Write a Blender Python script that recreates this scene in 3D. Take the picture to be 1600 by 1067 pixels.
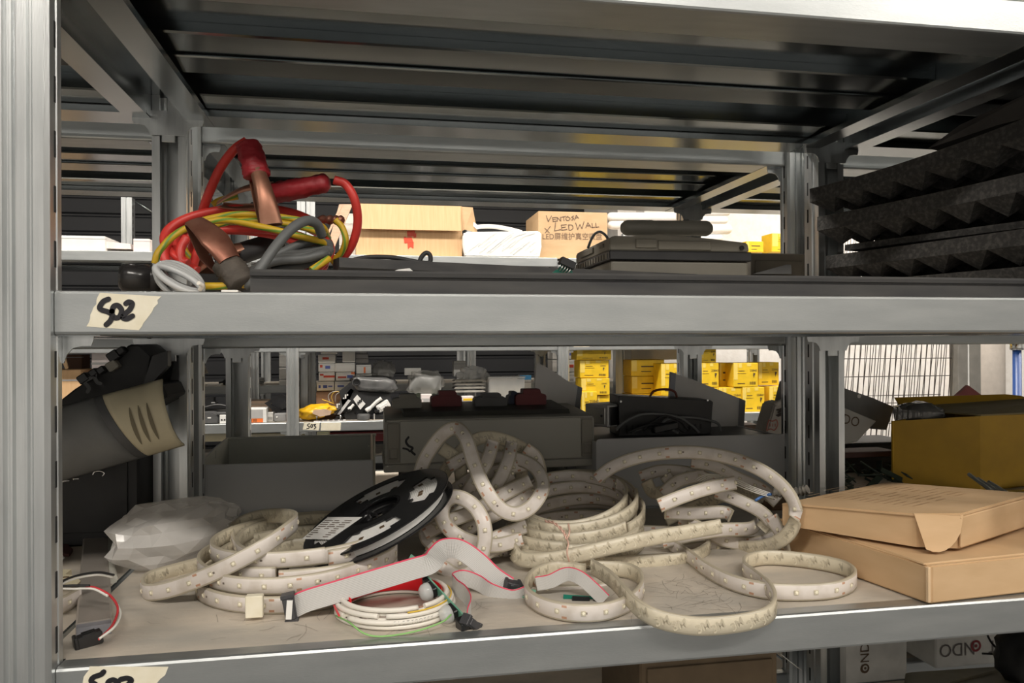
import bpy, bmesh, math, random
from mathutils import Vector, Matrix

for _o in list(bpy.data.objects):
    bpy.data.objects.remove(_o, do_unlink=True)
S = bpy.context.scene
COL = S.collection
R = math.radians
V = Vector

# ------------------------------------------------------------------ camera
FPX = 1210.0                                   # focal length in pixels of a 1600 px wide frame
YAW, PITCH, ROLL = R(10.4), 0.00124, 0.0044
_f = V((math.sin(YAW) * math.cos(PITCH), math.cos(YAW) * math.cos(PITCH), math.sin(PITCH)))
_r = V((math.cos(YAW), -math.sin(YAW), 0))
_u = _r.cross(_f)
_R = _r * math.cos(ROLL) - _u * math.sin(ROLL)
_U = _u * math.cos(ROLL) + _r * math.sin(ROLL)
cam_d = bpy.data.cameras.new('camera')
cam_d.sensor_width = 36.0
cam_d.lens = 36.0 * FPX / 1600.0
cam_d.clip_start = 0.02
cam = bpy.data.objects.new('camera', cam_d)
COL.objects.link(cam)
cam.matrix_world = Matrix(((_R.x, _U.x, -_f.x, 0), (_R.y, _U.y, -_f.y, 0), (_R.z, _U.z, -_f.z, 0), (0, 0, 0, 1)))
S.camera = cam

def ray(u, v):
    return _f + _R * ((u - 800.0) / FPX) - _U * ((v - 533.5) / FPX)
def atY(u, v, Y):
    d = ray(u, v); return d * (Y / d.y)
def atZ(u, v, Z):
    d = ray(u, v); return d * (Z / d.z)

# ------------------------------------------------------------------ world, exposure, lamps
S.view_settings.view_transform = 'Standard'
S.view_settings.look = 'None'
S.view_settings.gamma = 1.0
S.view_settings.use_curve_mapping = False
S.view_settings.exposure = 0.0
w = bpy.data.worlds.new('world'); S.world = w; w.use_nodes = True
w.node_tree.nodes['Background'].inputs[0].default_value = (1.0, 0.97, 0.92, 1)
w.node_tree.nodes['Background'].inputs[1].default_value = 0.05

FLOOR, CEIL = -1.35, 1.75
def ceiling_lamp(x, y, sx, sy, power, col=(1.0, 0.935, 0.85), z=CEIL - 0.06):
    l = bpy.data.lights.new('ceiling_lamp', 'AREA'); l.shape = 'RECTANGLE'
    l.size = sx; l.size_y = sy; l.energy = power; l.color = col
    o = bpy.data.objects.new('ceiling_lamp', l); COL.objects.link(o); o.location = (x, y, z)
    return o
# tubes over the aisle the photographer stands in
for x in (-2.0, 0.35, 2.7):
    ceiling_lamp(x, -1.25, 1.5, 0.25, 60)
# tubes over the aisle between the two rack rows
for x in (-2.6, -0.4, 1.6, 3.6):
    ceiling_lamp(x, 2.3, 1.5, 0.25, 54)
# tubes at the end of the room, by the white wall
ceiling_lamp(3.2, 3.75, 1.2, 0.25, 30)

# ------------------------------------------------------------------ materials
MATS = {}
def mat(name, col, rough=0.5, metal=0.0, var=0.12, scale=25.0, bump=0.0, spec=0.5, col2=None, stretch=None,
        trans=0.0, alpha=1.0, transl=0.0, coat=0.0, detail=4.0, bscale=None, thr=None):
    """procedural Principled material: noise between two tints, optional bump and translucency"""
    if name in MATS: return MATS[name]
    m = bpy.data.materials.new(name); m.use_nodes = True
    nt = m.node_tree; N = nt.nodes; L = nt.links
    b = N['Principled BSDF']; out = N['Material Output']
    b.inputs['Roughness'].default_value = rough
    b.inputs['Metallic'].default_value = metal
    b.inputs['Specular IOR Level'].default_value = spec
    b.inputs['Transmission Weight'].default_value = trans
    b.inputs['Coat Weight'].default_value = coat
    tc = N.new('ShaderNodeTexCoord'); mp = N.new('ShaderNodeMapping')
    L.new(tc.outputs['Object'], mp.inputs['Vector'])
    if stretch: mp.inputs['Scale'].default_value = stretch
    nz = N.new('ShaderNodeTexNoise'); nz.inputs['Scale'].default_value = scale; nz.inputs['Detail'].default_value = detail
    L.new(mp.outputs['Vector'], nz.inputs['Vector'])
    rp = N.new('ShaderNodeValToRGB')
    lo, hi = thr if thr else (0.3, 0.7)
    rp.color_ramp.elements[0].position = lo; rp.color_ramp.elements[1].position = hi
    c2 = col2 if col2 else tuple(min(1, c * (1 + var)) for c in col)
    c1 = col if col2 else tuple(c * (1 - var) for c in col)
    rp.color_ramp.elements[0].color = (*c1, 1); rp.color_ramp.elements[1].color = (*c2, 1)
    L.new(nz.outputs['Fac'], rp.inputs['Fac'])
    L.new(rp.outputs['Color'], b.inputs['Base Color'])
    if bump:
        n2 = nz
        if bscale:
            n2 = N.new('ShaderNodeTexNoise'); n2.inputs['Scale'].default_value = bscale; n2.inputs['Detail'].default_value = 5
            L.new(mp.outputs['Vector'], n2.inputs['Vector'])
        bp = N.new('ShaderNodeBump'); bp.inputs['Strength'].default_value = bump; bp.inputs['Distance'].default_value = 0.002
        L.new(n2.outputs['Fac'], bp.inputs['Height']); L.new(bp.outputs['Normal'], b.inputs['Normal'])
    last = b.outputs['BSDF']
    if transl:
        t = N.new('ShaderNodeBsdfTranslucent'); mx = N.new('ShaderNodeMixShader'); mx.inputs[0].default_value = transl
        L.new(rp.outputs['Color'], t.inputs['Color']); L.new(last, mx.inputs[1]); L.new(t.outputs['BSDF'], mx.inputs[2]); last = mx.outputs[0]
    if alpha < 1:
        t = N.new('ShaderNodeBsdfTransparent'); mx = N.new('ShaderNodeMixShader'); mx.inputs[0].default_value = alpha
        L.new(t.outputs['BSDF'], mx.inputs[1]); L.new(last, mx.inputs[2]); last = mx.outputs[0]
    L.new(last, out.inputs['Surface'])
    MATS[name] = m
    return m

GALV = mat('galvanised steel', (0.42, 0.44, 0.445), 0.38, 0.84, col2=(0.50, 0.52, 0.52), scale=9, stretch=(1.2, 6, 6), bump=0.05, bscale=160)
RAIL = mat('shade-darkened galv', (0.30, 0.325, 0.335), 0.22, 0.95, col2=(0.37, 0.395, 0.40), scale=7, stretch=(1.5, 1.5, 4))  # same galvanised finish, shade on rails and rear beams put into the colour
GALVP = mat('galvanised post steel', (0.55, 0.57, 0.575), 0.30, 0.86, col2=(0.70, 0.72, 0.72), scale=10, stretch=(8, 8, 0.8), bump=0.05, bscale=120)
DARKST = mat('shade-darkened steel', (0.20, 0.225, 0.235), 0.17, 0.95, col2=(0.26, 0.285, 0.295), scale=6, stretch=(0.6, 4, 4))  # rack steel with the shade under the decks put into its colour
DUSTY = mat('dusty steel deck', (0.46, 0.43, 0.38), 0.6, 0.2, col2=(0.68, 0.60, 0.50), scale=7, stretch=(1, 2.2, 1), bump=0.25, bscale=90, detail=7)
SLOT = mat('slot shadow gap', (0.02, 0.02, 0.02), 0.8)
CARD = mat('brown cardboard', (0.56, 0.37, 0.20), 0.75, col2=(0.63, 0.43, 0.245), scale=14, stretch=(1, 1, 3), bump=0.06, bscale=60)
CARDL = mat('pale cardboard', (0.62, 0.39, 0.20), 0.75, col2=(0.70, 0.46, 0.25), scale=8, stretch=(14, 1, 1))
CARDD = mat('dark cardboard', (0.22, 0.13, 0.08), 0.8)
WHITEB = mat('white carton', (0.80, 0.79, 0.76), 0.5, var=0.04)
PINKB = mat('rosy white carton', (0.80, 0.72, 0.70), 0.5, var=0.04)
GREYB = mat('grey carton', (0.45, 0.44, 0.43), 0.6, var=0.08)
YELB = mat('yellow carton', (0.84, 0.55, 0.02), 0.5, var=0.06, scale=40)
YELT = mat('yellow packing tape', (0.90, 0.68, 0.16), 0.25, var=0.05)
INK = mat('dark printing ink', (0.10, 0.06, 0.03), 0.6)
MARKER = mat('black marker ink', (0.012, 0.011, 0.015), 0.45)
PEN = mat('grey pen ink', (0.16, 0.10, 0.07), 0.6)
REDINK = mat('red printing ink', (0.62, 0.07, 0.03), 0.5)
BLUEINK = mat('blue printing ink', (0.10, 0.14, 0.45), 0.5)
TAPE = mat('masking tape', (0.74, 0.68, 0.52), 0.65, col2=(0.82, 0.77, 0.63), scale=60, bump=0.3, bscale=45)
BLACKP = mat('black plastic', (0.014, 0.014, 0.015), 0.35, var=0.3)
BLACKM = mat('black rubber', (0.022, 0.022, 0.023), 0.6, var=0.25)
PROFILE = mat('black anodised profile', (0.040, 0.040, 0.042), 0.42, 0.3, col2=(0.075, 0.073, 0.07), scale=12, stretch=(0.8, 5, 5), detail=7)
DARKG = mat('dark grey plastic', (0.09, 0.09, 0.09), 0.5, var=0.15)
BINGR = mat('grey bin plastic', (0.50, 0.505, 0.51), 0.45, var=0.05, scale=5)
BINLT = mat('greenish grey plastic', (0.56, 0.565, 0.51), 0.4, var=0.05, scale=5)
MACH = mat('machine beige', (0.19, 0.175, 0.14), 0.5, var=0.06, scale=8)
MACHD = mat('machine taupe', (0.14, 0.13, 0.105), 0.5, var=0.08)
BEIGE = mat('beige grey plastic', (0.30, 0.28, 0.235), 0.5, var=0.06, scale=8)
BEIGED = mat('taupe plastic', (0.27, 0.255, 0.215), 0.5, var=0.08)
SILVER = mat('silver sheet metal', (0.72, 0.71, 0.70), 0.5, 0.3, var=0.04)
CHROME = mat('chrome', (0.8, 0.8, 0.78), 0.12, 1.0, var=0.02)
STEEL = mat('plain steel rod', (0.55, 0.56, 0.56), 0.3, 0.9)
REDRUB = mat('red cable rubber', (0.62, 0.045, 0.035), 0.42, var=0.1)
REDGRIP = mat('dark red grip', (0.27, 0.012, 0.018), 0.5, var=0.15, bump=0.35, bscale=110)
REDDARK = mat('dark red plastic', (0.16, 0.012, 0.015), 0.5)
COPPER = mat('dull copper', (0.27, 0.125, 0.08), 0.38, 0.75, col2=(0.42, 0.22, 0.145), scale=30, stretch=(1, 1, 1))
RUSTC = mat('browned copper', (0.20, 0.075, 0.05), 0.4, 0.7, col2=(0.33, 0.15, 0.10), scale=40)
GREYCAB = mat('grey cable rubber', (0.115, 0.12, 0.12), 0.5, var=0.08)
SILCAB = mat('light grey cable', (0.45, 0.46, 0.46), 0.35, var=0.05)
WHITECAB = mat('white cable sheath', (0.80, 0.76, 0.69), 0.4, var=0.04)
REDTAPE = mat('red tape', (0.72, 0.012, 0.02), 0.35, var=0.05)
GREENW = mat('green wire', (0.25, 0.50, 0.16), 0.4)
YELW = mat('yellow wire', (0.75, 0.50, 0.06), 0.4)
BROWNW = mat('brown wire', (0.33, 0.19, 0.13), 0.5)
REDW = mat('red wire', (0.65, 0.05, 0.06), 0.4)
WHITEW = mat('white wire', (0.82, 0.80, 0.74), 0.4)
PCB = mat('green circuit board', (0.10, 0.30, 0.20), 0.4, col2=(0.22, 0.42, 0.32), scale=60)
PCBD = mat('dark green circuit board', (0.01, 0.16, 0.11), 0.4)
PINS = mat('tinned pins', (0.65, 0.65, 0.63), 0.3, 0.9)
CHIP = mat('led chip', (0.60, 0.54, 0.42), 0.3, var=0.05)
CHIPL = mat('led chip lens', (0.90, 0.84, 0.66), 0.15, var=0.05)
FOAMK = mat('charcoal acoustic foam', (0.045, 0.043, 0.041), 0.9, col2=(0.11, 0.105, 0.095), scale=160, bump=0.5, bscale=300, thr=(0.45, 0.75))
PRINT = mat('backing print', (0.57, 0.51, 0.385), 0.6)
CREAM = mat('cream lining', (0.62, 0.55, 0.38), 0.6, var=0.08)
BLUEP = mat('blue pole paint', (0.012, 0.05, 0.20), 0.35, var=0.05)
YELBAG = mat('yellow bag film', (0.85, 0.48, 0.015), 0.35, var=0.12, bump=0.5, bscale=30)
ORANGE = mat('orange label', (0.88, 0.20, 0.04), 0.45, var=0.03)
OCHRE = mat('mustard carton', (0.52, 0.30, 0.010), 0.55, var=0.07)
OCHREIN = mat('inside of carton', (0.30, 0.24, 0.12), 0.75, var=0.1)
WHITEF = mat('white foam tube', (0.86, 0.83, 0.79), 0.7, var=0.03)
CLEAR = mat('clear plastic film', (0.95, 0.92, 0.88), 0.12, var=0.05, alpha=0.5, transl=0.12, bump=0.15, bscale=35)
CLEARH = mat('clear rigid plastic', (0.70, 0.70, 0.68), 0.1, var=0.05, alpha=0.40, transl=0.2)
SMOKE = mat('smoky plastic film', (0.16, 0.16, 0.16), 0.2, var=0.4, scale=14, bump=0.6, bscale=26, alpha=0.8)
PAPER = mat('white paper', (0.78, 0.77, 0.74), 0.7, var=0.04)
PAPERG = mat('dusty paper scrap', (0.42, 0.41, 0.36), 0.7, var=0.08)
DOME = mat('clear sensor dome', (0.75, 0.77, 0.76), 0.15, alpha=0.55, var=0.05)
WOOD = mat('pale wood', (0.66, 0.44, 0.30), 0.6, stretch=(1, 1, 12))
LEAF = mat('dull green scraps', (0.03, 0.045, 0.03), 0.7, var=0.4)

def led_mats():
    def base(nm, edge, core, pads):
        m = bpy.data.materials.new(nm); m.use_nodes = True
        nt = m.node_tree; N = nt.nodes; L = nt.links; b = N['Principled BSDF']
        uv = N.new('ShaderNodeUVMap'); sp = N.new('ShaderNodeSeparateXYZ'); L.new(uv.outputs[0], sp.inputs[0])
        def math_(op, a, bb=None):
            n = N.new('ShaderNodeMath'); n.operation = op
            for i, x in enumerate((a, bb)):
                if x is None: continue
                if isinstance(x, (int, float)): n.inputs[i].default_value = x
                else: L.new(x, n.inputs[i])
            return n.outputs[0]
        def mixc(f, a, bb):
            n = N.new('ShaderNodeMix'); n.data_type = 'RGBA'
            L.new(f, n.inputs[0])
            for i, x in ((6, a), (7, bb)):
                if isinstance(x, tuple): n.inputs[i].default_value = (*x, 1)
                else: L.new(x, n.inputs[i])
            return n.outputs[2]
        dv = math_('ABSOLUTE', math_('SUBTRACT', sp.outputs[1], 0.5))
        incore = math_('LESS_THAN', dv, 0.39)
        c = mixc(incore, edge, core)
        nz = N.new('ShaderNodeTexNoise'); nz.inputs['Scale'].default_value = 45; nz.inputs['Detail'].default_value = 5
        tc = N.new('ShaderNodeTexCoord'); L.new(tc.outputs['Object'], nz.inputs['Vector'])
        dirt = math_('MULTIPLY', math_('MAXIMUM', math_('SUBTRACT', nz.outputs['Fac'], 0.5), 0.0), 1.6)
        c = mixc(dirt, c, (0.46, 0.38, 0.28))
        if pads:
            fu = math_('FRACT', math_('DIVIDE', sp.outputs[0], 0.11))
            ispad = math_('MULTIPLY', math_('LESS_THAN', fu, 0.05),
                          math_('MULTIPLY', math_('GREATER_THAN', dv, 0.24), math_('LESS_THAN', dv, 0.37)))
            c = mixc(ispad, c, (0.62, 0.36, 0.24))
            fr = math_('FRACT', math_('DIVIDE', math_('ADD', sp.outputs[0], 0.030), 0.11))
            isres = math_('MULTIPLY', math_('LESS_THAN', math_('ABSOLUTE', math_('SUBTRACT', fr, 0.5)), 0.013), math_('LESS_THAN', dv, 0.06))
            c = mixc(isres, c, (0.22, 0.18, 0.15))
        L.new(c, b.inputs['Base Color']); b.inputs['Roughness'].default_value = 0.33
        t = N.new('ShaderNodeBsdfTranslucent'); L.new(c, t.inputs['Color'])
        mx = N.new('ShaderNodeMixShader'); mx.inputs[0].default_value = 0.18
        L.new(b.outputs[0], mx.inputs[1]); L.new(t.outputs[0], mx.inputs[2]); L.new(mx.outputs[0], N['Material Output'].inputs['Surface'])
        return m
    a = base('led strip face', (0.60, 0.54, 0.43), (0.83, 0.77, 0.72), True)
    bk = base('led strip backing', (0.62, 0.56, 0.43), (0.78, 0.71, 0.55), False)
    e = mat('silicone sleeve edge', (0.58, 0.52, 0.40), 0.35, var=0.08, transl=0.25)
    return [a, bk, e, PRINT]
LEDM = led_mats()

def stripe_mat(name, cols, n, edgecol=None, rough=0.45):
    """lengthwise stripes across a ribbon (uv v)"""
    m = bpy.data.materials.new(name); m.use_nodes = True
    nt = m.node_tree; N = nt.nodes; L = nt.links; b = N['Principled BSDF']; b.inputs['Roughness'].default_value = rough
    uv = N.new('ShaderNodeUVMap'); sp = N.new('ShaderNodeSeparateXYZ'); L.new(uv.outputs[0], sp.inputs[0])
    mu = N.new('ShaderNodeMath'); mu.operation = 'MULTIPLY'; mu.inputs[1].default_value = n; L.new(sp.outputs[1], mu.inputs[0])
    fr = N.new('ShaderNodeMath'); fr.operation = 'PINGPONG'; fr.inputs[1].default_value = 0.5; L.new(mu.outputs[0], fr.inputs[0])
    rp = N.new('ShaderNodeValToRGB'); rp.color_ramp.elements[0].position = 0.07; rp.color_ramp.elements[1].position = 0.16
    rp.color_ramp.elements[0].color = (*cols[0], 1); rp.color_ramp.elements[1].color = (*cols[1], 1)
    L.new(fr.outputs[0], rp.inputs[0]); c = rp.outputs[0]
    if edgecol:
        lt = N.new('ShaderNodeMath'); lt.operation = 'GREATER_THAN'; lt.inputs[1].default_value = 1 - 1.0 / n; L.new(sp.outputs[1], lt.inputs[0])
        mx = N.new('ShaderNodeMix'); mx.data_type = 'RGBA'; L.new(lt.outputs[0], mx.inputs[0]); L.new(c, mx.inputs[6]); mx.inputs[7].default_value = (*edgecol, 1)
        c = mx.outputs[2]
    L.new(c, b.inputs['Base Color'])
    return m
RIBBON = stripe_mat('grey ribbon cable', ((0.36, 0.35, 0.34), (0.56, 0.55, 0.53)), 14, (0.70, 0.06, 0.12))
YGCAB = stripe_mat('yellow green earth cable', ((0.16, 0.30, 0.04), (0.60, 0.38, 0.02)), 2, None)

# ------------------------------------------------------------------ object helpers
def obj(name, bm, m, parent=None, smooth=False, norm=True):
    if norm: bmesh.ops.recalc_face_normals(bm, faces=bm.faces)
    me = bpy.data.meshes.new(name); bm.to_mesh(me); bm.free()
    for x in (m if isinstance(m, list) else [m]): me.materials.append(x)
    if smooth:
        for p in me.polygons: p.use_smooth = True
    o = bpy.data.objects.new(name, me); COL.objects.link(o)
    if parent: 
        o.parent = parent
        if parent.location.length or parent.rotation_euler.x or parent.rotation_euler.y or parent.rotation_euler.z:
            o.matrix_parent_inverse = parent_world(parent).inverted()
    return o
def parent_world(p):
    m = Matrix.LocRotScale(p.location, p.rotation_euler, None)
    if p.parent: m = parent_world(p.parent) @ p.matrix_parent_inverse @ m
    return m
def smooth_by_angle(o, deg=35):
    me = o.data
    for p in me.polygons: p.use_smooth = True
    bm = bmesh.new(); bm.from_mesh(me)
    for e in bm.edges:
        if len(e.link_faces) == 2 and e.calc_face_angle(0) > R(deg): e.smooth = False
    bm.to_mesh(me); bm.free()
    return o
def tag(o, label, cat, group=None, kind=None):
    o['label'] = label; o['category'] = cat
    if group: o['group'] = group
    if kind: o['kind'] = kind
    return o
def thing(name, label, cat, loc=(0, 0, 0), group=None, kind=None):
    o = bpy.data.objects.new(name, None); COL.objects.link(o); o.location = loc; o.empty_display_size = 0.02
    return tag(o, label, cat, group, kind)
def struct(name, bm, m, smooth=False):
    o = obj(name, bm, m, None, smooth); o['kind'] = 'structure'; return o
def dupmesh(name, src, parent, mw):
    o = bpy.data.objects.new(name, src); COL.objects.link(o); o.parent = parent
    if parent: o.matrix_parent_inverse = parent_world(parent).inverted()
    o.matrix_basis = mw
    return o

def frame(origin=(0, 0, 0), rz=0.0, rx=0.0, ry=0.0):
    return Matrix.Translation(V(origin)) @ Matrix.Rotation(rz, 4, 'Z') @ Matrix.Rotation(ry, 4, 'Y') @ Matrix.Rotation(rx, 4, 'X')
I4 = Matrix.Identity(4)

def box(bm, a, b, M=I4, bev=0.0, mi=0, seg=1):
    """box between corners a and b in frame M"""
    a, b = V(a), V(b)
    c = (a + b) / 2; s = b - a
    r = bmesh.ops.create_cube(bm, size=1.0)
    vs = r['verts']
    for v in vs: v.co = V((v.co.x * s.x + c.x, v.co.y * s.y + c.y, v.co.z * s.z + c.z))
    fs = set(f for v in vs for f in v.link_faces)
    for f in fs: f.material_index = mi
    if bev:
        es = list(set(e for f in fs for e in f.edges))
        r2 = bmesh.ops.bevel(bm, geom=es, offset=bev, segments=seg, affect='EDGES', profile=0.5)
        vs = list(set(vv for f in r2['faces'] for vv in f.verts) | set(v for v in vs if v.is_valid))
        for f in r2['faces']: f.material_index = mi
    for v in vs: v.co = M @ v.co
    return vs
def prism(bm, poly, ext, M=I4, mi=0):
    """poly: list of 3-D points (planar), extruded by vector ext"""
    ext = V(ext)
    a = [bm.verts.new(M @ V(p)) for p in poly]
    b = [bm.verts.new(M @ (V(p) + ext)) for p in poly]
    fs = [bm.faces.new(a), bm.faces.new(b[::-1])]
    n = len(poly)
    for i in range(n):
        fs.append(bm.faces.new((a[i], b[i], b[(i + 1) % n], a[(i + 1) % n])))
    for f in fs: f.material_index = mi
    return fs
def cr(pts, ds=None, n=None, closed=False):
    """Catmull-Rom resample of 3-D points"""
    P = [V(p) for p in pts]
    if len(P) == 2 and not closed:
        k = n or max(2, int((P[1] - P[0]).length / (ds or 0.01)) + 1)
        return [P[0].lerp(P[1], i / (k - 1)) for i in range(k)]
    out = []
    m = len(P); segs = m if closed else m - 1
    for i in range(segs):
        p1, p2 = P[i], P[(i + 1) % m]
        p0 = P[i - 1] if (i > 0 or closed) else p1 * 2 - p2
        p3 = P[(i + 2) % m] if (i + 2 < m or closed) else p2 * 2 - p1
        k = max(2, int((p2 - p1).length / ds) + 1) if ds else n
        for j in range(k):
            t = j / k
            out.append(0.5 * ((2 * p1) + (p2 - p0) * t + (2 * p0 - 5 * p1 + 4 * p2 - p3) * t * t + (3 * p1 - p0 - 3 * p2 + p3) * t ** 3))
    if not closed: out.append(P[-1].copy())
    return out
def tangents(pts, closed=False):
    n = len(pts); T = []
    for i in range(n):
        a = pts[(i - 1) % n] if (closed or i > 0) else pts[i]
        b = pts[(i + 1) % n] if (closed or i < n - 1) else pts[i]
        d = b - a
        T.append(d.normalized() if d.length > 1e-9 else V((1, 0, 0)))
    return T
def tube(bm, pts, r, seg=8, closed=False, mi=0, uvtwist=0.0):
    """round tube along pts; r is a number or a list of radii"""
    n = len(pts); T = tangents(pts, closed)
    rr = r if isinstance(r, (list, tuple)) else [r] * n
    up = V((0, 0, 1)) if abs(T[0].z) < 0.9 else V((1, 0, 0))
    nrm = (up - T[0] * up.dot(T[0])).normalized()
    uvl = bm.loops.layers.uv.verify()
    rings = []; s = 0
    L = []
    for i in range(n):
        if i:
            nrm = (nrm - T[i] * nrm.dot(T[i]))
            nrm = nrm.normalized() if nrm.length > 1e-6 else T[i].orthogonal().normalized()
            s += (pts[i] - pts[i - 1]).length
        bn = T[i].cross(nrm)
        rings.append([bm.verts.new(pts[i] + (nrm * math.cos(2 * math.pi * k / seg) + bn * math.sin(2 * math.pi * k / seg)) * rr[i]) for k in range(seg)])
        L.append(s)
    fs = []
    for i in range(n if closed else n - 1):
        a, b = rings[i], rings[(i + 1) % n]
        la = L[i]; lb = L[(i + 1) % n] if i + 1 < n else s + 0.01
        for k in range(seg):
            f = bm.faces.new((a[k], a[(k + 1) % seg], b[(k + 1) % seg], b[k])); f.material_index = mi; f.smooth = True
            for lp, (uu, vv) in zip(f.loops, ((la, k / seg), (la, (k + 1) / seg), (lb, (k + 1) / seg), (lb, k / seg))):
                lp[uvl].uv = (uu, vv + uu * uvtwist)
            fs.append(f)
    if not closed:
        fs.append(bm.faces.new(rings[0][::-1])); fs.append(bm.faces.new(rings[-1]))
        fs[-1].material_index = mi; fs[-2].material_index = mi
    return fs
def lathe(bm, prof, M=I4, seg=24, mi=0, caps=True):
    """prof: list of (r, z) revolved about local z"""
    rings = []
    for (r, z) in prof:
        rings.append([bm.verts.new(M @ V((r * math.cos(2 * math.pi * k / seg), r * math.sin(2 * math.pi * k / seg), z))) for k in range(seg)])
    for a, b in zip(rings[:-1], rings[1:]):
        for k in range(seg):
            f = bm.faces.new((a[k], a[(k + 1) % seg], b[(k + 1) % seg], b[k])); f.material_index = mi; f.smooth = True
    if caps:
        for rg in (rings[0][::-1], rings[-1]):
            f = bm.faces.new(rg); f.material_index = mi
def ribbon_frames(pts, mode=0.0, closed=False, twist=None):
    """width vector per point. mode 0: width upright; 1: face turned to the viewer's side; or a list"""
    T = tangents(pts, closed); W = []
    n = len(pts)
    for i, (p, t) in enumerate(zip(pts, T)):
        md = mode if isinstance(mode, (int, float)) else mode[min(len(mode) - 1, int(i / n * len(mode)))]
        up = V((0, 0, 1)); wu = up - t * up.dot(t)
        wf = t.cross(p.normalized())
        if wf.length < 1e-5: wf = up
        wf.normalize()
        wu = wu.normalized() if wu.length > 1e-4 else wf.copy()
        if 0 < md < 1 and wf.dot(wu) < 0: wf = -wf
        w_ = (wu * (1 - md) + wf * md)
        w_ = w_ - t * w_.dot(t)
        W.append(w_.normalized())
    for k in range(2):
        W = [(W[max(0, i - 1)] + W[i] * 2 + W[min(n - 1, i + 1)]).normalized() if (W[max(0, i - 1)] + W[i] * 2 + W[min(n - 1, i + 1)]).length > 1e-4 else W[i] for i in range(n)]
    if twist:
        for i in range(n):
            a = twist(i / (n - 1)); W[i] = Matrix.Rotation(a, 3, T[i]) @ W[i]
    return T, W
def ribbon(bm, pts, W, T, wid, th, closed=False, mis=(0, 1, 2), s0=0.0):
    uvl = bm.loops.layers.uv.verify()
    rings = []; L = []; s = s0
    n = len(pts)
    for i in range(n):
        if i: s += (pts[i] - pts[i - 1]).length
        L.append(s)
        N_ = T[i].cross(W[i]).normalized()
        w2 = W[i] * wid / 2; t2 = N_ * th / 2
        rings.append([bm.verts.new(pts[i] + q) for q in (-w2 * 0.94 + t2, w2 * 0.94 + t2, w2 + t2 * 0.4, w2 - t2 * 0.4, w2 * 0.94 - t2, -w2 * 0.94 - t2, -w2 - t2 * 0.4, -w2 + t2 * 0.4)])
    spec = [(0, 1, mis[0], 0.03, 0.97), (1, 2, mis[2], .97, 1), (2, 3, mis[2], 1, 1), (3, 4, mis[2], 1, .97), (4, 5, mis[1], .97, .03), (5, 6, mis[2], .03, 0), (6, 7, mis[2], 0, 0), (7, 0, mis[2], 0, .03)]
    for i in range(n if closed else n - 1):
        a, b = rings[i], rings[(i + 1) % n]
        la = L[i]; lb = L[i + 1] if i + 1 < n else s + 0.005
        for (p, q, mi, v0, v1) in spec:
            f = bm.faces.new((a[p], b[p], b[q], a[q])); f.material_index = mi; f.smooth = mi != mis[2]
            for lp, uvv in zip(f.loops, ((la, v0), (lb, v0), (lb, v1), (la, v1))): lp[uvl].uv = uvv
    if not closed:
        for rg in (rings[0][::-1], rings[-1]):
            f = bm.faces.new(rg); f.material_index = mis[2]
    return s
def stroke(bm, pts, wid, nrm, th=0.0004, mi=0):
    """flat pen stroke on a surface with normal nrm"""
    P = cr(pts, n=6); T = tangents(P); nrm = V(nrm).normalized()
    W = [t.cross(nrm).normalized() for t in T]
    A = [bm.verts.new(p + w_ * wid / 2 + nrm * th) for p, w_ in zip(P, W)]
    B = [bm.verts.new(p - w_ * wid / 2 + nrm * th) for p, w_ in zip(P, W)]
    for i in range(len(P) - 1):
        f = bm.faces.new((A[i], A[i + 1], B[i + 1], B[i])); f.material_index = mi
    for p in (P[0], P[-1]):
        x = V(nrm).orthogonal().normalized(); y = nrm.cross(x)
        f = bm.faces.new([bm.verts.new(p + nrm * th * 1.02 + (x * math.cos(k * math.pi / 4) + y * math.sin(k * math.pi / 4)) * wid / 2) for k in range(8)])
        f.material_index = mi
_txt = {}
def text_mesh(s, size=1.0, align='CENTER'):
    key = (s, align)
    if key not in _txt:
        cu = bpy.data.curves.new('lettering', 'FONT'); cu.body = s; cu.size = 1.0; cu.align_x = align; cu.align_y = 'CENTER'
        cu.resolution_u = 3; cu.offset = 0.022 if s == '3M' else 0.0
        to = bpy.data.objects.new('lettering', cu); COL.objects.link(to)
        bpy.context.view_layer.update()
        ev = to.evaluated_get(bpy.context.evaluated_depsgraph_get())
        me = bpy.data.meshes.new_from_object(ev)
        bpy.data.objects.remove(to, do_unlink=True)
        _txt[key] = ([tuple(v.co) for v in me.vertices], [tuple(p.vertices) for p in me.polygons])
        bpy.data.meshes.remove(me)
    return _txt[key]
def text(bm, s, M, size, mi=0, align='CENTER', sx=1.0):
    """lettering in the local XY plane of M"""
    vs, fs = text_mesh(s, align=align)
    b = [bm.verts.new(M @ V((x * size * sx, y * size, z))) for x, y, z in vs]
    for f in fs:
        try: bm.faces.new([b[i] for i in f]).material_index = mi
        except ValueError: pass
def wallM(o, rz=0.0, roll=0.0):
    """frame whose local XY plane is an upright face looking towards -Y (text reads left to right in +X)"""
    return Matrix.Translation(V(o)) @ Matrix.Rotation(rz, 4, 'Z') @ Matrix.Rotation(R(90), 4, 'X') @ Matrix.Rotation(roll, 4, 'Z')
def patch(bm, pts, mi=0):
    f = bm.faces.new([bm.verts.new(V(p)) for p in pts]); f.material_index = mi; return f

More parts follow.
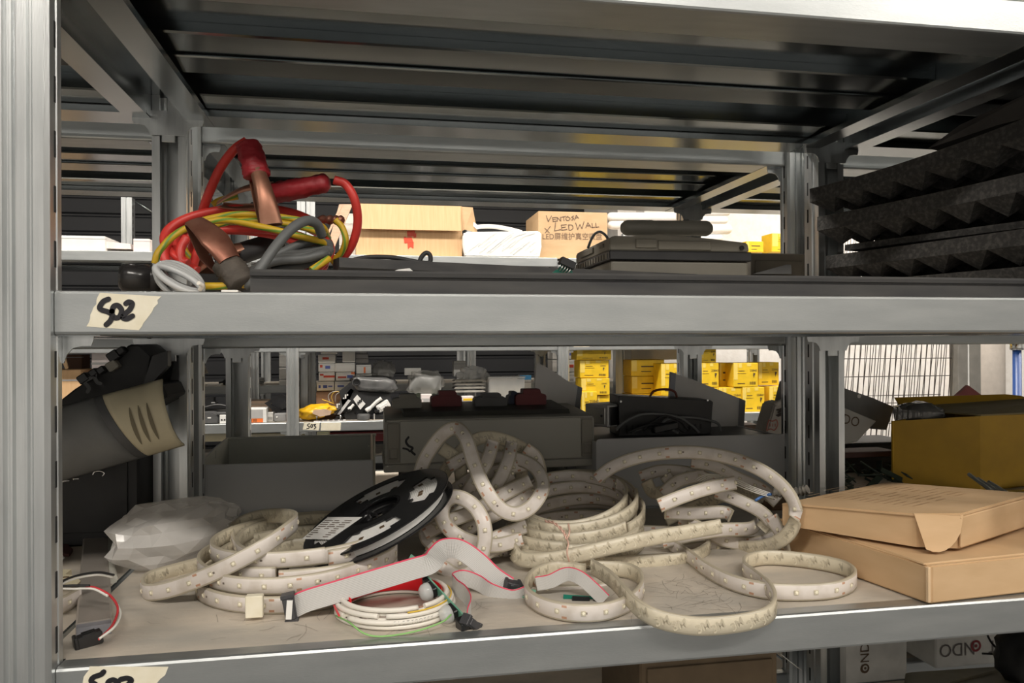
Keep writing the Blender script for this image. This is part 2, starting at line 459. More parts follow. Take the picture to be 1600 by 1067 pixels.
# ------------------------------------------------------------------ the room
XL, XR, YB = -5.5, 6.0, -3.0
FLM = mat('concrete floor', (0.085, 0.085, 0.085), 0.55, col2=(0.12, 0.12, 0.118), scale=3, bump=0.08, bscale=60)
CEM = mat('ceiling paint', (0.78, 0.77, 0.75), 0.8, var=0.03)
WAM = mat('plaster wall', (0.80, 0.76, 0.71), 0.85, col2=(0.88, 0.85, 0.81), scale=30, bump=0.5, bscale=70)
WBM = mat('painted wall', (0.58, 0.58, 0.575), 0.85, var=0.04)
DWM = mat('anthracite wall panel', (0.018, 0.019, 0.022), 0.55, var=0.15, scale=3, stretch=(0.4, 1, 5))
bm = bmesh.new(); box(bm, (XL, YB, FLOOR - 0.1), (XR, 6.2, FLOOR)); struct('floor', bm, FLM)
bm = bmesh.new(); box(bm, (XL, YB, CEIL), (XR, 6.2, CEIL + 0.1)); struct('ceiling', bm, CEM)
bm = bmesh.new(); box(bm, (XL, YB - 0.1, FLOOR), (XR, YB, CEIL)); struct('wall_behind', bm, WBM)
bm = bmesh.new(); box(bm, (XL - 0.1, YB, FLOOR), (XL, 6.2, CEIL)); struct('wall_left', bm, WBM)
bm = bmesh.new(); box(bm, (XR, YB, FLOOR), (XR + 0.1, 6.2, CEIL)); struct('wall_right', bm, WBM)
# dark ribbed panels behind the last rack
bm = bmesh.new()
z = FLOOR
prof = []
while z < CEIL - 0.01:
    prof += [(0, z), (0, z + 0.085), (0.012, z + 0.095), (0.012, z + 0.105), (0, z + 0.115)]
    z += 0.115
poly = [(XL, 5.3 + y, min(zz, CEIL)) for y, zz in prof] + [(XL, 5.4, CEIL), (XL, 5.4, FLOOR)]
prism(bm, poly, (XL * -1 + 1.62, 0, 0)); struct('wall_back', bm, DWM)
# white wall at the end of the room, in front of the dark panels on the right
bm = bmesh.new(); box(bm, (1.62, 4.42, FLOOR), (XR, 4.56, CEIL)); struct('wall_end', bm, WAM)
bm = bmesh.new(); box(bm, (1.5, 4.56, FLOOR), (1.62, 5.4, CEIL)); struct('wall_return', bm, WAM)

# ------------------------------------------------------------------ shelving racks
def post_bm(z0, z1, dp=.030, lip=.0155):
    """rolled post, 50 x 30 mm, ribs along the face, slots down the flanks; local origin at face centre"""
    h = .025
    half = [(h, dp), (h - .0006, dp * .75), (h - .0022, dp * .72), (h - .0022, dp * .58), (h, dp * .55), (h, .004), (h - .004, 0), (h - .0125, 0), (h - .0150, .0035), (h - .0165, .0035), (h - .0180, .0010), (h - .0200, .0010), (h - .0215, .0045)]
    pl = [(-x, y) for x, y in half] + [(x, y) for x, y in half[::-1]]
    rear = [(-h + lip, dp), (-h + lip, dp - .002), (-h + .0035, dp - .002), (-h + .0035, .0055), (-h + .0065, .002), (-h + .0105, .002), (-h + .0125, .0052), (h - .0125, .0052), (h - .0105, .002), (h - .0065, .002), (h - .0035, .0055), (h - .0035, dp - .002), (h - lip, dp - .002), (h - lip, dp)]
    rear = rear[::1]
    pl = pl + rear[::-1]
    bm = bmesh.new()
    prism(bm, [(x, y, z0) for x, y in pl], (0, 0, z1 - z0))
    z = z0 + 0.02
    while z < z1 - .04:
        for s in (-1, 1):
            box(bm, (s * (h + .0002) - .0003, .013, z), (s * (h + .0002) + .0003, .0165, z + .024), mi=1)
        z += .05
    return bm
def beam_bm(x0, x1, fl=0.066):
    """folded edge beam along x, face at y=0, bottom at z=0, returned bottom flange"""
    H = .0405
    pts = [(.0035, H), (.0012, H - .0008), (0, H - .0030), (0, .0030), (.0010, .0008), (.0035, 0), (fl, 0), (fl, .012), (fl - .0016, .012), (fl - .0016, .0016), (.0040, .0016),
           (.0026, .0024), (.0016, .0040), (.0016, H - .0040), (.0035, H - .0016), (.02, H - .0016), (.02, H)]
    bm = bmesh.new(); prism(bm, [(x0, y, z) for y, z in pts], (x1 - x0, 0, 0)); return bm
def side_bm(y0, y1, s):
    """side rail along y; web at x=0, flange towards s"""
    H = .040
    pts = [(0, H), (0, 0), (s * .036, 0), (s * .036, .009), (s * .0345, .009), (s * .0345, .0015), (s * .0015, .0015), (s * .0015, H)]
    bm = bmesh.new(); prism(bm, [(x, y0, z) for x, z in pts], (0, y1 - y0, 0)); return bm
def omega_bm(x0, x1):
    """hat-shaped stiffener under the deck"""
    bm = bmesh.new()
    for pts in ([(-.060, .0245), (-.060, .0125), (-.057, .0105), (-.0035, .0085), (-.0035, .0245)], [(.0015, .0245), (.0015, .0055), (.004, .0040), (.050, 0), (.0545, .0008), (.057, .0035), (.057, .0245)]):
        prism(bm, [(x0, y, z) for y, z in pts], (x1 - x0, 0, 0))
    return bm
def bracket_bm(sides):
    """gusset plate at a post, concave ears on the given sides"""
    bm = bmesh.new()
    for s in sides:
        pl = [(0, .012), (s * .052, .012), (s * .052, -.004), (s * .050, -.010), (s * .042, -.010), (s * .034, -.012), (s * .029, -.018), (s * .0262, -.026), (0, -.026)]
        prism(bm, [(x, 0, z) for x, z in pl], (0, .0018, 0))
    box(bm, (-.010, -.004, -.036), (.010, 0.0, .012), bev=.001)
    return bm
def rack(label, xs, yf, yr, levels, z1, skip=(), brz=True, stiff=2):
    t = thing('shelving_rack', label, 'shelving', ((xs[0] + xs[-1]) / 2, (yf + yr) / 2, FLOOR), None)
    pmesh = {}
    for x in xs:
        for yy, rz in ((yf - .012, 0), (yr + .012, math.pi)):
            if rz not in pmesh:
                o = obj('post', post_bm(FLOOR, z1, .030, .0155) if rz == 0 else post_bm(FLOOR, z1, .050, .0115), [GALVP, SLOT], t); smooth_by_angle(o, 16); pmesh[rz] = o.data
                o.matrix_basis = frame((x, yy, 0), rz)
            else: dupmesh('post', pmesh[rz], t, frame((x, yy, 0), rz))
    for i in range(len(xs) - 1):
        a, b = xs[i] + .0255, xs[i + 1] - .0255
        for li, zb in enumerate(levels):
            if (i, li) in skip: continue
            o = obj('front_beam', beam_bm(a, b), GALV, t); o.matrix_basis = Matrix.Translation((0, yf, zb)); smooth_by_angle(o, 12)
            o = obj('rear_beam', beam_bm(-b, -a), RAIL, t); o.matrix_basis = Matrix.Translation((0, yr, zb)) @ Matrix.Rotation(math.pi, 4, 'Z'); smooth_by_angle(o, 12)
            for x, s in ((a, 1), (b, -1)):
                o = obj('side_rail', side_bm(yf + .006, yr - .006, s), RAIL, t); o.matrix_basis = Matrix.Translation((x, 0, zb - .0007))
            bm = bmesh.new(); e_ = .0215; y0, y1, c0, c1 = yf + .0205, yr - .0205, yf + .024, yr - .024
            prism(bm, [(a, y0, zb + .0372), (b, y0, zb + .0372), (b, c0, zb + .0372), (b + e_, c0, zb + .0372), (b + e_, c1, zb + .0372), (b, c1, zb + .0372), (b, y1, zb + .0372), (a, y1, zb + .0372), (a, c1, zb + .0372), (a - e_, c1, zb + .0372), (a - e_, c0, zb + .0372), (a, c0, zb + .0372)], (0, 0, .003))
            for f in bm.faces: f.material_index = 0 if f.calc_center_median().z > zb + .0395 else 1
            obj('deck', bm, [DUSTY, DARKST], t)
            ym = (yf + yr) / 2
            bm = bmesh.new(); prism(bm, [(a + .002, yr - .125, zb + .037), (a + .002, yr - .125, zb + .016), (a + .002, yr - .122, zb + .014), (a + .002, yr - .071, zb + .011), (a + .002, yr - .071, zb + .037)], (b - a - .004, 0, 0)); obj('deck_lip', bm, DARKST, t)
            for k in range(1, stiff):
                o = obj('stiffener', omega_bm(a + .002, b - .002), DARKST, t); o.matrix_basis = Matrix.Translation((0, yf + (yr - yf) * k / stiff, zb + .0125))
    if brz:
        bmesh_c = {}
        for i, x in enumerate(xs):
            sd = tuple(s for s in (-1, 1) if not ((i == 0 and s == -1) or (i == len(xs) - 1 and s == 1)))
            for zb in levels:
                for yy, rz in ((yf + .0185, 0), (yr - .0385 - .003, math.pi)):
                    k = (sd, rz)
                    s2 = sd if rz == 0 else tuple(-s for s in sd)
                    if k not in bmesh_c:
                        o = obj('corner_bracket', bracket_bm(s2), GALVP, t); bmesh_c[k] = o.data
                        o.matrix_basis = frame((x, yy, zb), rz)
                    else: dupmesh('corner_bracket', bmesh_c[k], t, frame((x, yy, zb), rz))
    return t
ZT, ZM, ZL, ZB = .349, .0085, -.334, -.677          # bottoms of the beams of the near rack
FY, RY = .764, 1.318
XS = (-1.445, -.306, .826, 1.962)
rack('galvanised steel shelving rack in the foreground holding the led strips and jumper cables', XS, FY, RY, (ZT, ZM, ZL, ZB, ZT + .312), 0.74)  # last level is an unseen shelf, added to block lamps from the rear beam
BT = .0372 + .003                                     # beam bottom to deck surface
S2, S1, S0 = ZM + BT, ZL + BT, ZB + BT                # deck surfaces: taped-label shelf, led-strip shelf, lowest
BF, BRR = 1.395, 1.935
bl = (.343, -.008, -.352, -.690)
rack('galvanised steel shelving rack standing back to back behind the foreground rack', XS, BF, BRR, bl, 0.72)
B2, B1, B0 = bl[1] + BT, bl[2] + BT, bl[3] + BT
FXS = (-1.484, -.318, .8465, 2.012)
CF, CR_ = 3.350, 3.850
cl = (.335, -.0365, -.371, -.72)
rack('brightly lit galvanised shelving rack across the aisle, holding the yellow cartons', FXS, CF, CR_, cl, 0.36)
C3, C2, C1 = cl[0] + BT, cl[1] + BT, cl[2] + BT
DXS = (-1.75, -.60, .55, 1.45)
rack('dim galvanised shelving rack at the very back before the dark panels', DXS, 4.25, 4.75, (-.262, -.65), 0.62, brz=True)
D1 = -.262 + BT

# bare grey upright profile standing behind the yellow cartons, and slotted upright on the left
def upright(name, label, u0, u1, v0, Y, z0, dp=.05, mt=GALVP):
    a, b = atY(u0, v0, Y), atY(u1, v0, Y)
    bm = bmesh.new()
    x0, x1 = a.x, b.x; w_ = x1 - x0
    prism(bm, [(x0, Y, z0), (x0 + w_ * .42, Y, z0), (x0 + w_ * .45, Y + .006, z0), (x0 + w_ * .55, Y + .006, z0), (x0 + w_ * .58, Y, z0), (x1, Y, z0), (x1, Y + dp, z0), (x0, Y + dp, z0)], (0, 0, a.z - z0))
    z = z0 + .03
    while z < a.z - .03:
        box(bm, (x1 - .0005, Y + .012, z), (x1 + .0006, Y + .02, z + .018), mi=1); z += .035
    return tag(obj(name, bm, [mt, SLOT]), label, 'post')

# masking tape labels with handwriting
def tape_label(label, quad, strokes, wid, Y, extra=None):
    """torn tape on a beam face; quad and strokes in photo pixels on plane Y"""
    o = thing('tape_label', label, 'label', tuple(atY(*quad[0], Y)))
    bm = bmesh.new()
    random.seed(len(label))
    pts = []
    for i in range(4):
        p, q = V((*quad[i], 0)), V((*quad[(i + 1) % 4], 0))
        torn = i in (1, 3)
        k = 9 if torn else 3
        for j in range(k):
            c = p.lerp(q, j / k)
            if torn and j: c += V((random.uniform(-2.4, 2.4), random.uniform(-1, 1), 0)) * (abs((p - q).length) / 60)
            pts.append(atY(c.x, c.y, Y - .0004))
    prism(bm, pts, (0, .0003, 0)); obj('tape', bm, TAPE, o)
    bm = bmesh.new()
    for s in strokes: stroke(bm, [atY(x, y, Y - .0006) for x, y in s], wid, (0, -1, 0))
    obj('handwriting', bm, MARKER, o)
    return o
z5 = lambda L, ox, oy, s=5.333: [(ox + x / s, oy + y / s) for x, y in L]
tape_label('torn masking tape label reading S02 on the front edge of the upper shelf', [(156, 457.5), (252, 463), (217, 516), (135, 510)],
           [z5([(905, 252), (862, 272), (832, 318), (848, 342), (900, 358), (934, 385), (922, 430), (886, 466)], 0, 420),
            z5([(934, 352), (950, 312), (985, 306), (1014, 345), (1000, 395), (962, 408), (936, 385), (934, 352)], 0, 420),
            z5([(1050, 290), (1075, 275), (1102, 290), (1085, 335), (1040, 380), (1026, 408), (1060, 416), (1105, 392)], 0, 420)], .0048, FY)
tape_label('torn masking tape label on the lower shelf edge, cut off by the picture bottom', [(140, 1041), (263, 1042), (230, 1098), (118, 1092)],
           [z5([(865, 972), (840, 995), (785, 1015), (762, 1040), (770, 1062), (800, 1085), (780, 1150), (740, 1180)], 0, 867),
            z5([(900, 1100), (905, 1055), (950, 1040), (990, 1080), (960, 1130), (910, 1120)], 0, 867),
            z5([(1005, 1035), (1060, 1025), (1095, 1045), (1060, 1085), (1020, 1110), (1040, 1150), (1000, 1180)], 0, 867)], .0048, FY)
tape_label('small tape label reading S03 on the far rack edge across the aisle', [(475, 660), (500, 660.5), (498, 672.5), (473, 671)],
           [z5([(160, 880), (140, 885), (137, 900), (155, 908), (150, 925), (130, 930)], 460, 530, 6.667),
            z5([(170, 905), (180, 885), (190, 895), (185, 918), (172, 915), (170, 905)], 460, 530, 6.667),
            z5([(198, 890), (222, 885), (208, 902), (224, 915), (205, 935)], 460, 530, 6.667)], .0035, CF)
tape_label('blank torn tape label right of the small S03 label', [(502, 660), (533, 660), (532, 672.5), (501, 672.5)], [], .003, CF)
tape_label('tape label on the far rack upper beam above the white carton stacks', [(478, 538), (503, 538), (502, 541.5), (477, 541.5)], [z5([(150, 50), (165, 62), (180, 55)], 460, 530, 6.667)], .003, CF)
tape_label('tape label on the far rack upper beam above the yellow carton tower', [(898, 538), (922, 538), (921, 542), (896, 542)], [z5([(140, 50), (155, 55)], 880, 530, 6.667), z5([(235, 50), (250, 58)], 880, 530, 6.667)], .003, CF)

# ================================================================== the lower shelf: led strips
ZC = S1 + .0108                                  # centre height of a strip standing on edge on the deck
def pth(L):
    out = []
    for q in L:
        out.append(atZ(q[0], q[1], ZC) if len(q) == 2 else atY(q[0], q[1], q[2]))
    return out
def chip_mesh():
    bm = bmesh.new()
    box(bm, (-.0027, -.0027, 0), (.0027, .0027, .0014), bev=.0004, mi=0)
    lathe(bm, [(.0020, .0014), (.0016, .0018), (.0004, .0020)], seg=8, mi=1)
    me = bpy.data.meshes.new('led_chip'); bm.to_mesh(me); bm.free(); me.materials.append(CHIP); me.materials.append(CHIPL)
    return me
CHIPME = chip_mesh()
def led_strip(label, strands, group=None, wid=.0192, th=.0038, prt=True, spacing=.0275, maxchips=90, cat='led strip'):
    """one strip; every strand is (points, mode, led side +1/-1, closed, twist, resample step)"""
    bm = bmesh.new(); chips = []; prints = []
    for st in strands:
        pts3, mode, led = st[0], st[1], st[2]
        closed = st[3] if len(st) > 3 else False
        tw = st[4] if len(st) > 4 else None
        P = cr(pts3, ds=.006, closed=closed); T, W = ribbon_frames(P, mode, closed, tw)
        mis = (0, 1, 2) if led > 0 else (1, 0, 2)
        ribbon(bm, P, W, T, wid, th, closed, mis)
        acc = .01; pacc = .005
        for i in range(1, len(P)):
            d = (P[i] - P[i - 1]).length; acc += d; pacc += d
            n = T[i].cross(W[i]).normalized() * led
            if acc >= spacing:
                acc -= spacing
                if n.dot(-P[i].normalized()) > 0.05: chips.append((P[i].copy(), T[i].copy(), W[i].copy(), n))
            if pacc >= .0195:
                pacc -= .0195
                if (-n).dot(-P[i].normalized()) > 0.1: prints.append((P[i].copy(), T[i].copy(), W[i].copy(), -n))
    if prt and prints:
        for (p, t, w_, n) in prints:
            x = w_.cross(n).normalized()
            if x.dot(_R) < 0 and w_.z > 0: pass
            M = Matrix(((x.x, w_.x, n.x, 0), (x.y, w_.y, n.y, 0), (x.z, w_.z, n.z, 0), (0, 0, 0, 1)))
            M.translation = p + n * (th / 2 + .00025)
            text(bm, '3M', M @ Matrix.Rotation(R(28), 4, 'Z') @ Matrix.Translation((0, -.0005, 0)), .0128, 3, sx=.95)
    o = obj('led_strip', bm, LEDM, None, norm=False)
    tag(o, label, cat, group)
    chips.sort(key=lambda c: c[0].length)
    for (p, t, w_, n) in chips[:maxchips]:
        x = w_.cross(n).normalized()
        M = Matrix(((x.x, w_.x, n.x, 0), (x.y, w_.y, n.y, 0), (x.z, w_.z, n.z, 0), (0, 0, 0, 1)))
        M.translation = p + n * (th / 2 - .0002)
        dupmesh('led_chip', CHIPME, o, M)
    return o
def ring(cx, cy, cz, r, tilt=(0, 0), a0=0, a1=360, drz=0.0, n=40, ry=None, seed=0, wob=.004, rot=0):
    """ring of points round (cx, cy, cz) rising drz over the turn"""
    random.seed(seed); ph = random.uniform(0, 6.28); out = []
    for k in range(n + 1):
        a = R(a0 + (a1 - a0) * k / n)
        rr = 1 + wob / r * math.sin(2 * a + ph) + wob / r * .6 * math.sin(3 * a + ph * 2)
        x, y = r * rr * math.cos(a), (ry or r) * rr * math.sin(a)
        x, y = x * math.cos(rot) - y * math.sin(rot), x * math.sin(rot) + y * math.cos(rot)
        out.append(V((cx + x, cy + y, cz + drz * k / n + x * tilt[0] + y * tilt[1])))
    return out
# a counter-clockwise ring (seen from above) run with side A outwards: tangent x up points outwards

# --- coil on the left, leds outside
sA = []
for k, (dx, dy, r, z) in enumerate([(0, .004, .116, 0), (.006, .006, .108, .003), (-.002, .010, .113, .0195), (.012, .012, .103, .021), (.006, .020, .104, .037),
                                    (.014, .022, .094, .036)]):
    sA.append((ring(-.088 + dx, .985 + dy, ZC + z, r, tilt=(.02 * k / 3, .02), a0=150 + 35 * k, a1=150 + 35 * k + 358, drz=.004, seed=k, ry=r * .98), 0, 1))
sA.append((pth([(222, 915, .985), (228, 925, .955), (260, 922, .93), (310, 905, .915), (365, 880, .905), (415, 852, .912), (450, 827, .94), (463, 814, .98), (452, 807, 1.03), (420, 806, 1.08),
               (390, 812, 1.11), (366, 825, 1.10), (352, 845, 1.06), (345, 870, 1.03)]), 0, 1))
sA.append((pth([(350, 868, 1.07), (310, 882, 1.06), (262, 895, 1.035), (232, 905, 1.01), (222, 915, .985)]), 0, 1))
sA.append((pth([(362, 832, 1.06), (366, 850, 1.03), (380, 868, 1.0), (410, 885, .96), (450, 893, .93)]), 0, 1))
coilA = led_strip('coiled white led strip on the left of the lower shelf, under the black reel', sA)
bm = bmesh.new(); p = atY(393, 947, .858); box(bm, (p.x - .006, p.y - .004, p.z - .0118), (p.x + .012, p.y + .006, p.z + .0115), frame(), bev=.001)
o = obj('tape_wrap', bm, TAPE, coilA); o['label'] = 'beige tape wrapped round the strip'

# --- tangle in the middle
B = [
 ([(652, 752, 1.10), (665, 715, 1.08), (690, 680, 1.06), (712, 669, 1.05), (728, 685, 1.02), (740, 722, 1.0), (757, 762, .985), (780, 793, .98), (806, 803, .985), (832, 790, 1.0), (848, 762, 1.03), (840, 735, 1.06), (815, 719, 1.09), (780, 714, 1.10), (748, 722, 1.11)], 1.0, 1),
 ([(690, 885, .985), (716, 900, .97), (742, 888, .965), (757, 850, .965), (755, 815, .97), (738, 788, .985), (712, 776, 1.0), (694, 788, 1.01), (692, 812, 1.0), (708, 832, .985), (735, 846, .985), (775, 852, .99), (815, 842, 1.01)], 1.0, 1),
 ([(664, 834, 1.03), (700, 815, 1.015), (745, 797, 1.01), (790, 770, 1.02), (828, 752, 1.05)], 1.0, 1),
 ([(715, 838, 1.03), (750, 815, 1.02), (790, 795, 1.02), (835, 765, 1.05), (848, 752, 1.09)], 1.0, 1),
 ([(712, 800, 1.06), (733, 765, 1.05), (760, 722, 1.06), (770, 690, 1.09)], 1.0, 1),
 ([(745, 800, 1.05), (775, 760, 1.04), (793, 722, 1.06), (800, 692, 1.10)], 1.0, 1),
 ([(700, 775, 1.08), (735, 748, 1.08), (780, 735, 1.08), (828, 725, 1.10)], 1.0, 1),
 ([(668, 860, 1.02), (690, 878, 1.0), (730, 862, 1.0), (780, 838, 1.0), (822, 822, 1.03)], 1.0, 1),
 ([(672, 780, 1.10), (690, 745, 1.12), (720, 705, 1.13), (752, 684, 1.13), (790, 688, 1.14), (822, 705, 1.14), (842, 735, 1.13), (850, 760, 1.12)], .7, -1),
 ([(665, 815, 1.06), (668, 842, 1.03), (690, 855, 1.02), (720, 868, 1.02)], 1.0, 1),
 ([(690, 700, 1.11), (715, 720, 1.10), (720, 760, 1.09), (700, 800, 1.08), (675, 820, 1.07)], .9, -1),
 ([(800, 790, 1.08), (835, 775, 1.09), (858, 765, 1.10)], 1.0, 1),
 ([(760, 880, 1.05), (800, 858, 1.05), (840, 838, 1.08)], .4, 1),
 ([(662, 800, 1.04), (690, 812, 1.02), (720, 800, 1.03), (752, 770, 1.05), (800, 740, 1.07)], 1.0, 1),
 ([(700, 730, 1.09), (738, 712, 1.10), (765, 735, 1.09), (760, 775, 1.07), (730, 800, 1.06)], .9, 1),
 ([(820, 700, 1.12), (838, 715, 1.12), (846, 745, 1.11), (842, 775, 1.10)], .6, 1),
 ([(672, 850, 1.0), (700, 880, .985), (740, 872, .985), (790, 850, 1.01), (830, 842, 1.04)], .3, 1),
 ([(770, 700, 1.13), (800, 715, 1.12), (815, 745, 1.10), (800, 785, 1.08)], 1.0, -1),
]
tangleB = led_strip('tangled heap of led strip standing tall right of the black reel', [(pth(a), m, l) for a, m, l in B], prt=True)

# --- coil right of centre, printed backing outside
sC = []
for k, (dx, dy, r, z) in enumerate([(0, 0, .101, .004), (-.002, .004, .093, .008), (.002, .003, .099, .022), (.004, .008, .089, .026), (.004, .010, .096, .038), (-.004, .014, .084, .042), (.006, .018, .088, .052), (.0, .020, .078, .054)]):
    sC.append((ring(.286 + dx, 1.065 + dy, ZC + z, r, tilt=(.05 + .015 * k, .02 + .035 * k), a0=200 + 25 * k, a1=200 + 25 * k + 358, drz=.004, seed=20 + k, ry=r * .95), 0, -1))
sC.append((pth([(812, 845, 1.03), (803, 860, 1.0), (815, 873, .975), (850, 875, .955), (900, 867, .945), (960, 853, .94), (1020, 840, .94), (1075, 831, .945), (1126, 822, .955)]), .5, -1))
sC.append((pth([(905, 883, .975), (960, 880, .965), (1020, 877, .965), (1070, 873, .97), (1098, 862, .99), (1108, 850, 1.02), (1090, 838, 1.06), (1050, 832, 1.09), (1000, 830, 1.11)]), 0, -1))
coilC = led_strip('coiled led strip with cream printed backing outwards, tied with a pink wire', sC)
# wire twisted round the coil
bm = bmesh.new()
for s in (-1, 1):
    pts = []
    base = cr(pth([(852, 814, .985), (866, 817, .968), (880, 830, .955), (886, 842, .946)]), n=8)
    for i, q in enumerate(base): pts.append(q + V((.0012 * math.cos(i * .9 + s * 1.57), 0, .0012 * math.sin(i * .9 + s * 1.57))))
    tube(bm, pts, .0011, 6)
tube(bm, cr(pth([(886, 842, .946), (888, 850, .94), (886, 862, .936), (889, 876, .936), (896, 888, .948)]), n=8), .0011, 6)
tube(bm, cr(pth([(886, 842, .946), (890, 830, .95), (888, 818, .96)]), n=8), .0011, 6)
tag(obj('wire_tie', bm, mat('pink copper wire', (0.66, 0.42, 0.33), 0.4, 0.2)), 'pinkish wire twisted round the cream backed coil', 'wire')

# --- loose loop in front
sD = [(pth([(915, 893), (872, 888), (838, 897), (823, 915), (826, 932), (852, 948), (895, 957), (945, 955), (985, 940), (1003, 920), (998, 900), (975, 890), (930, 888)]), 0, 1),
      (pth([(838, 905, .91), (850, 920, .90), (880, 926, .895), (925, 925, .895), (965, 915, .91)]), 0, 1)]
led_strip('small loose loop of led strip at the front with a ribbon cable end inside', sD, maxchips=40)

# --- long strip wandering off the front edge and into the ring by the cartons
sE = [(pth([(1040, 845), (1075, 868), (1105, 890), (1145, 910), (1200, 923), (1260, 925), (1310, 920), (1336, 906), (1325, 890), (1290, 880), (1240, 873), (1195, 871), (1168, 877), (1163, 888),
             (1180, 902), (1203, 922, .80), (1211, 945, .765), (1195, 963, .748), (1150, 974, .742), (1090, 978, .738), (1035, 969, .745), (1000, 952, .765), (978, 930, .80), (955, 905, .85), (925, 885, .90)]), 0, 1)]
led_strip('long led strip looping over the shelf front edge and round before the cartons', sE)

# --- heap behind on the right with the big clear arch
sG = [(pth([(932, 748, 1.10), (960, 728, 1.09), (1000, 714, 1.08), (1050, 707, 1.06), (1100, 708, 1.04), (1150, 718, 1.01), (1195, 738, .97), (1228, 765, .94), (1243, 795, .925), (1238, 825, .93), (1215, 847, .95), (1180, 856, .99), (1140, 852, 1.04), (1105, 838, 1.06), (1070, 822, 1.08)]), [1, 1, .9, .8, .5, .2, .1, 0, 0, .2, .3, .4], 1),
      (pth([(1205, 808, .99), (1222, 838, .965), (1234, 870, .955), (1243, 895, .95), (1237, 918, .945)]), .9, 1, False, lambda t: t * 2.6),
      (pth([(1030, 790, 1.0), (1065, 776, 1.0), (1105, 763, 1.01), (1148, 754, 1.03)]), .8, 1),
      (pth([(1080, 722, 1.12), (1115, 728, 1.11), (1150, 745, 1.10), (1190, 764, 1.08), (1215, 785, 1.06)]), .9, 1),
      (pth([(1118, 768, 1.05), (1150, 780, 1.04), (1185, 797, 1.03), (1200, 812, 1.03), (1190, 826, 1.04)]), .8, 1),
      (pth([(1040, 800, 1.02), (1080, 802, 1.04), (1130, 800, 1.05), (1142, 806, 1.04)]), .4, 1),
      (pth([(1035, 846, 1.02), (1080, 835, 1.0), (1125, 828, 1.0), (1170, 826, 1.02), (1184, 818, 1.06)]), .3, 1),
      (pth([(1062, 810, 1.06), (1100, 828, 1.03), (1140, 846, 1.02), (1180, 848, 1.04), (1208, 838, 1.07)]), .2, 1),
      (pth([(1010, 870, 1.05), (1060, 862, 1.04), (1110, 855, 1.03), (1165, 862, 1.03)]), .1, 1),
      (pth([(1000, 745, 1.16), (1035, 735, 1.15), (1085, 740, 1.13), (1120, 755, 1.12)]), .6, 1),
      (pth([(1035, 772, 1.10), (1060, 752, 1.10), (1100, 742, 1.12)]), .9, 1),
      (pth([(1010, 752, 1.14), (1022, 770, 1.13), (1050, 762, 1.12), (1040, 742, 1.12)]), .8, -1),
      (pth([(1040, 812, 1.10), (1090, 790, 1.11), (1150, 770, 1.12), (1190, 780, 1.12)]), .5, -1)]
heapG = led_strip('loose heap of led strip behind on the right with a big clear arch', sG)
bm = bmesh.new()
for k in range(4):
    tube(bm, cr(pth([(1085 + k * 4, 750 + k, 1.08), (1105 + k * 3, 741 + k * 1.5, 1.07), (1140, 745 + k * 3, 1.05), (1180, 762 + k * 2.5, 1.03), (1215, 774 + k * 2, 1.02)]), n=8), .0008, 6)
obj('lead_wires', bm, WHITEW, heapG)['label'] = 'thin white lead wires'
bm = bmesh.new(); pts = cr(pth([(1208, 768, 1.02), (1228, 770, 1.01), (1248, 768, 1.0), (1262, 764, .99)]), n=7)
tube(bm, pts, [.006 + .0018 * math.sin(i * 2.1) for i in range(len(pts))], 9)
obj('frayed_sleeve', bm, mat('frayed grey sleeve', (0.16, 0.15, 0.13), 0.8, var=0.4, scale=120, bump=0.6, bscale=200), heapG)
bm = bmesh.new(); tube(bm, cr(pth([(1180, 782, 1.03), (1192, 775, 1.03), (1205, 772, 1.02)]), n=4), .0022, 6); obj('blue_lead', bm, mat('blue wire', (0.08, 0.2, 0.5), 0.4), heapG)

# ------------------------------------------------------------------ black reel
def onplane(u, v, p0, n):
    d = ray(u, v); return d * (p0.dot(n) / d.dot(n))
rc = ray(588, 797) * 0.985
nrm = ((_R * -.40 + _U * .915) * .98 + _f * -.20).normalized()
xr = (_R * .915 + _U * .40); xr = (xr - nrm * xr.dot(nrm)).normalized(); yr_ = nrm.cross(xr)
RM = Matrix(((xr.x, yr_.x, nrm.x, rc.x), (xr.y, yr_.y, nrm.y, rc.y), (xr.z, yr_.z, nrm.z, rc.z), (0, 0, 0, 1)))
def flange_bm(z0, z1, win=True):
    bm = bmesh.new()
    rad = [.030, .040, .047, .055, .068, .079, .085, .0935, .0985, .0995]
    na = 96; G = {}
    for zi, z in enumerate((z0, z1)):
        for i, r in enumerate(rad):
            for k in range(na):
                a = 2 * math.pi * k / na
                G[zi, i, k] = bm.verts.new(RM @ V((r * math.cos(a), r * math.sin(a), z - (.0006 if i == len(rad) - 1 and zi else 0))))
    def hole(i, k):
        if not win: return False
        q = ((k + 12) % 24)
        if i in (2, 5): return 7 <= q < 17
        return i in (3, 4) and 4 <= q < 20
    for i in range(len(rad) - 1):
        for k in range(na):
            k2 = (k + 1) % na
            if hole(i, k): continue
            bm.faces.new((G[1, i, k], G[1, i + 1, k], G[1, i + 1, k2], G[1, i, k2]))
            bm.faces.new((G[0, i, k], G[0, i, k2], G[0, i + 1, k2], G[0, i + 1, k]))
            for (j, kk, a, b) in ((i - 1, k, (i, k), (i, k2)), (i + 1, k, (i + 1, k2), (i + 1, k))):
                if j < 0 or j >= len(rad) - 1 or hole(j, kk):
                    bm.faces.new((G[0, a[0], a[1]], G[1, a[0], a[1]], G[1, b[0], b[1]], G[0, b[0], b[1]]))
            for kk, ka in (((k - 1) % na, k), ((k + 1) % na, k2)):
                if hole(i, kk): bm.faces.new((G[0, i, ka], G[1, i, ka], G[1, i + 1, ka], G[0, i + 1, ka]))
    return bm
GLOSSK = mat('glossy black reel plastic', (0.012, 0.012, 0.013), 0.2, var=0.2)
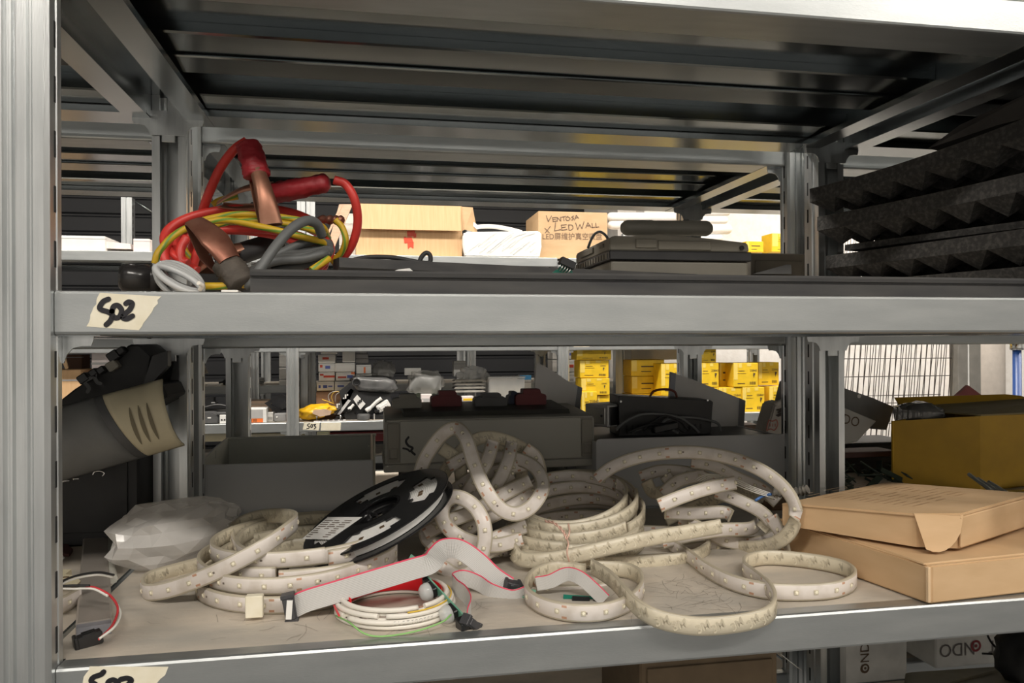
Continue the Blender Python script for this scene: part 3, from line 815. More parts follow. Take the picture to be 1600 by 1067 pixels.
reel = thing('reel', 'tilted black plastic reel with oblong windows and a paper label', 'reel', tuple(rc))
smooth_by_angle(obj('flange', flange_bm(-.001, .001), GLOSSK, reel), 30); smooth_by_angle(obj('flange', flange_bm(-.0155, -.0135), GLOSSK, reel), 30)
bm = bmesh.new(); lathe(bm, [(.030, -.0155), (.034, -.0155), (.034, .001), (.030, .001)], RM, 40, caps=False); lathe(bm, [(.014, -.012), (.030, -.012), (.030, -.010), (.014, -.010)], RM, 40, caps=False)
for k in range(6):
    box(bm, (.008, -.0015, -.0115), (.031, .0015, -.0085), RM @ Matrix.Rotation(k * math.pi / 3, 4, 'Z'))
obj('hub', bm, GLOSSK, reel)
bm = bmesh.new(); prof = []
r = .036
while r < .086:
    prof += [(r, -.0128), (r, -.0018), (r + .0022, -.0018), (r + .0022, -.0128)]; r += .0026
lathe(bm, prof, RM, 48, caps=False)
for k in range(16):
    a = k * .41
    box(bm, (.058 + .004 * (k % 3), -.003, -.0019), (.064 + .004 * (k % 3), .003, -.0012), RM @ Matrix.Rotation(a, 4, 'Z'), mi=1)
obj('wound_led_tape', bm, [WHITEB, INK], reel)
bm = bmesh.new(); pl = RM.translation + nrm * .0013
quad = [onplane(u, v, pl, nrm) for u, v in ((472, 842), (512, 808), (566, 808), (515, 843))]
prism(bm, quad, nrm * .0002); lab = obj('paper_label', bm, PAPER, reel)
bm = bmesh.new(); random.seed(4)
a, b, c, d = quad
for i in range(9):
    for j in range(3):
        t = .1 + i * .09; s0 = .06 + j * .3; s1 = s0 + random.uniform(.12, .26)
        if t < .42 and j == 1: continue
        e0 = a.lerp(b, t); e1 = d.lerp(c, t)
        stroke(bm, [e0.lerp(e1, s0), e0.lerp(e1, min(.96, s1))], .0012, nrm, .0006)
obj('printed_lines', bm, INK, lab)

# ------------------------------------------------------------------ white cable coil
wc = V((.026, .862, S1))
cc = thing('cable_coil', 'round coil of white cable with red tape inside on the front of the lower shelf', 'cable', tuple(wc))
bm = bmesh.new()
for k, (r, z) in enumerate([(.0625, .0030), (.0570, .0032), (.0640, .0085), (.0585, .0090), (.0620, .0140), (.0560, .0145), (.0575, .0190)]):
    tube(bm, cr(ring(wc.x, wc.y, wc.z + z, r, a0=180 + 20 * k, a1=180 + 20 * k + 352, seed=40 + k, wob=.0008, n=30, ry=r * .98), n=3), .0028, 8)
obj('cable', bm, WHITECAB, cc)
bm = bmesh.new(); pts = ring(wc.x, wc.y, wc.z + .014, .0515, a0=-8, a1=205, n=24, wob=.0003); T, W = ribbon_frames(pts, 0); ribbon(bm, pts, W, T, .017, .0008, mis=(0, 0, 0)); obj('tape_band', bm, REDTAPE, cc, True)['label'] = 'bright red tape round the inside'
bm = bmesh.new(); tube(bm, cr(ring(wc.x, wc.y, wc.z + .018, .054, a0=-100, a1=10, n=14, wob=.0005), n=3), .0012, 6); obj('brown_wire', bm, BROWNW, cc)
bm = bmesh.new(); tube(bm, cr(ring(wc.x, wc.y, wc.z + .0175, .0625, a0=-80, a1=20, n=14, wob=.0005), n=3), .0009, 6); obj('yellow_wire', bm, YELW, cc)
bm = bmesh.new(); tube(bm, cr(pth([(525, 962, .84), (545, 972, .80), (570, 990, .785), (600, 994, .782), (650, 986, .783), (690, 972, .79), (705, 960, .80)]), n=8), .0010, 6); obj('green_wire', bm, GREENW, cc)
bm = bmesh.new(); tube(bm, cr(pth([(518, 936, .87), (524, 950, .84), (530, 962, .82)]), n=6), .0011, 6); obj('red_wire', bm, REDW, cc)
bm = bmesh.new(); tube(bm, cr(pth([(520, 940, .872), (532, 936, .872), (548, 934, .872)]), n=6), .0042, 8); obj('heat_shrink', bm, BLACKM, cc)
bm = bmesh.new(); s_ = 'ELETTROTEK KABEL SPA'
for i, ch in enumerate(s_):
    if ch == ' ': continue
    a = R(-92 + i * 3.9); rr = .0641 + .0028
    p = V((wc.x + rr * math.cos(a), wc.y + rr * .98 * math.sin(a), wc.z + .0085))
    text(bm, ch, wallM(p, a + math.pi / 2), .0052)
obj('cable_print', bm, mat('grey sheath print', (0.35, 0.33, 0.31), 0.6), cc)

# ------------------------------------------------------------------ ribbon cables, sensor boards
def idc(parent, M, sz=(.026, .011, .012)):
    bm = bmesh.new(); x, y, z = sz
    box(bm, (-x / 2, -y / 2, -z / 2), (x / 2, y / 2, z / 2), M, .0008)
    box(bm, (-x / 2 + .002, -y / 2 - .002, -z / 2 + .001), (x / 2 - .002, -y / 2, z / 2 - .001), M, .0005)
    for k in (-1, 1): box(bm, (k * x / 2 - .002, -y / 2 - .001, -z / 2 - .001), (k * x / 2 + .002, y / 2 + .001, z / 2 + .001), M, .0005)
    return obj('plug', bm, mat('charcoal connector plastic', (0.05, 0.05, 0.055), 0.45), parent)
def ribbon_cable(label, px, mode, wid=.0235, loc=None):
    P = cr(pth(px), ds=.004); T, W = ribbon_frames(P, mode)
    t = thing('ribbon_cable', label, 'ribbon cable', tuple(P[0]))
    bm = bmesh.new(); ribbon(bm, P, W, T, wid, .001, mis=(0, 0, 0)); obj('flat_cable', bm, RIBBON, t, norm=False)
    return t, P
rc1, P1 = ribbon_cable('long grey ribbon cable with a red edge arching over the white cable coil', [(458, 948, .855), (480, 938, .852), (520, 926, .85), (580, 908, .85), (640, 890, .86), (672, 880, .87), (683, 867, .89), (695, 857, .91), (718, 858, .92), (745, 876, .91), (770, 900, .90), (795, 917, .895)], 1.0)
p = atY(453, 949, .853); idc(rc1, frame(p, R(0), 0, R(80)))
bm = bmesh.new(); box(bm, (-.003, -.008, -.010), (.003, -.006, .010), frame(p, 0, 0, R(4))); obj('strain_clip', bm, WHITEB, rc1)
p = atY(801, 916, .893); idc(rc1, frame(p, R(10), R(15), R(15)), (.016, .011, .012))
rc2, P2 = ribbon_cable('short curling grey ribbon cable between the sensor board and the front loop', [(733, 966, .80), (734, 945, .815), (726, 928, .845), (712, 917, .87), (708, 908, .89), (724, 903, .905), (748, 911, .90), (768, 924, .885), (800, 934, .875), (826, 927, .875)], 0.15, .019)
p = atY(736, 974, .79); idc(rc2, frame(p, R(40), 0, R(40)), (.02, .009, .009))
rc3, P3 = ribbon_cable('pale ribbon cable end lying inside the front loop of led strip', [(838, 912, .88), (860, 908, .875), (885, 897, .87), (905, 902, .86), (925, 918, .85), (945, 938, .84)], 0.55, .016)
def board(label, a, b, wdt, nr, dome=True, Ya=.86, Yb=.80, mt=PCB, z_dn=0):
    A, Bp = atY(*a, Ya), atY(*b, Yb); t_ = (Bp - A).normalized(); L = (Bp - A).length
    n = V(nr); n = (n - t_ * n.dot(t_)).normalized(); s = n.cross(t_)
    M = Matrix(((t_.x, s.x, n.x, A.x), (t_.y, s.y, n.y, A.y), (t_.z, s.z, n.z, A.z), (0, 0, 0, 1)))
    th = thing('circuit_board', label, 'circuit board', tuple(A))
    bm = bmesh.new(); box(bm, (0, -wdt / 2, 0), (L, wdt / 2, .0016), M); bd = obj('board', bm, mt, th)
    bm = bmesh.new()
    for k in range(int(L / .005)): box(bm, (.003 + k * .005, -wdt / 2 + .001, .0016), (.0055 + k * .005, -wdt / 2 + .003, .0032), M)
    obj('solder_parts', bm, PINS, bd)
    if dome:
        for f in (.2, .68):
            MM = M @ Matrix.Translation((L * f, 0, .0016))
            bm = bmesh.new(); box(bm, (-.008, -.006, 0), (.008, .006, .006), MM, .001); sk = obj('sensor_socket', bm, BLACKP, th)
            bm = bmesh.new(); lathe(bm, [(.0095, .006), (.0098, .009), (.009, .0135), (.006, .0168), (.0005, .018)], MM, 20); obj('sensor_dome', bm, DOME, sk)
    return th, M, L
tb_, MB_, LB_ = board('narrow green sensor board with two clear domes leaning on the white cable coil', (668, 905), (736, 978), .012, (-.75, -.5, -.25), Ya=.875, Yb=.79)
bm = bmesh.new(); box(bm, (LB_ - .012, -.008, .0016), (LB_ + .002, .008, .012), MB_, .001); obj('pin_header', bm, BLACKP, tb_)
bm = bmesh.new(); box(bm, (.001, -.006, .0016), (.012, .006, .0075), MB_, .0008); obj('pin_header', bm, BLACKP, tb_)
b2, _, _ = board('tip of a small green board sticking up behind the arching ribbon cable', (640, 872), (668, 892), .010, (-.6, -.6, .4), dome=False, Ya=.905, Yb=.885)
b3, M3, _ = board('small green board end plugged into the ribbon cable beside the front loop', (800, 924), (836, 930), .014, (.1, -.5, .8), dome=False, Ya=.885, Yb=.875)
b4, M4, L4 = board('green board lying inside the front loop of led strip', (880, 938), (945, 942), .014, (0, -.6, .8), dome=False, Ya=.862, Yb=.85, mt=PCBD)
bm = bmesh.new(); box(bm, (.01, -.004, .0016), (.03, .003, .006), M4, .0006); box(bm, (.034, -.002, .0016), (.042, .004, .009), M4, .0006); obj('chip_package', bm, BLACKP, b4)

# ------------------------------------------------------------------ grey channel, lead and tag on the far left
a, b = atZ(147, 988, S1), atZ(150, 830, S1)
dv = b - a; L = dv.length; rz = math.atan2(dv.y, dv.x) - math.pi / 2
t = thing('led_channel', 'grey flat metal channel lying front to back at the left end of the lower shelf', 'channel', tuple(a))
M = frame(a, rz); hw = .0165
bm = bmesh.new(); prism(bm, [(-hw, 0, 0), (hw, 0, 0), (hw, 0, .010), (hw - .002, 0, .012), (-hw + .002, 0, .012), (-hw, 0, .010)], (0, L, 0), M)
obj('body', bm, mat('brushed warm grey metal', (0.40, 0.36, 0.32), 0.4, 0.35, var=0.06, scale=4), t)
bm = bmesh.new(); prism(bm, [(-hw + .001, -.001, .0005), (hw - .001, -.001, .0005), (hw - .001, -.001, .011), (-hw + .001, -.001, .011)], (0, -.012, 0), M); obj('end_cap', bm, mat('slate end cap', (0.22, 0.22, 0.24), 0.35), t)
t = thing('plug_lead', 'black three way plug on red, white and dark wires at the left end', 'wire lead', tuple(atY(140, 1000, .79)))
M = frame(atZ(140, 1008, S1) + V((0, 0, .006)), R(28), 0, R(-8))
bm = bmesh.new(); box(bm, (-.011, -.006, -.006), (.011, .006, .006), M, .001); box(bm, (-.014, -.007, -.007), (-.010, .007, .007), M, .001)
for k in (-1, 0, 1): box(bm, (-.006, k * .004 - .001, .006), (.006, k * .004 + .001, .0072), M)
obj('plug', bm, BLACKP, t)
for nm, mt, off, path in (('white_wire', WHITEW, 0, [(155, 998, .80), (180, 978, .82), (188, 958, .85), (181, 940, .88)]),
                          ('red_wire', REDW, .001, [(155, 1000, .80), (176, 978, .83), (184, 952, .86), (172, 932, .88), (150, 920, .89), (135, 918, .90)]),
                          ('white_wire', WHITEW, .002, [(168, 934, .86), (145, 923, .87), (115, 923, .875), (97, 922, .88), (94, 918, .885), (108, 910, .90), (130, 904, .92), (155, 901, .94), (176, 905, .96)]),
                          ('dark_wire', BLACKM, .0035, [(140, 920, .87), (115, 920, .875), (96, 920, .88), (100, 912, .89), (125, 903, .92), (155, 899, .94), (178, 903, .96)])):
    bm = bmesh.new(); tube(bm, cr([q + V((0, 0, off)) for q in pth(path)], n=8), .0013, 6); obj(nm, bm, mt, t)
bm = bmesh.new(); q = [atZ(u, v, S1 + .012) for u, v in ((60, 893), (112, 899), (126, 908), (118, 916), (60, 910))]; prism(bm, q, (0, 0, .0008))
box(bm, atZ(103, 902, S1 + .0128) - V((.003, .0015, 0)), atZ(103, 902, S1 + .0128) + V((.003, .0015, .0008)), mi=1)
box(bm, atZ(70, 905, S1) - V((.02, .004, 0)), atZ(70, 905, S1 + .012) + V((.016, .006, 0)))
tag(obj('strip_tag', bm, [CREAM, INK]), 'cream connector tag half hidden by the left post', 'tag')
led_strip('end of a led strip sticking out beside the left post', [([atZ(40, 962, ZC), atZ(90, 948, ZC), atZ(125, 930, ZC)], 0, 1)], maxchips=8, prt=False)
bm = bmesh.new(); prism(bm, [atZ(u, v, S1 + .001) for u, v in ((70, 872), (92, 842), (114, 862), (108, 870), (88, 868))], (0, 0, .004)); tag(obj('plastic_offcut', bm, mat('dark red black scrap', (0.09, 0.03, 0.025), 0.4)), 'dark reddish plastic scrap at the far left of the deck', 'scrap')
bm = bmesh.new(); prism(bm, [atZ(u, v, S1 + .0055) for u, v in ((70, 882), (96, 866), (101, 872), (92, 880))], (0, 0, .001)); tag(obj('paper_offcut', bm, PAPER), 'white paper scrap at the far left of the deck', 'scrap')

# paper scraps at the back of the shelf
def crumple(name, label, pts, mt, cat='scrap', lift=.01, seed=0, n=7):
    """creased sheet over a pixel quad lying on the deck"""
    random.seed(seed); Q = [atZ(u, v, S1 + .0008) for u, v in pts]; bm = bmesh.new(); G = {}
    for i in range(n + 1):
        for j in range(n + 1):
            s, t_ = i / n, j / n
            p = Q[0].lerp(Q[1], s).lerp(Q[3].lerp(Q[2], s), t_); p.z += random.uniform(0, lift) * (0.3 + math.sin(math.pi * s) * .7)
            G[i, j] = bm.verts.new(p)
    for i in range(n):
        for j in range(n): bm.faces.new((G[i, j], G[i + 1, j], G[i + 1, j + 1], G[i, j + 1]))
    o = obj(name, bm, mt); md = o.modifiers.new('thick', 'SOLIDIFY'); md.thickness = .0008
    return tag(o, label, cat)
crumple('paper_scrap', 'crumpled dusty paper scrap at the back left of the lower shelf', [(130, 812), (176, 814), (190, 797), (148, 790)], PAPERG, lift=.016, seed=3, n=4)
crumple('paper_scrap', 'tiny pale paper scrap behind the plastic bag', [(204, 820), (216, 821), (212, 814), (205, 814)], PAPERG, lift=.004, seed=5, n=2)
# hose behind the channel
bm = bmesh.new(); tube(bm, cr([atZ(u, v, S1 + .006) for u, v in ((146, 826), (160, 816), (168, 826), (171, 850), (172, 880), (176, 905))], n=7), .006, 8)
tag(obj('grey_hose', bm, PAPERG), 'dull grey hose curving behind the flat channel', 'hose')

# ------------------------------------------------------------------ clear plastic bag
bm = bmesh.new(); bmesh.ops.create_icosphere(bm, subdivisions=3, radius=1.0); random.seed(77)
from mathutils import noise
ca, cb = atZ(186, 902, S1), atZ(362, 862, S1)
mid = (ca + cb) / 2; dx = (cb - ca); rz = math.atan2(dx.y, dx.x); Lb = dx.length / 2
Mb = frame((mid.x, mid.y + .01, S1 + .040), rz + .0)
for v in bm.verts:
    d = v.co.copy(); q = d.copy()
    tp = 1.0 - .35 * max(0, d.x) 
    nx = noise.noise(d * 1.4 + V((3, 1, 7))) * .16 + min(.22, abs(noise.noise(d * 1.9 + V((d.z, 0, 4))))) * .9 - .2 + min(.1, abs(noise.noise(d * 3.8))) * .5
    s = 1 + nx * .8 + random.uniform(-.07, .07)
    p = V((math.copysign(abs(d.x) ** .8, d.x) * (Lb + .01) * s, math.copysign(abs(d.y) ** .9, d.y) * .055 * s * tp, math.copysign(abs(d.z) ** .8, d.z) * .042 * s * tp))
    p.z += .012 * max(0, d.x)
    v.co = Mb @ p
    if v.co.z < S1 + .0006: v.co.z = S1 + .0006
bmesh.ops.triangulate(bm, faces=bm.faces); bmesh.ops.subdivide_edges(bm, edges=list(bm.edges), cuts=1, use_grid_fill=True, smooth=.15)
bag = obj('plastic_bag', bm, CLEAR, None, False)
tag(bag, 'crumpled clear plastic bag lying left of the white led coil', 'plastic bag')
bm = bmesh.new(); n = 9; G = {}
Q = [atY(345, 812, 1.12), atY(430, 800, 1.16), atY(425, 835, 1.10), atY(350, 850, 1.06)]; random.seed(8)
for i in range(n + 1):
    for j in range(n + 1):
        p = Q[0].lerp(Q[1], i / n).lerp(Q[3].lerp(Q[2], i / n), j / n) + V((0, random.uniform(-.008, .008), random.uniform(-.004, .004))); G[i, j] = bm.verts.new(p)
for i in range(n):
    for j in range(n): bm.faces.new((G[i, j], G[i + 1, j], G[i + 1, j + 1], G[i, j + 1]))
o = obj('bag_neck', bm, CLEAR, bag, False)

# ------------------------------------------------------------------ two flat brown cartons on the right
a = atZ(1452, 946, S1)
M = frame(a, R(5.5))
t = thing('cardboard_box', 'flat brown cardboard box standing on the deck, lower of the two', 'box', tuple(a))
W_, D_, H_ = .36, .25, .0435
bm = bmesh.new()
pl = [(.004, 0), (W_, 0), (W_, D_), (-.022, D_), (0, .004)]
prism(bm, [(x, y, .0015) for x, y in pl], (0, 0, H_ - .0015), M)
bmesh.ops.bevel(bm, geom=[e for e in bm.edges], offset=.0016, segments=2, affect='EDGES')
obj('body', bm, CARD, t)
bm = bmesh.new(); box(bm, (-.002, -.0012, .003), (.0016, .0035, H_ - .001), M, .0008); obj('corner_seam', bm, mat('pale carton edge', (0.72, 0.52, 0.32), 0.8), t)
bm = bmesh.new(); box(bm, (-.001, .006, H_ - .0012), (W_ - .002, D_ - .004, H_ + .0016), M @ Matrix.Translation((0, 0, 0)), .0012); obj('lid_panel', bm, CARD, t)
L_ = atZ(1240, 795, S1 + H_ + .003)
a2 = atZ(1478, 867, S1 + H_ + .004)
t = thing('cardboard_box', 'flat brown mailer box with a curved tuck flap, resting on the lower box', 'box', tuple(a2))
M = frame(a2, R(25)); def_t = lambda bm: [setattr(v.co, 'z', v.co.z * (1 - .30 * max(0, v.co.y) / .196)) for v in bm.verts] and bm.transform(M)
W2, D2, H2 = .232, .196, .044
bm = bmesh.new()
pl = [(.034, 0), (W2, 0), (W2, D2), (-.030, D2), (0, .034)]
prism(bm, [(x, y, .002) for x, y in pl], (0, 0, H2 - .006)); def_t(bm)
obj('body', bm, CARD, t)
bm = bmesh.new(); pt = [(-.003, .034), (.032, -.003), (W2, -.002), (W2, D2), (-.032, D2)]
prism(bm, [(x, y, H2 - .004) for x, y in pt], (0, 0, .004)); bmesh.ops.bevel(bm, geom=list(bm.edges), offset=.0012, segments=2, affect='EDGES'); def_t(bm); obj('lid', bm, CARD, t)
bm = bmesh.new()
pl = [V((.034, -.004, H2 - .002)), V((-.004, .034, H2 - .003))]
arc = []
for k in range(9):
    s = k / 8; p = pl[1].lerp(pl[0], s); arc.append(p + V((-.010, -.012, -.040)) * (math.sin(math.pi * min(1, .25 + s * .75)) ** .6 if s < 1 else 0))
prism(bm, [pl[0]] + [pl[1]] + arc[1:-1], (.0016, .0016, .001), M); obj('tuck_flap', bm, CARD, t)
bm = bmesh.new(); box(bm, (.03, -.0035, .004), (W2 - .004, -.0002, H2 - .004), M, .001); obj('front_panel', bm, CARD, t)
bm = bmesh.new(); random.seed(12)
for i in range(14):
    y = .06 + i * .012
    for j in range(3):
        x0 = .04 + j * .055 + random.uniform(0, .01)
        stroke(bm, [M @ V((x0, y, H2 * (1 - .30 * y / .196) + .0003)), M @ V((x0 + random.uniform(.02, .05), y, H2 * (1 - .30 * y / .196) + .0003))], .0012, M.to_3x3() @ V((0, 0, 1)))
obj('faint_print', bm, mat('faint carton print', (0.50, 0.33, 0.19), 0.8), t)

# fine dark dust hairs on the deck inside the loops
bm = bmesh.new(); random.seed(61)
for k in range(120):
    u, v = (random.gauss(1085, 45), random.gauss(925, 22)) if k < 75 else (random.uniform(240, 800), random.uniform(930, 1000))
    p = atZ(u, v, S1 + .0003); a = random.uniform(0, math.pi); L = random.uniform(.004, .022); d = V((math.cos(a), math.sin(a), 0))
    if p.y < FY + .012: continue
    stroke(bm, [p - d * L, p + V((-d.y, d.x, 0)) * random.uniform(-.004, .004), p + d * L], .0004, (0, 0, 1), .0002)
tag(obj('dust_hairs', bm, mat('dust hair', (0.27, 0.24, 0.20), 0.9)), 'fine dark dust hairs scattered on the lower shelf deck', 'dust', kind='stuff')

# ================================================================== the upper shelf with the taped S02 label
def pY(L): return [atY(*q) for q in L]
def loft_lever(bm, A, B, n, w0, w1, w2, off0, off1, h=.005, th=.0011, f=.42, tip=0.0):
    """half-round folded sheet lever from A to B, bowed out along n"""
    ax = (B - A); L = ax.length; ax = ax.normalized(); n = (n - ax * n.dot(ax)).normalized(); s = ax.cross(n)
    rows = []; K = 22
    for i in range(K + 1):
        t = i / K
        w = w0 + (w1 - w0) * min(1, t / f) if t < f else w1 + (w2 - w1) * ((t - f) / (1 - f))
        off = off0 + (off1 - off0) * t + .006 * math.sin(math.pi * t)
        if t > .9: off += tip * (t - .9) / .1
        c = A + ax * (L * t) + n * off
        rows.append((c, w, h * (1 - .5 * t)))
    def pt(c, w, hh, a, d): return c + s * ((w - d) * math.sin(a)) + n * ((hh - d) * math.cos(a) * 1.0)
    AN = [R(-95 + 190 * k / 10) for k in range(11)]
    O = [[bm.verts.new(pt(c, w / 2, hh, a, 0)) for a in AN] for c, w, hh in rows]
    I = [[bm.verts.new(pt(c, w / 2, hh, a, th)) for a in AN] for c, w, hh in rows]
    for i in range(K):
        for k in range(10):
            bm.faces.new((O[i][k], O[i][k + 1], O[i + 1][k + 1], O[i + 1][k])); bm.faces.new((I[i][k], I[i + 1][k], I[i + 1][k + 1], I[i][k + 1]))
        for k in (0, 10): bm.faces.new((O[i][k], O[i + 1][k], I[i + 1][k], I[i][k]))
    for i in (0, K):
        for k in range(10): bm.faces.new((O[i][k], I[i][k], I[i][k + 1], O[i][k + 1]))
def clamp(parent, A, B, n, gripm, jawm, w=(.020, .024, .030), gl=.45, gap=.010, spring=True, gr=.0135, wr=True, gtip=1.0):
    ax = (B - A).normalized(); L = (B - A).length; n = V(n); n = (n - ax * n.dot(ax)).normalized(); s = ax.cross(n)
    for sg in (1, -1):
        bm = bmesh.new()
        loft_lever(bm, A + ax * (L * (gl - .06)), B, n * sg, w[0], w[1], w[2], gap if sg > 0 else gap * .9, .0015, h=.0065)
        o = obj('clamp' if sg > 0 else 'lower_jaw', bm, jawm, parent if sg > 0 else cl_, True); smooth_by_angle(o, 40)
        if sg > 0: cl_ = o
    K = 26
    bm = bmesh.new(); rings = []; random.seed(int(L * 1e5))
    for i in range(K + 1):
        t = i / K; c = A + ax * (L * gl * t)
        rr = gr * (1.0 + .12 * t) * (1 if .06 < t < .97 else .86)
        if t == 0: rr *= .7
        rings.append([bm.verts.new(c + (s * math.cos(2 * math.pi * k / 16) * rr * 1.12 + n * math.sin(2 * math.pi * k / 16) * rr * .95) * (1 + (random.uniform(-.06, .06) if wr else 0) + (.09 * math.sin(k * 2.4 + i * .35) if wr else 0))) for k in range(16)])
    for a, b in zip(rings[:-1], rings[1:]):
        for k in range(16): bm.faces.new((a[k], a[(k + 1) % 16], b[(k + 1) % 16], b[k]))
    bm.faces.new(rings[0][::-1]); bm.faces.new(rings[-1])
    obj('grip', bm, gripm, cl_, True)
    if spring:
        bm = bmesh.new(); c = A + ax * (L * (gl + .1)); pts = []
        for k in range(60):
            a = k * .55; pts.append(c + s * (-.009 + .018 * k / 59) + (ax * math.cos(a) + n * math.sin(a)) * .006)
        tube(bm, pts, .0012, 6); obj('spring', bm, STEEL, cl_)
def pxring(cu, cv, ru, rv, Yc, dY, a0, a1, rot=0, n=22, seed=0):
    random.seed(seed); ph = random.uniform(0, 6); out = []
    for k in range(n + 1):
        a = R(a0 + (a1 - a0) * k / n); wv = 1 + .03 * math.sin(3 * a + ph)
        x, y = ru * wv * math.cos(a), rv * wv * math.sin(a)
        out.append(atY(cu + x * math.cos(rot) + y * math.sin(rot), cv - y * math.cos(rot) + x * math.sin(rot), Yc + dY * math.sin(a)))
    return out
camN = lambda p: -p.normalized()
# red jumper lead with two red-gripped copper clamps
t = thing('jumper_cable', 'red jumper lead with two red gripped copper clamps on the upper shelf', 'jumper cable', tuple(atY(385, 455, 1.02)))
bm = bmesh.new()
tube(bm, cr(pY([(386, 220, 1.0), (366, 234, 1.0), (345, 262, 1.01), (328, 298, 1.02), (318, 326, 1.04), (310, 355, 1.06), (300, 390, 1.07), (299, 418, 1.07)]), n=9), .0058, 10)
tube(bm, cr(pY([(522, 281, .99), (540, 288, .99), (554, 312, .99), (559, 345, 1.0), (553, 375, 1.01), (540, 398, 1.02), (522, 412, 1.03)]), n=9), .0056, 10)
for k, (cu, cv, ru, rv, rot, a0, a1) in enumerate([(386, 378, 126, 54, .02, -40, 222), (392, 388, 122, 52, .05, -30, 215), (388, 397, 116, 40, .03, -45, 226), (384, 404, 120, 43, .06, -30, 200)]):
    tube(bm, cr(pxring(cu, cv, ru, rv, 1.01 + .008 * k, .03, a0, a1, rot, seed=k), n=4), .0056, 10)
for pts in ([(265, 372, 1.0), (256, 395, .99), (262, 418, .985)], [(292, 370, 1.0), (282, 392, .995), (286, 420, .99)], [(318, 365, 1.03), (308, 395, 1.03), (300, 420, 1.03)]):
    tube(bm, cr(pY(pts), n=8), .0056, 10)
obj('cable', bm, REDRUB, t, norm=False)
A, B_ = atY(387, 222, .985), atY(424, 352, .955); clamp(t, A, B_, camN(A) + V((.25, 0, 0)), REDGRIP, COPPER, w=(.018, .021, .027), gl=.43, gap=.006, gr=.0125, spring=False)
A, B_ = atY(514, 285, .99), atY(344, 318, 1.03); clamp(t, A, B_, V((0, -.5, 1)), REDGRIP, COPPER, w=(.018, .022, .022), gl=.55, gap=.008, gr=.0120, spring=False)
# yellow-green earth lead
t = thing('earth_cable', 'yellow and green striped cable wound round the red jumper lead', 'cable', tuple(atY(300, 455, .98)))
bm = bmesh.new()
for pts in ([(242, 412, .93), (246, 397, .93), (255, 385, .935), (272, 368, .94), (301, 353, .95), (350, 344, .955), (411, 355, .945), (464, 368, .945), (504, 379, .96), (500, 387, .98)],
            [(306, 347, .985), (335, 340, .985), (367, 335, .985), (403, 336, .985), (450, 341, .985), (500, 352, .99), (513, 372, 1.02)],
            [(335, 352, .99), (370, 345, .985), (410, 346, .98), (460, 352, .98), (508, 366, 1.0)],
            [(524, 343, 1.0), (535, 356, 1.0), (540, 376, 1.0), (533, 395, 1.01), (518, 409, 1.02)],
            [(514, 404, .93), (500, 413, .92), (486, 422, .915)],
            [(318, 447, .87), (345, 447, .87), (385, 444, .87)], [(292, 352, 1.05), (287, 385, 1.05), (302, 410, 1.05)], [(332, 320, 1.08), (345, 312, 1.08), (372, 307, 1.08)]):
    tube(bm, cr(pY(pts), n=8), .0041, 10, uvtwist=7)
obj('cable', bm, YGCAB, t, norm=False)
A, B_ = atY(536, 344, 1.0), atY(498, 343, 1.03); bm = bmesh.new(); pts = cr([A, A.lerp(B_, .4), B_], n=8); tube(bm, pts, [.0035 + .003 * abs(math.sin(i * .8)) for i in range(len(pts))], 8); obj('crimp_lug', bm, RUSTC, t)
# grey jumper lead with brownish copper clamps
t = thing('jumper_cable', 'grey jumper lead with two browned copper clamps, coiled before the red lead', 'jumper cable', tuple(atY(440, 455, .93)))
bm = bmesh.new()
tube(bm, cr(pY([(384, 447, .872), (393, 440, .87), (410, 415, .875), (430, 386, .885), (455, 358, .90), (478, 345, .915), (495, 350, .93), (503, 368, .945)]), n=9), .0058, 10)
for k in range(7):
    tube(bm, cr(pY([(392 + 8 * k, 424 - k, .93 + .012 * k), (430 + 6 * k, 408 - 4 * k, .925 + .012 * k), (475 + 3 * k, 390 - 4.0 * k + 14, .925 + .012 * k), (506 + (k % 3) * 4, 388 - 3 * k + 8, .935 + .012 * k), (508, 398, .955 + .01 * k)]), n=7), .0053, 10)
tube(bm, cr(pY([(400, 418, .95), (440, 395, .95), (490, 375, .96), (515, 388, .975), (505, 402, .97), (470, 415, .95), (425, 424, .94)]), n=8), .0053, 10)
obj('cable', bm, GREYCAB, t, norm=False)
A, B_ = atY(381, 447, .868), atY(303, 346, .90); clamp(t, A, B_, V((.35, -.75, .3)), mat('worn grey brown grip', (0.075, 0.062, 0.05), 0.75, var=0.3, scale=60, bump=0.5, bscale=120), RUSTC, w=(.024, .032, .022), gl=.36, gap=.010, gr=.0135)
A, B_ = atY(442, 374, 1.10), atY(297, 423, 1.06); clamp(t, A, B_, V((.1, -.6, .8)), BLACKM, COPPER, w=(.020, .026, .032), gl=.50, gap=.008, gr=.0130, spring=False, wr=False)
# black plug with light grey flex
t = thing('power_plug', 'black round plug with a hank of light grey flex at the left shelf end', 'plug', tuple(atY(215, 456, .85)))
A = atY(184, 433, .85); B_ = atY(244, 436, .862); ax = (B_ - A).normalized()
M = Matrix.Translation(A) @ V((0, 0, 1)).rotation_difference(ax).to_matrix().to_4x4()
bm = bmesh.new(); L = (B_ - A).length
lathe(bm, [(.003, 0), (.010, .0008), (.0138, .004), (.0148, .010), (.0148, L * .78), (.0138, L * .80), (.0138, L * .84), (.0150, L * .86), (.0150, L * 1.05), (.012, L * 1.12)], M, 28)
obj('plug_body', bm, mat('shiny black plastic', (0.02, 0.019, 0.019), 0.22), t, norm=True)
bm = bmesh.new()
for sg in (-1, 1):
    prism(bm, [(sg * .0095 - .0022, 0, L * 1.1), (sg * .0095 + .0022, 0, L * 1.1), (sg * .0095 + .0022, 0, L * 1.3), (sg * .0095 - .0022, 0, L * 1.3)], (0, .0044, 0), M)
obj('prong', bm, CHROME, t)
bm = bmesh.new()
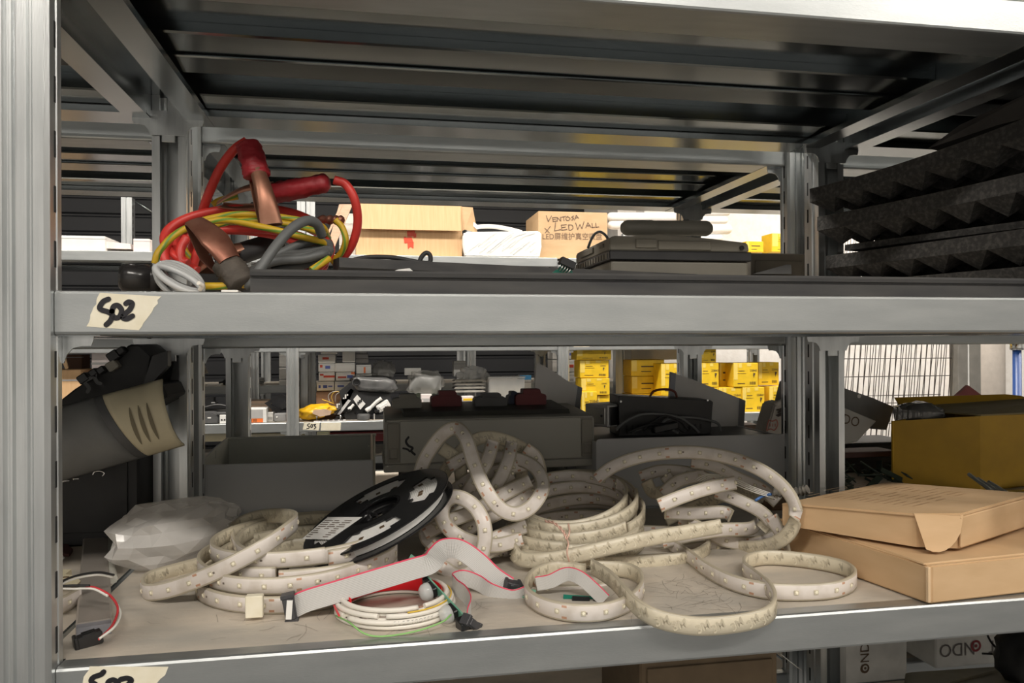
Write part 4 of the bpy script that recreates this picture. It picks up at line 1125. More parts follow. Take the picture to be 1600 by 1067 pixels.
for k in range(6):
    tube(bm, cr(pxring(279 + k * .8, 437 - k * 1.2, 40 - k * .8, 11 + k * .7, .815 + .007 * k, .012, 0, 356, R(27), seed=70 + k, n=18), n=4, closed=False), .0032, 8)
tube(bm, cr(pY([(242, 424, .84), (248, 440, .83), (262, 455, .825), (272, 462, .825)]), n=6), .003, 8)
obj('flex', bm, SILCAB, t, norm=False)
bm = bmesh.new(); tube(bm, cr(pY([(310, 442, .80), (316, 446, .805), (312, 453, .81)]), n=6), .0022, 8); obj('flex_tie', bm, WHITECAB, t)

# black profiles lying along the shelf
def profile(name, label, x0, x1, y0, y1, z0, z1, lip=.004, rz=0.0, mt=PROFILE, cat='profile'):
    bm = bmesh.new(); h = z1 - z0
    pl = [(0, 0), (0, h * .62), (.0015, h * .64), (.0015, h * .72), (-.002, h * .74), (-.0025, h * .9), (-.001, h), (y1 - y0, h), (y1 - y0, 0)]
    prism(bm, [(0, y, z) for y, z in pl], (x1 - x0, 0, 0), frame((x0, y0, z0), rz)); 
    return tag(obj(name, bm, mt), label, cat)
xa = atY(391, 440, .795).x
profile('aluminium_profile', 'long black channel profile lying along the front edge of the upper shelf', xa, 1.60, .795, .850, S2, S2 + .0245)
pa, pb = atY(530, 402, .93), atY(1245, 432, 1.15)
rz = math.atan2(pb.y - pa.y, pb.x - pa.x); M = frame((pa.x, pa.y, S2), rz); Lp = math.hypot(pb.y - pa.y, pb.x - pa.x); hh = pa.z - S2
bm = bmesh.new(); pl = [(0, 0), (0, hh * .55), (.003, hh * .6), (.003, hh * .72), (0, hh * .78), (0, hh), (.028, hh), (.028, 0)]
prism(bm, [(0, y, z) for y, z in pl], (Lp, 0, 0), M); tag(obj('aluminium_profile', bm, PROFILE), 'second black profile lying aslant behind the long one', 'profile')
bm = bmesh.new(); box(bm, atY(300, 444, .93), atY(400, 431, .955), bev=.001); bmesh.ops.translate(bm, vec=(0, 0, 0), verts=bm.verts)
for v in bm.verts:
    if v.co.z < atY(300, 440, .93).z: v.co.z = S2
tag(obj('black_bar', bm, PROFILE), 'short black bar lying under the jumper leads', 'bar')
bm = bmesh.new(); tube(bm, cr(pY([(545, 408, 1.0), (575, 402, 1.0), (610, 402, 1.0), (640, 407, 1.0), (664, 411, 1.0), (672, 409, 1.0), (672, 399, 1.0), (666, 395, 1.0), (659, 401, 1.0), (655, 411, 1.0)]), n=9), .0030, 8)
tag(obj('black_cable', bm, BLACKM), 'thin black cable with a small loop on the black profiles', 'cable')
bm = bmesh.new(); prism(bm, pY([(612, 425, .87), (622, 421, .87), (640, 419, .87), (646, 424, .87)]), (0, .002, 0)); q = [v for v in bm.verts]
tag(obj('paper_scrap', bm, PAPER), 'small white scrap on the long black profile', 'scrap')
bm = bmesh.new(); a = atY(352, 452, .80); box(bm, a + V((-.004, 0, -.006)), a + V((.012, .02, -.0005)), bev=.0006); 
for v in bm.verts: v.co.z = max(v.co.z - .0, S2) if v.co.z > a.z - .003 else S2
tag(obj('white_block', bm, WHITEB), 'tiny white block beside the worn clamp grip', 'block')
t = thing('circuit_board', 'green board end with a black socket on the long black profile', 'circuit board', tuple(atY(880, 428, .86)))
bm = bmesh.new(); prism(bm, pY([(858, 430, .865), (876, 416, .865), (893, 420, .865), (896, 430, .865)]), (0, .0016, 0)); obj('board', bm, PCBD, t)
M = wallM(atY(884, 416, .858), 0, R(-24))
bm = bmesh.new(); box(bm, (-.009, -.001, -.006), (.009, .008, .006), M, .0008); obj('socket', bm, BLACKP, t)
for k in range(5):
    bm = bmesh.new(); tube(bm, [M @ V((-.007 + .0032 * k, 0, .003)), M @ V((-.0075 + .0032 * k, -.004, .005)), M @ V((-.008 + .003 * k, -.008, .002))], .0007, 5); obj('pin', bm, PINS, t)

# ------------------------------------------------------------------ beige device with a rolled sleeve on top
Yd = 1.09
c0 = atY(953, 425, Yd); c1 = atY(1171, 425, Yd)
W_ = c1.x - c0.x; zt = atY(955, 368, Yd).z; D_ = .21
t = thing('office_machine', 'beige and black plastic machine standing at the back of the upper shelf', 'machine', ((c0.x + c1.x) / 2, Yd + D_ / 2, S2))
M = frame((c0.x, Yd, 0), R(-1.5)); zb_, zk0, zk1 = S2, atY(960, 406, Yd).z, atY(960, 391, Yd).z; zr_ = atY(1165, 380, Yd).z
bm = bmesh.new(); box(bm, (.002, .003, zb_), (W_ - .002, D_, zk0), M, .004, seg=2); box(bm, (W_ * .40, -.001, zb_), (W_ * .56, .01, zb_ + .010), M, .003); obj('lower_body', bm, MACHD, t)
bm = bmesh.new(); box(bm, (-.001, -.001, zk0), (W_ + .001, D_, zk1), M, .0015); obj('black_band', bm, BLACKP, t)
bm = bmesh.new()
for k in range(12): box(bm, (-.002, .01 + k * .016, zk0 + .003), (0, .02 + k * .016, zk1 - .003), M)
obj('side_louvre', bm, MACHD, t)
bm = bmesh.new(); zz = zt
pr = [(0, zk1), (0, zz - .004), (.006, zz), (W_ * .30, zz), (W_ * .33, zz + .004), (W_ * .72, zz - .002), (W_ - .006, zr_), (W_ - .003, zr_ - .006), (W_ - .003, zk1)]
prism(bm, [(x, .001, z) for x, z in pr], (0, D_ - .002, 0), M)
bmesh.ops.bevel(bm, geom=list(bm.edges), offset=.0015, segments=2, affect='EDGES')
obj('upper_body', bm, MACH, t)
bm = bmesh.new(); box(bm, (W_ * .18, -.0012, zk1 + .004), (W_ * .325, .002, zz - .004), M, .0008); obj('front_flap', bm, MACH, t)
bm = bmesh.new(); box(bm, (W_ * .335, -.0012, zk1 + .002), (W_ * .71, .002, zz - .006), M, .0008); obj('front_flap', bm, MACH, t)
bm = bmesh.new(); lathe(bm, [(.0035, 0), (.0035, .002)], M @ Matrix.Translation((W_ * .93, -.0005, (zk1 + zr_) / 2 - .001)) @ Matrix.Rotation(R(90), 4, 'X'), 14); obj('lock_hole', bm, SLOT, t)
bm = bmesh.new(); box(bm, (-.0025, .03, zk1 + .008), (.001, .05, zz - .008), M, .001); box(bm, (-.0025, .09, zk1 + .006), (.001, .17, zz - .006), M, .001); obj('side_panel', bm, MACHD, t)
bm = bmesh.new(); tube(bm, cr([M @ V(q) for q in ((-.002, .12, zz - .004), (.004, .11, zz + .014), (.012, .10, zz + .020), (.020, .09, zz + .012), (.024, .085, zz - .001))], n=6), .0022, 8); obj('handle_wire', bm, GREYCAB, t)
# rolled sleeve
a, b = atY(980, 356, Yd + .09), atY(1103, 357, Yd + .09)
bm = bmesh.new(); ax = (b - a); L = ax.length; r = .0125
M = Matrix.Translation(a) @ V((0, 0, 1)).rotation_difference(ax.normalized()).to_matrix().to_4x4()
lathe(bm, [(.001, -r * .9), (r * .55, -r * .75), (r * .9, -r * .35), (r, 0), (r * 1.03, L * .3), (r * .97, L * .32), (r, L * .6), (r * 1.02, L), (r * .9, L + r * .35), (r * .55, L + r * .75), (.001, L + r * .9)], M, 26)
tag(obj('rolled_sleeve', bm, mat('pale taupe plastic', (0.24, 0.225, 0.19), 0.5, var=0.08)), 'pale rounded roll lying on top of the beige machine', 'roll')
# dark carton beyond it, right
bm = bmesh.new(); a, b = atY(1174, 395, 1.17), atY(1258, 395, 1.17); box(bm, (a.x, 1.17, S2), (b.x, 1.30, a.z), bev=.002)
box(bm, (a.x + .006, 1.168, S2 + .006), (b.x - .006, 1.172, a.z - .012), bev=.001)
tag(obj('dark_carton', bm, mat('dark taupe carton', (0.13, 0.115, 0.09), 0.8)), 'dark carton between the beige machine and the right rear post', 'box')
bm = bmesh.new(); q = pY([(1176, 428, 1.12), (1230, 413, 1.12), (1236, 414, 1.12), (1237, 428, 1.12)]); prism(bm, q, (0, .0015, 0)); tag(obj('plastic_sheet', bm, DARKG), 'dark sheet corner standing before the dark carton', 'sheet')

# ------------------------------------------------------------------ acoustic foam sheets in the next bay
def foam(label, Lc, az, z0, base=.022, ph=.026, pitch=.057, nx=13, ny=7, up=False, bow=.0, dx=0.0, tiltx=0.0):
    """foam slab whose left edge runs from the back towards the viewer; pyramids hang below (or stand up)"""
    M = frame((Lc[0], Lc[1], z0), az)
    bm = bmesh.new(); W_, D_ = nx * pitch, ny * pitch; e = 2
    def zf(x, y): return bow * (y / D_) ** 2 + tiltx * x
    N, Mm = nx * e, ny * e
    top = {}; bot = {}
    for i in range(N + 1):
        for j in range(Mm + 1):
            x, y = W_ * i / N, -D_ * j / Mm
            z = zf(x, y)
            pk = (i % 2 == 1 and j % 2 == 1)
            zt_ = z + base + (ph if (up and pk) else 0); zb_ = z - (ph if (not up and pk) else 0)
            top[i, j] = bm.verts.new(M @ V((x, y, zt_))); bot[i, j] = bm.verts.new(M @ V((x, y, zb_)))
    def quad(G, i, j, flip):
        f = [G[i, j], G[i + 1, j], G[i + 1, j + 1], G[i, j + 1]]
        odd = [k for k, (a, b) in enumerate(((i, j), (i + 1, j), (i + 1, j + 1), (i, j + 1))) if a % 2 == 1 and b % 2 == 1][0]
        f = f[odd:] + f[:odd]
        bm.faces.new((f[0], f[1], f[2])); bm.faces.new((f[0], f[2], f[3]))
    for i in range(N):
        for j in range(Mm):
            quad(top, i, j, 0); quad(bot, i, j, 1)
    for i in range(N):
        for j in (0, Mm): bm.faces.new((top[i, j], top[i + 1, j], bot[i + 1, j], bot[i, j]))
    for j in range(Mm):
        for i in (0, N): bm.faces.new((top[i, j], top[i, j + 1], bot[i, j + 1], bot[i, j]))
    return tag(obj('acoustic_foam', bm, FOAMK), label, 'foam panel', 'acoustic foam panels piled on the right')
az = R(15)
foam('bottom charcoal foam panel of the pile, lying flat side up on the shelf', (.792, 1.20), az, S2 + .027, base=.024, ph=.024, ny=8)
foam('second charcoal foam panel from below, its pyramids hanging over the bottom one', (.780, 1.225), az, .126, base=.022, ph=.025, ny=8, bow=.004)
foam('third charcoal foam panel, flat, lying under the pyramids of the fourth', (.800, 1.20), R(17), .1545, base=.010, ph=.004, ny=8, up=False)
foam('fourth charcoal foam panel from below with large hanging pyramids', (.770, 1.235), az, .193, base=.024, ph=.026, ny=8, bow=.012)
foam('topmost charcoal foam panel, leaning up towards the shelf above', (.765, 1.25), R(14), .245, base=.024, ph=.022, ny=8, bow=.038, tiltx=.05)
bm = bmesh.new(); q = [atY(1500, 195, 1.02), atY(1640, 130, .95), atY(1640, 175, .95), atY(1560, 195, 1.0), atY(1450, 232, 1.06)]
prism(bm, q, (.25, .10, .0)); tag(obj('foam_offcut', bm, mat('dusty grey foam', (0.11, 0.10, 0.09), 0.9, bump=0.4, bscale=250)), 'dusty grey foam offcut on top of the foam pile', 'foam piece')

# ================================================================== the rack behind: bins, cases and sheet metal
def P_(u, v, Y): return atY(u, v, Y)
# --- open fronted grey storage bin
Yb = 1.425
a = P_(306, 727, Yb); b = P_(583, 722, Yb); zf = a.z
w_ = b.x - a.x; D_ = .30; zr = P_(440, 681, Yb + D_).z
t = thing('storage_bin', 'grey storage bin with low front and ribbed back wall, left of the long case', 'bin', (a.x + w_ / 2, Yb + D_ / 2, B1))
M = frame((a.x, Yb, 0), 0)
def plate(bm, pts, ext, M=I4): prism(bm, pts, ext, M)
bm = bmesh.new(); box(bm, (0, 0, B1), (w_, .004, zf), M, .0015)
bmesh.ops.bevel(bm, geom=[e for e in bm.edges if False], offset=.001) if False else None
obj('front_wall', bm, BINGR, t)
bm = bmesh.new(); box(bm, (.002, D_ - .004, B1), (w_ + .006, D_, zr), M, .0015)
for k in range(6): box(bm, (.02 + k * (w_ - .04) / 5 - .001, D_ - .0055, B1 + .01), (.02 + k * (w_ - .04) / 5 + .001, D_ - .003, zr - .004), M)
box(bm, (0, D_ - .007, zr - .005), (w_ + .008, D_ + .002, zr), M, .001)
obj('back_wall', bm, BINLT, t)
for x, s in ((.0, 1), (w_ - .004, -1)):
    bm = bmesh.new(); prism(bm, [(x, .004, B1), (x, D_ - .004, B1), (x, D_ - .004, zr), (x, .14, zr - .004), (x, .03, zf), (x, .004, zf)], (.004, 0, 0), M)
    box(bm, (x + s * .004 - .002, .15, zf - .01), (x + s * .004 + .002, .158, zr - .008), M)
    obj('side_wall', bm, BINLT, t)
bm = bmesh.new(); box(bm, (.004, .004, B1), (w_ - .004, D_ - .004, B1 + .003), M); obj('base', bm, BINLT, t)

# --- long grey case with corner latches
Yc = 1.43
a, b = P_(602, 735, Yc), P_(929, 735, Yc); w_ = b.x - a.x
zt = P_(640, 657, Yc).z; zlo = P_(640, 737, Yc).z; zskirt = P_(640, 725, Yc).z
D_ = .20; zback = P_(640, 634, Yc + D_).z
t = thing('equipment_case', 'long grey plastic case with corner latches and a black marker squiggle', 'case', (a.x + w_ / 2, Yc + .1, B1))
M = frame((a.x, Yc, 0))
bm = bmesh.new()
prism(bm, [(0, 0, zlo + .012), (0, 0, zt), (0, .01, zt + .003), (0, D_, zback), (0, D_, zlo + .012)], (w_, 0, 0), M)
bmesh.ops.bevel(bm, geom=list(bm.edges), offset=.003, segments=2, affect='EDGES'); obj('body', bm, mat('case edge grey', (0.40, 0.385, 0.34), 0.5), t)
bm = bmesh.new(); box(bm, (.027, -.002, zskirt + .002), (w_ - .027, .004, zt - .001), M, .001); obj('front_panel', bm, mat('case grey plastic', (0.46, 0.45, 0.40), 0.5, var=0.05, scale=4), t)
bm = bmesh.new(); box(bm, (-.003, -.004, zlo), (w_ + .003, D_, zskirt), M, .002); obj('skirt', bm, mat('case edge grey', (0.40, 0.385, 0.34), 0.5), t)
bm = bmesh.new(); prism(bm, [(0, .03, zt + .004), (0, .04, zt + .012), (0, D_ - .01, zback + .008), (0, D_ - .01, zback - .01)], (w_ - .075, 0, 0), M @ Matrix.Translation((.035, 0, 0))); obj('lid', bm, mat('charcoal case lid', (0.085, 0.083, 0.075), 0.5), t)
for x in (.004, w_ - .026):
    bm = bmesh.new(); box(bm, (x, -.003, zskirt + .004), (x + .022, .003, zt - .004), M, .0015)
    box(bm, (x + .003, -.006, zskirt + .010), (x + .019, -.001, zskirt + .030), M, .002); obj('latch', bm, BEIGE, t)
bm = bmesh.new()
z5b = lambda L: [P_(420 + x / 3.63, 520 + y / 3.63, Yc - .0022) for x, y in L]
stroke(bm, z5b([(792, 592), (778, 615), (792, 640), (815, 652), (808, 670), (828, 690)]), .0042, (0, -1, 0)); stroke(bm, z5b([(762, 655), (785, 660), (800, 672)]), .0035, (0, -1, 0))
obj('marker_squiggle', bm, MARKER, t)
# legs of the case and the low grey thing under it on the right
bm = bmesh.new(); 
for x in (.03, w_ - .05):
    for y in (.02, D_ - .04): box(bm, (x, y, B1), (x + .02, y + .02, zlo + .002), M, .002)
obj('foot', bm, DARKG, t)
bm = bmesh.new(); q0, q1 = P_(790, 748, 1.45), P_(922, 790, 1.45); box(bm, (q0.x, 1.452, B1), (q1.x, 1.60, q0.z - .001), bev=.003); box(bm, (q0.x + .04, 1.449, B1 + .01), (q1.x - .02, 1.455, q0.z - .008), bev=.001)
tag(obj('grey_tray', bm, BINLT), 'low grey tray under the right end of the long case', 'tray')
# knobs / caps standing on it
def knob(label, u0, u1, v0, v1, Y, mt, notch=True, cat='cap'):
    a, b = P_(u0, v1, Y), P_(u1, v1, Y); z1 = P_((u0 + u1) / 2, v0, Y).z; z0 = zback + .004; w_ = b.x - a.x; h = z1 - z0
    t = thing('plastic_stopper', label, cat, ((a.x + b.x) / 2, Y, z0))
    bm = bmesh.new(); prism(bm, [(a.x, Y, z0), (b.x, Y, z0), (b.x, Y, z0 + h * .62), (b.x - w_ * .12, Y, z0 + h * .72), (a.x + w_ * .12, Y, z0 + h * .72), (a.x, Y, z0 + h * .6)], (0, .04, 0)); bmesh.ops.bevel(bm, geom=list(bm.edges), offset=.0015, segments=2, affect='EDGES'); obj('body', bm, mt, t)
    bm = bmesh.new(); prism(bm, [(a.x + w_ * .24, Y + .003, z0 + h * .6), (b.x - w_ * .14, Y + .003, z0 + h * .6), (b.x - w_ * .2, Y + .003, z1), (a.x + w_ * .26, Y + .003, z1)], (0, .034, 0)); bmesh.ops.bevel(bm, geom=list(bm.edges), offset=.0012, segments=2, affect='EDGES'); obj('grip_tab', bm, mt, t)
knob('grey taupe cap on the left end of the long case', 613, 659, 616, 636, 1.52, BEIGED)
knob('dark red cap on the long case, the left of the two red ones', 674, 722, 611, 634, 1.54, REDDARK)
knob('dark grey cap between the two dark red ones', 742, 793, 615, 634, 1.53, DARKG)
knob('dark red cap on the long case, the right of the two red ones', 806, 854, 608, 632, 1.54, REDDARK)
knob('navy cap half behind the right dark red cap', 795, 812, 612, 632, 1.555, mat('navy plastic', (0.02, 0.03, 0.08), 0.5))

# --- big grey bin with a flat front, right of the case
Yg = 1.40
a, b = P_(932, 790, Yg), P_(1234, 790, Yg); w_ = b.x - a.x; zt = P_(1080, 682, Yg).z; M = frame((a.x, Yg, 0)); D_ = .28
t = thing('storage_bin', 'grey bin with a smooth flat front, behind the clear arch of led strip', 'bin', (a.x + w_ / 2, Yg + D_ / 2, B1))
bm = bmesh.new(); r = .008
pl = [(0, 0, B1), (w_, 0, B1), (w_, 0, zt - r)] + [(w_ - r + r * math.cos(k * math.pi / 8), 0, zt - r + r * math.sin(k * math.pi / 8)) for k in range(1, 5)] + [(r - r * math.sin(k * math.pi / 8), 0, zt - r + r * math.cos(k * math.pi / 8)) for k in range(0, 5)]
prism(bm, pl, (0, .004, 0), M); obj('front_wall', bm, BINGR, t)
for x in (0, w_ - .004):
    bm = bmesh.new(); box(bm, (x, .004, B1), (x + .004, D_, zt - .006), M, .001); obj('side_wall', bm, BINGR, t)
bm = bmesh.new(); box(bm, (0, D_, B1), (w_, D_ + .004, zt - .006), M, .001); obj('back_wall', bm, BINGR, t)
bm = bmesh.new(); box(bm, (.004, .004, zt - .012), (w_ - .004, D_, zt - .008), M); obj('cover_sheet', bm, DARKG, t)
ZG = zt - .008
# power supplies and leads lying in it
a, b = P_(967, 640, 1.50), P_(1107, 650, 1.50); Ma = frame((a.x, 1.50, 0), R(-3)); w_ = b.x - a.x; z1 = P_(970, 618, 1.5).z
t = thing('power_supply', 'black metal power supply standing on edge in the grey bin', 'power supply', (a.x + w_ / 2, 1.54, ZG))
bm = bmesh.new(); prism(bm, [(0, 0, ZG), (w_, 0, ZG), (w_ + .006, 0, z1 - .016), (w_ + .001, 0, z1 - .012), (0, 0, z1)], (0, .075, 0), Ma); bmesh.ops.bevel(bm, geom=list(bm.edges), offset=.001, affect='EDGES'); obj('housing', bm, mat('black painted metal', (0.022, 0.022, 0.022), 0.4), t)
bm = bmesh.new()
for k in range(14): box(bm, (.014 + k * .012, -.0006, ZG + .012), (.018 + k * .012, .0004, ZG + .022), Ma)
obj('vent_slot', bm, SLOT, t)
for x in (.004, w_ - .006):
    bm = bmesh.new(); lathe(bm, [(.0025, 0), (.002, .0012)], Ma @ Matrix.Translation((x, 0, z1 - .012)) @ Matrix.Rotation(R(90), 4, 'X'), 10); obj('screw', bm, STEEL, t)
bm = bmesh.new(); tube(bm, cr([P_(1015, 620, 1.53), P_(1022, 611, 1.53), P_(1040, 608, 1.53), P_(1054, 612, 1.53), P_(1058, 622, 1.53)], n=7), .0025, 8); obj('red_lead', bm, mat('maroon wire', (0.17, 0.03, 0.02), 0.4), t)
a, b, c = P_(914, 640, 1.56), P_(950, 655, 1.50), P_(966, 640, 1.60)
t = thing('power_supply', 'silver metal power supply box lying left of the black one', 'power supply', tuple(b))
z1 = P_(915, 630, 1.56).z; z0 = max(ZG - .001, P_(950, 668, 1.5).z) 
ang = math.atan2(b.y - a.y, b.x - a.x); Lq = math.hypot(b.x - a.x, b.y - a.y); Mq = frame((a.x, a.y, 0), ang)
bm = bmesh.new(); box(bm, (0, 0, z0), (Lq, .10, z1), Mq, .0015); obj('housing', bm, SILVER, t)
bm = bmesh.new(); box(bm, (.004, -.0015, z0 + .006), (Lq - .008, .001, z1 - .006), Mq, .0008); obj('side_plate', bm, mat('pale aluminium plate', (0.70, 0.69, 0.66), 0.35, 0.6), t)
for x in (.012, Lq - .016):
    bm = bmesh.new(); lathe(bm, [(.003, 0), (.0028, .0016), (.001, .002)], Mq @ Matrix.Translation((x, -.0015, (z0 + z1) / 2)) @ Matrix.Rotation(R(90), 4, 'X'), 10); obj('screw', bm, DARKG, t)
bm = bmesh.new(); box(bm, (Lq - .001, .004, z0 + .004), (Lq + .002, .096, z1 - .004), Mq, .0005); obj('vent_end', bm, BLACKP, t)
t = thing('cable_bundle', 'grey and black leads draped over the front of the black power supply', 'cable', tuple(P_(1020, 672, 1.46)))
bm = bmesh.new()
for pts in ([(962, 672), (975, 660), (1000, 648), (1030, 647), (1060, 652), (1080, 664), (1092, 676)], [(1030, 664), (1045, 654), (1075, 652), (1105, 656), (1122, 662), (1126, 674)], [(985, 676), (1010, 668), (1040, 668), (1060, 676)]):
    tube(bm, cr([P_(u, v, 1.47) for u, v in pts], n=8), .0028, 8)
obj('grey_lead', bm, mat('mid grey cable', (0.17, 0.175, 0.175), 0.5), t)
bm = bmesh.new()
for pts in ([(1005, 672), (1022, 658), (1040, 650), (1062, 658), (1075, 672)], [(980, 676), (1015, 664), (1050, 664), (1070, 676)]): tube(bm, cr([P_(u, v, 1.455) for u, v in pts], n=8), .0024, 8)
obj('black_lead', bm, BLACKM, t)
bm = bmesh.new(); box(bm, (-.03, -.008, -.006), (.025, .008, .008), frame(P_(1040, 668, 1.44), R(10), 0, R(-8)), .002); obj('inline_block', bm, BLACKP, t)

# --- two sloping sheet metal cheeks
def cheek(label, poly, Y, edge, edge_side, dep=.02):
    t = thing('sheet_metal_cheek', label, 'metal panel', tuple(P_(*poly[-1], Y)))
    bm = bmesh.new(); prism(bm, [P_(u, v, Y) for u, v in poly], (0, .0025, 0)); obj('panel', bm, SILVER, t)
    bm = bmesh.new(); q = [P_(u, v, Y - .0012) for u, v in edge]; prism(bm, q, (0, dep, 0)); obj('folded_flange', bm, mat('blue grey sheet metal', (0.30, 0.31, 0.34), 0.45, 0.5, var=0.04), t)
    return t
cheek('silver sloping metal cheek behind the right end of the long case', [(839, 566), (862, 578), (885, 594), (909, 606), (902, 650), (833, 640)], 1.70, [(903, 603), (910, 606), (905, 648), (897, 646)], 1)
cheek('silver sloping metal cheek behind the black power supply', [(1052, 583), (1080, 592), (1120, 608), (1165, 626), (1161, 690), (1044, 690)], 1.62, [(1156, 622), (1165, 626), (1161, 690), (1152, 690)], 1)
bm = bmesh.new(); prism(bm, [P_(u, v, 1.619) for u, v in ((1046, 581), (1053, 583), (1049, 640), (1043, 640))], (0, -.012, 0)); tag(obj('metal_strip', bm, mat('blue grey sheet metal', (0.3, 0.31, 0.34), 0.45, 0.5)), 'narrow grey metal flange at the left edge of the sloping cheek', 'metal panel')

# --- paper bag, carton flap and cartons beyond the right rear post
t = thing('paper_bag', 'white printed paper bag with a scribbled out word, left of the right rear posts', 'bag', tuple(P_(1215, 690, 1.52)))
bm = bmesh.new(); q = [(1210, 632), (1222, 628), (1262, 634), (1268, 700), (1190, 700)]; prism(bm, [P_(u, v, 1.52) for u, v in q], (.01, .07, 0)); bmesh.ops.bevel(bm, geom=list(bm.edges), offset=.003, segments=2, affect='EDGES'); obj('bag_body', bm, mat('cream bag paper', (0.60, 0.56, 0.50), 0.7, var=0.05, bump=0.3, bscale=20), t)
bm = bmesh.new(); tube(bm, cr([P_(u, v, 1.525) for u, v in ((1210, 634), (1222, 627), (1240, 631), (1262, 635))], n=6), .006, 8); obj('rolled_top', bm, mat('cream bag paper', (0.42, 0.39, 0.35)), t)
bm = bmesh.new(); random.seed(2)
for k in range(9): stroke(bm, [P_(1213 + random.uniform(0, 6), 639 + k * 1.4, 1.5185), P_(1225, 637 + k * 1.3 + random.uniform(-1, 1), 1.5185), P_(1243 + random.uniform(-4, 3), 641 + k * 1.2, 1.5185)], .0028, (0, -1, 0))
obj('scribble', bm, mat('brown ink', (0.06, 0.04, 0.03), 0.6), t)
bm = bmesh.new()
stroke(bm, [P_(u, v, 1.5185) for u, v in ((1201, 656), (1207, 658), (1213, 656), (1215, 664), (1210, 672), (1204, 670), (1198, 672), (1199, 664), (1201, 656))], .0022, (0, -1, 0))
for u in (1203, 1207, 1211): stroke(bm, [P_(u, 662, 1.5185), P_(u, 666, 1.5185)], .0018, (0, -1, 0))
obj('printed_mark', bm, mat('pink ink', (0.45, 0.12, 0.08), 0.6), t)
bm = bmesh.new(); prism(bm, [P_(u, v, 1.60) for u, v in ((1219, 596), (1224, 594), (1262, 606), (1262, 640), (1210, 632))], (0, .003, 0)); tag(obj('grey_board', bm, mat('grey board', (0.2, 0.195, 0.185), 0.7)), 'grey board standing behind the printed paper bag', 'board')
bm = bmesh.new(); tube(bm, cr([P_(u, v, 1.598) for u, v in ((1240, 628), (1235, 620), (1240, 612), (1250, 610))], n=6), .0022, 6); tag(obj('black_wire_loop', bm, BLACKM), 'black wire loop hanging before the grey board', 'wire')
bm = bmesh.new(); a = P_(1163, 672, 1.74); box(bm, (a.x, 1.74, B1), (a.x + .045, 1.80, a.z + .012), bev=.002); tag(obj('small_carton', bm, mat('rosy brown carton', (0.42, 0.31, 0.27), 0.7)), 'small rosy brown carton below the yellow cartons', 'box')

def box8(bm, F, dvec, bev=.002):
    prism(bm, F, dvec)
    bmesh.ops.bevel(bm, geom=list(bm.edges), offset=bev, segments=1, affect='EDGES')
GWC = mat('grey white carton', (0.46, 0.45, 0.42), 0.6, var=0.05)
Yn = 1.52
t = thing('white_carton', 'tilted whitish carton behind the right rear post, showing half a printed word', 'box', tuple(P_(1350, 690, Yn)))
bm = bmesh.new(); box8(bm, [P_(u, v, Yn) for u, v in ((1262, 622), (1312, 634), (1370, 658), (1340, 690), (1290, 700), (1262, 690))], (.0, .09, .0)); obj('body', bm, GWC, t)
bm = bmesh.new(); Mt = wallM(P_(1323, 656, Yn - .0012), 0, R(-14)); text(bm, 'NDO', Mt, .030, sx=.9); obj('printed_word', bm, INK, t)
t = thing('white_carton', 'grey white carton flap sloping down to the right before the mesh grille', 'box', tuple(P_(1330, 640, 1.56)))
bm = bmesh.new(); box8(bm, [P_(u, v, 1.60) for u, v in ((1262, 588), (1312, 604), (1365, 622), (1398, 636), (1386, 672), (1360, 670), (1312, 652), (1262, 630))], (0, .05, 0)); obj('body', bm, mat('ash carton', (0.24, 0.24, 0.24), 0.65), t)
bm = bmesh.new(); lathe(bm, [(.0045, 0), (.0045, .001)], wallM(P_(1342, 619, 1.5985)), 14); obj('finger_hole', bm, WHITEB, t)
bm = bmesh.new(); box(bm, P_(1318, 716, 1.55), P_(1372, 698, 1.62), bev=.002); 
for v in bm.verts: v.co.z = max(v.co.z, B1)
tag(obj('maroon_book', bm, mat('dull maroon card', (0.12, 0.065, 0.06), 0.7)), 'dull maroon slab lying under the tilted whitish carton', 'box')

# --- mustard coloured carton with open flaps
c = atZ(1532, 768, B1); L0 = atZ(1393, 742, B1)
Yk = c.y; zt = P_(1532, 650, Yk).z
_q = P_(1393, 700, c.y + .075); e1 = V((_q.x, _q.y, 0)); e2 = V((c.x + .18, c.y + .035, 0))
t = thing('open_carton', 'mustard yellow cardboard box with open flaps on the rear rack', 'box', (c.x, c.y + .1, B1))
dvec = (e2 - V((c.x, c.y, 0))); lv = (e1 - V((c.x, c.y, 0)))
def wall4(bm, p, q, z0, z1, zq=None, th=.003):
    d = (q - p); n = V((-d.y, d.x, 0)).normalized() * th
    zq = zq or z1
    prism(bm, [V((p.x, p.y, z0)), V((q.x, q.y, z0)), V((q.x, q.y, zq)), V((p.x, p.y, z1))], n)
C0 = V((c.x, c.y, 0)); zl = P_(1393, 658, e1.y).z
for nm, p, q, z1, z2 in (('side_panel', e1, C0, zl, zt), ('front_panel', C0, e2, zt, zt - .002), ('back_panel', e2 + lv, e1, zt, zl), ('side_panel', e2, e2 + lv, zt, zt)):
    bm = bmesh.new(); wall4(bm, p, q, B1 + .001, z1, z2); obj(nm, bm, OCHRE, t)
bm = bmesh.new(); prism(bm, [V((x.x, x.y, B1 + .001)) for x in (C0, e2, e2 + lv, e1)], (0, 0, .003)); obj('bottom', bm, OCHRE, t)
FL = [V((e2.x, e2.y, zt)), V((C0.x, C0.y, zt)), P_(1435, 622, c.y + .10), P_(1400, 622, c.y + .12), P_(1410, 638, c.y + .08)]
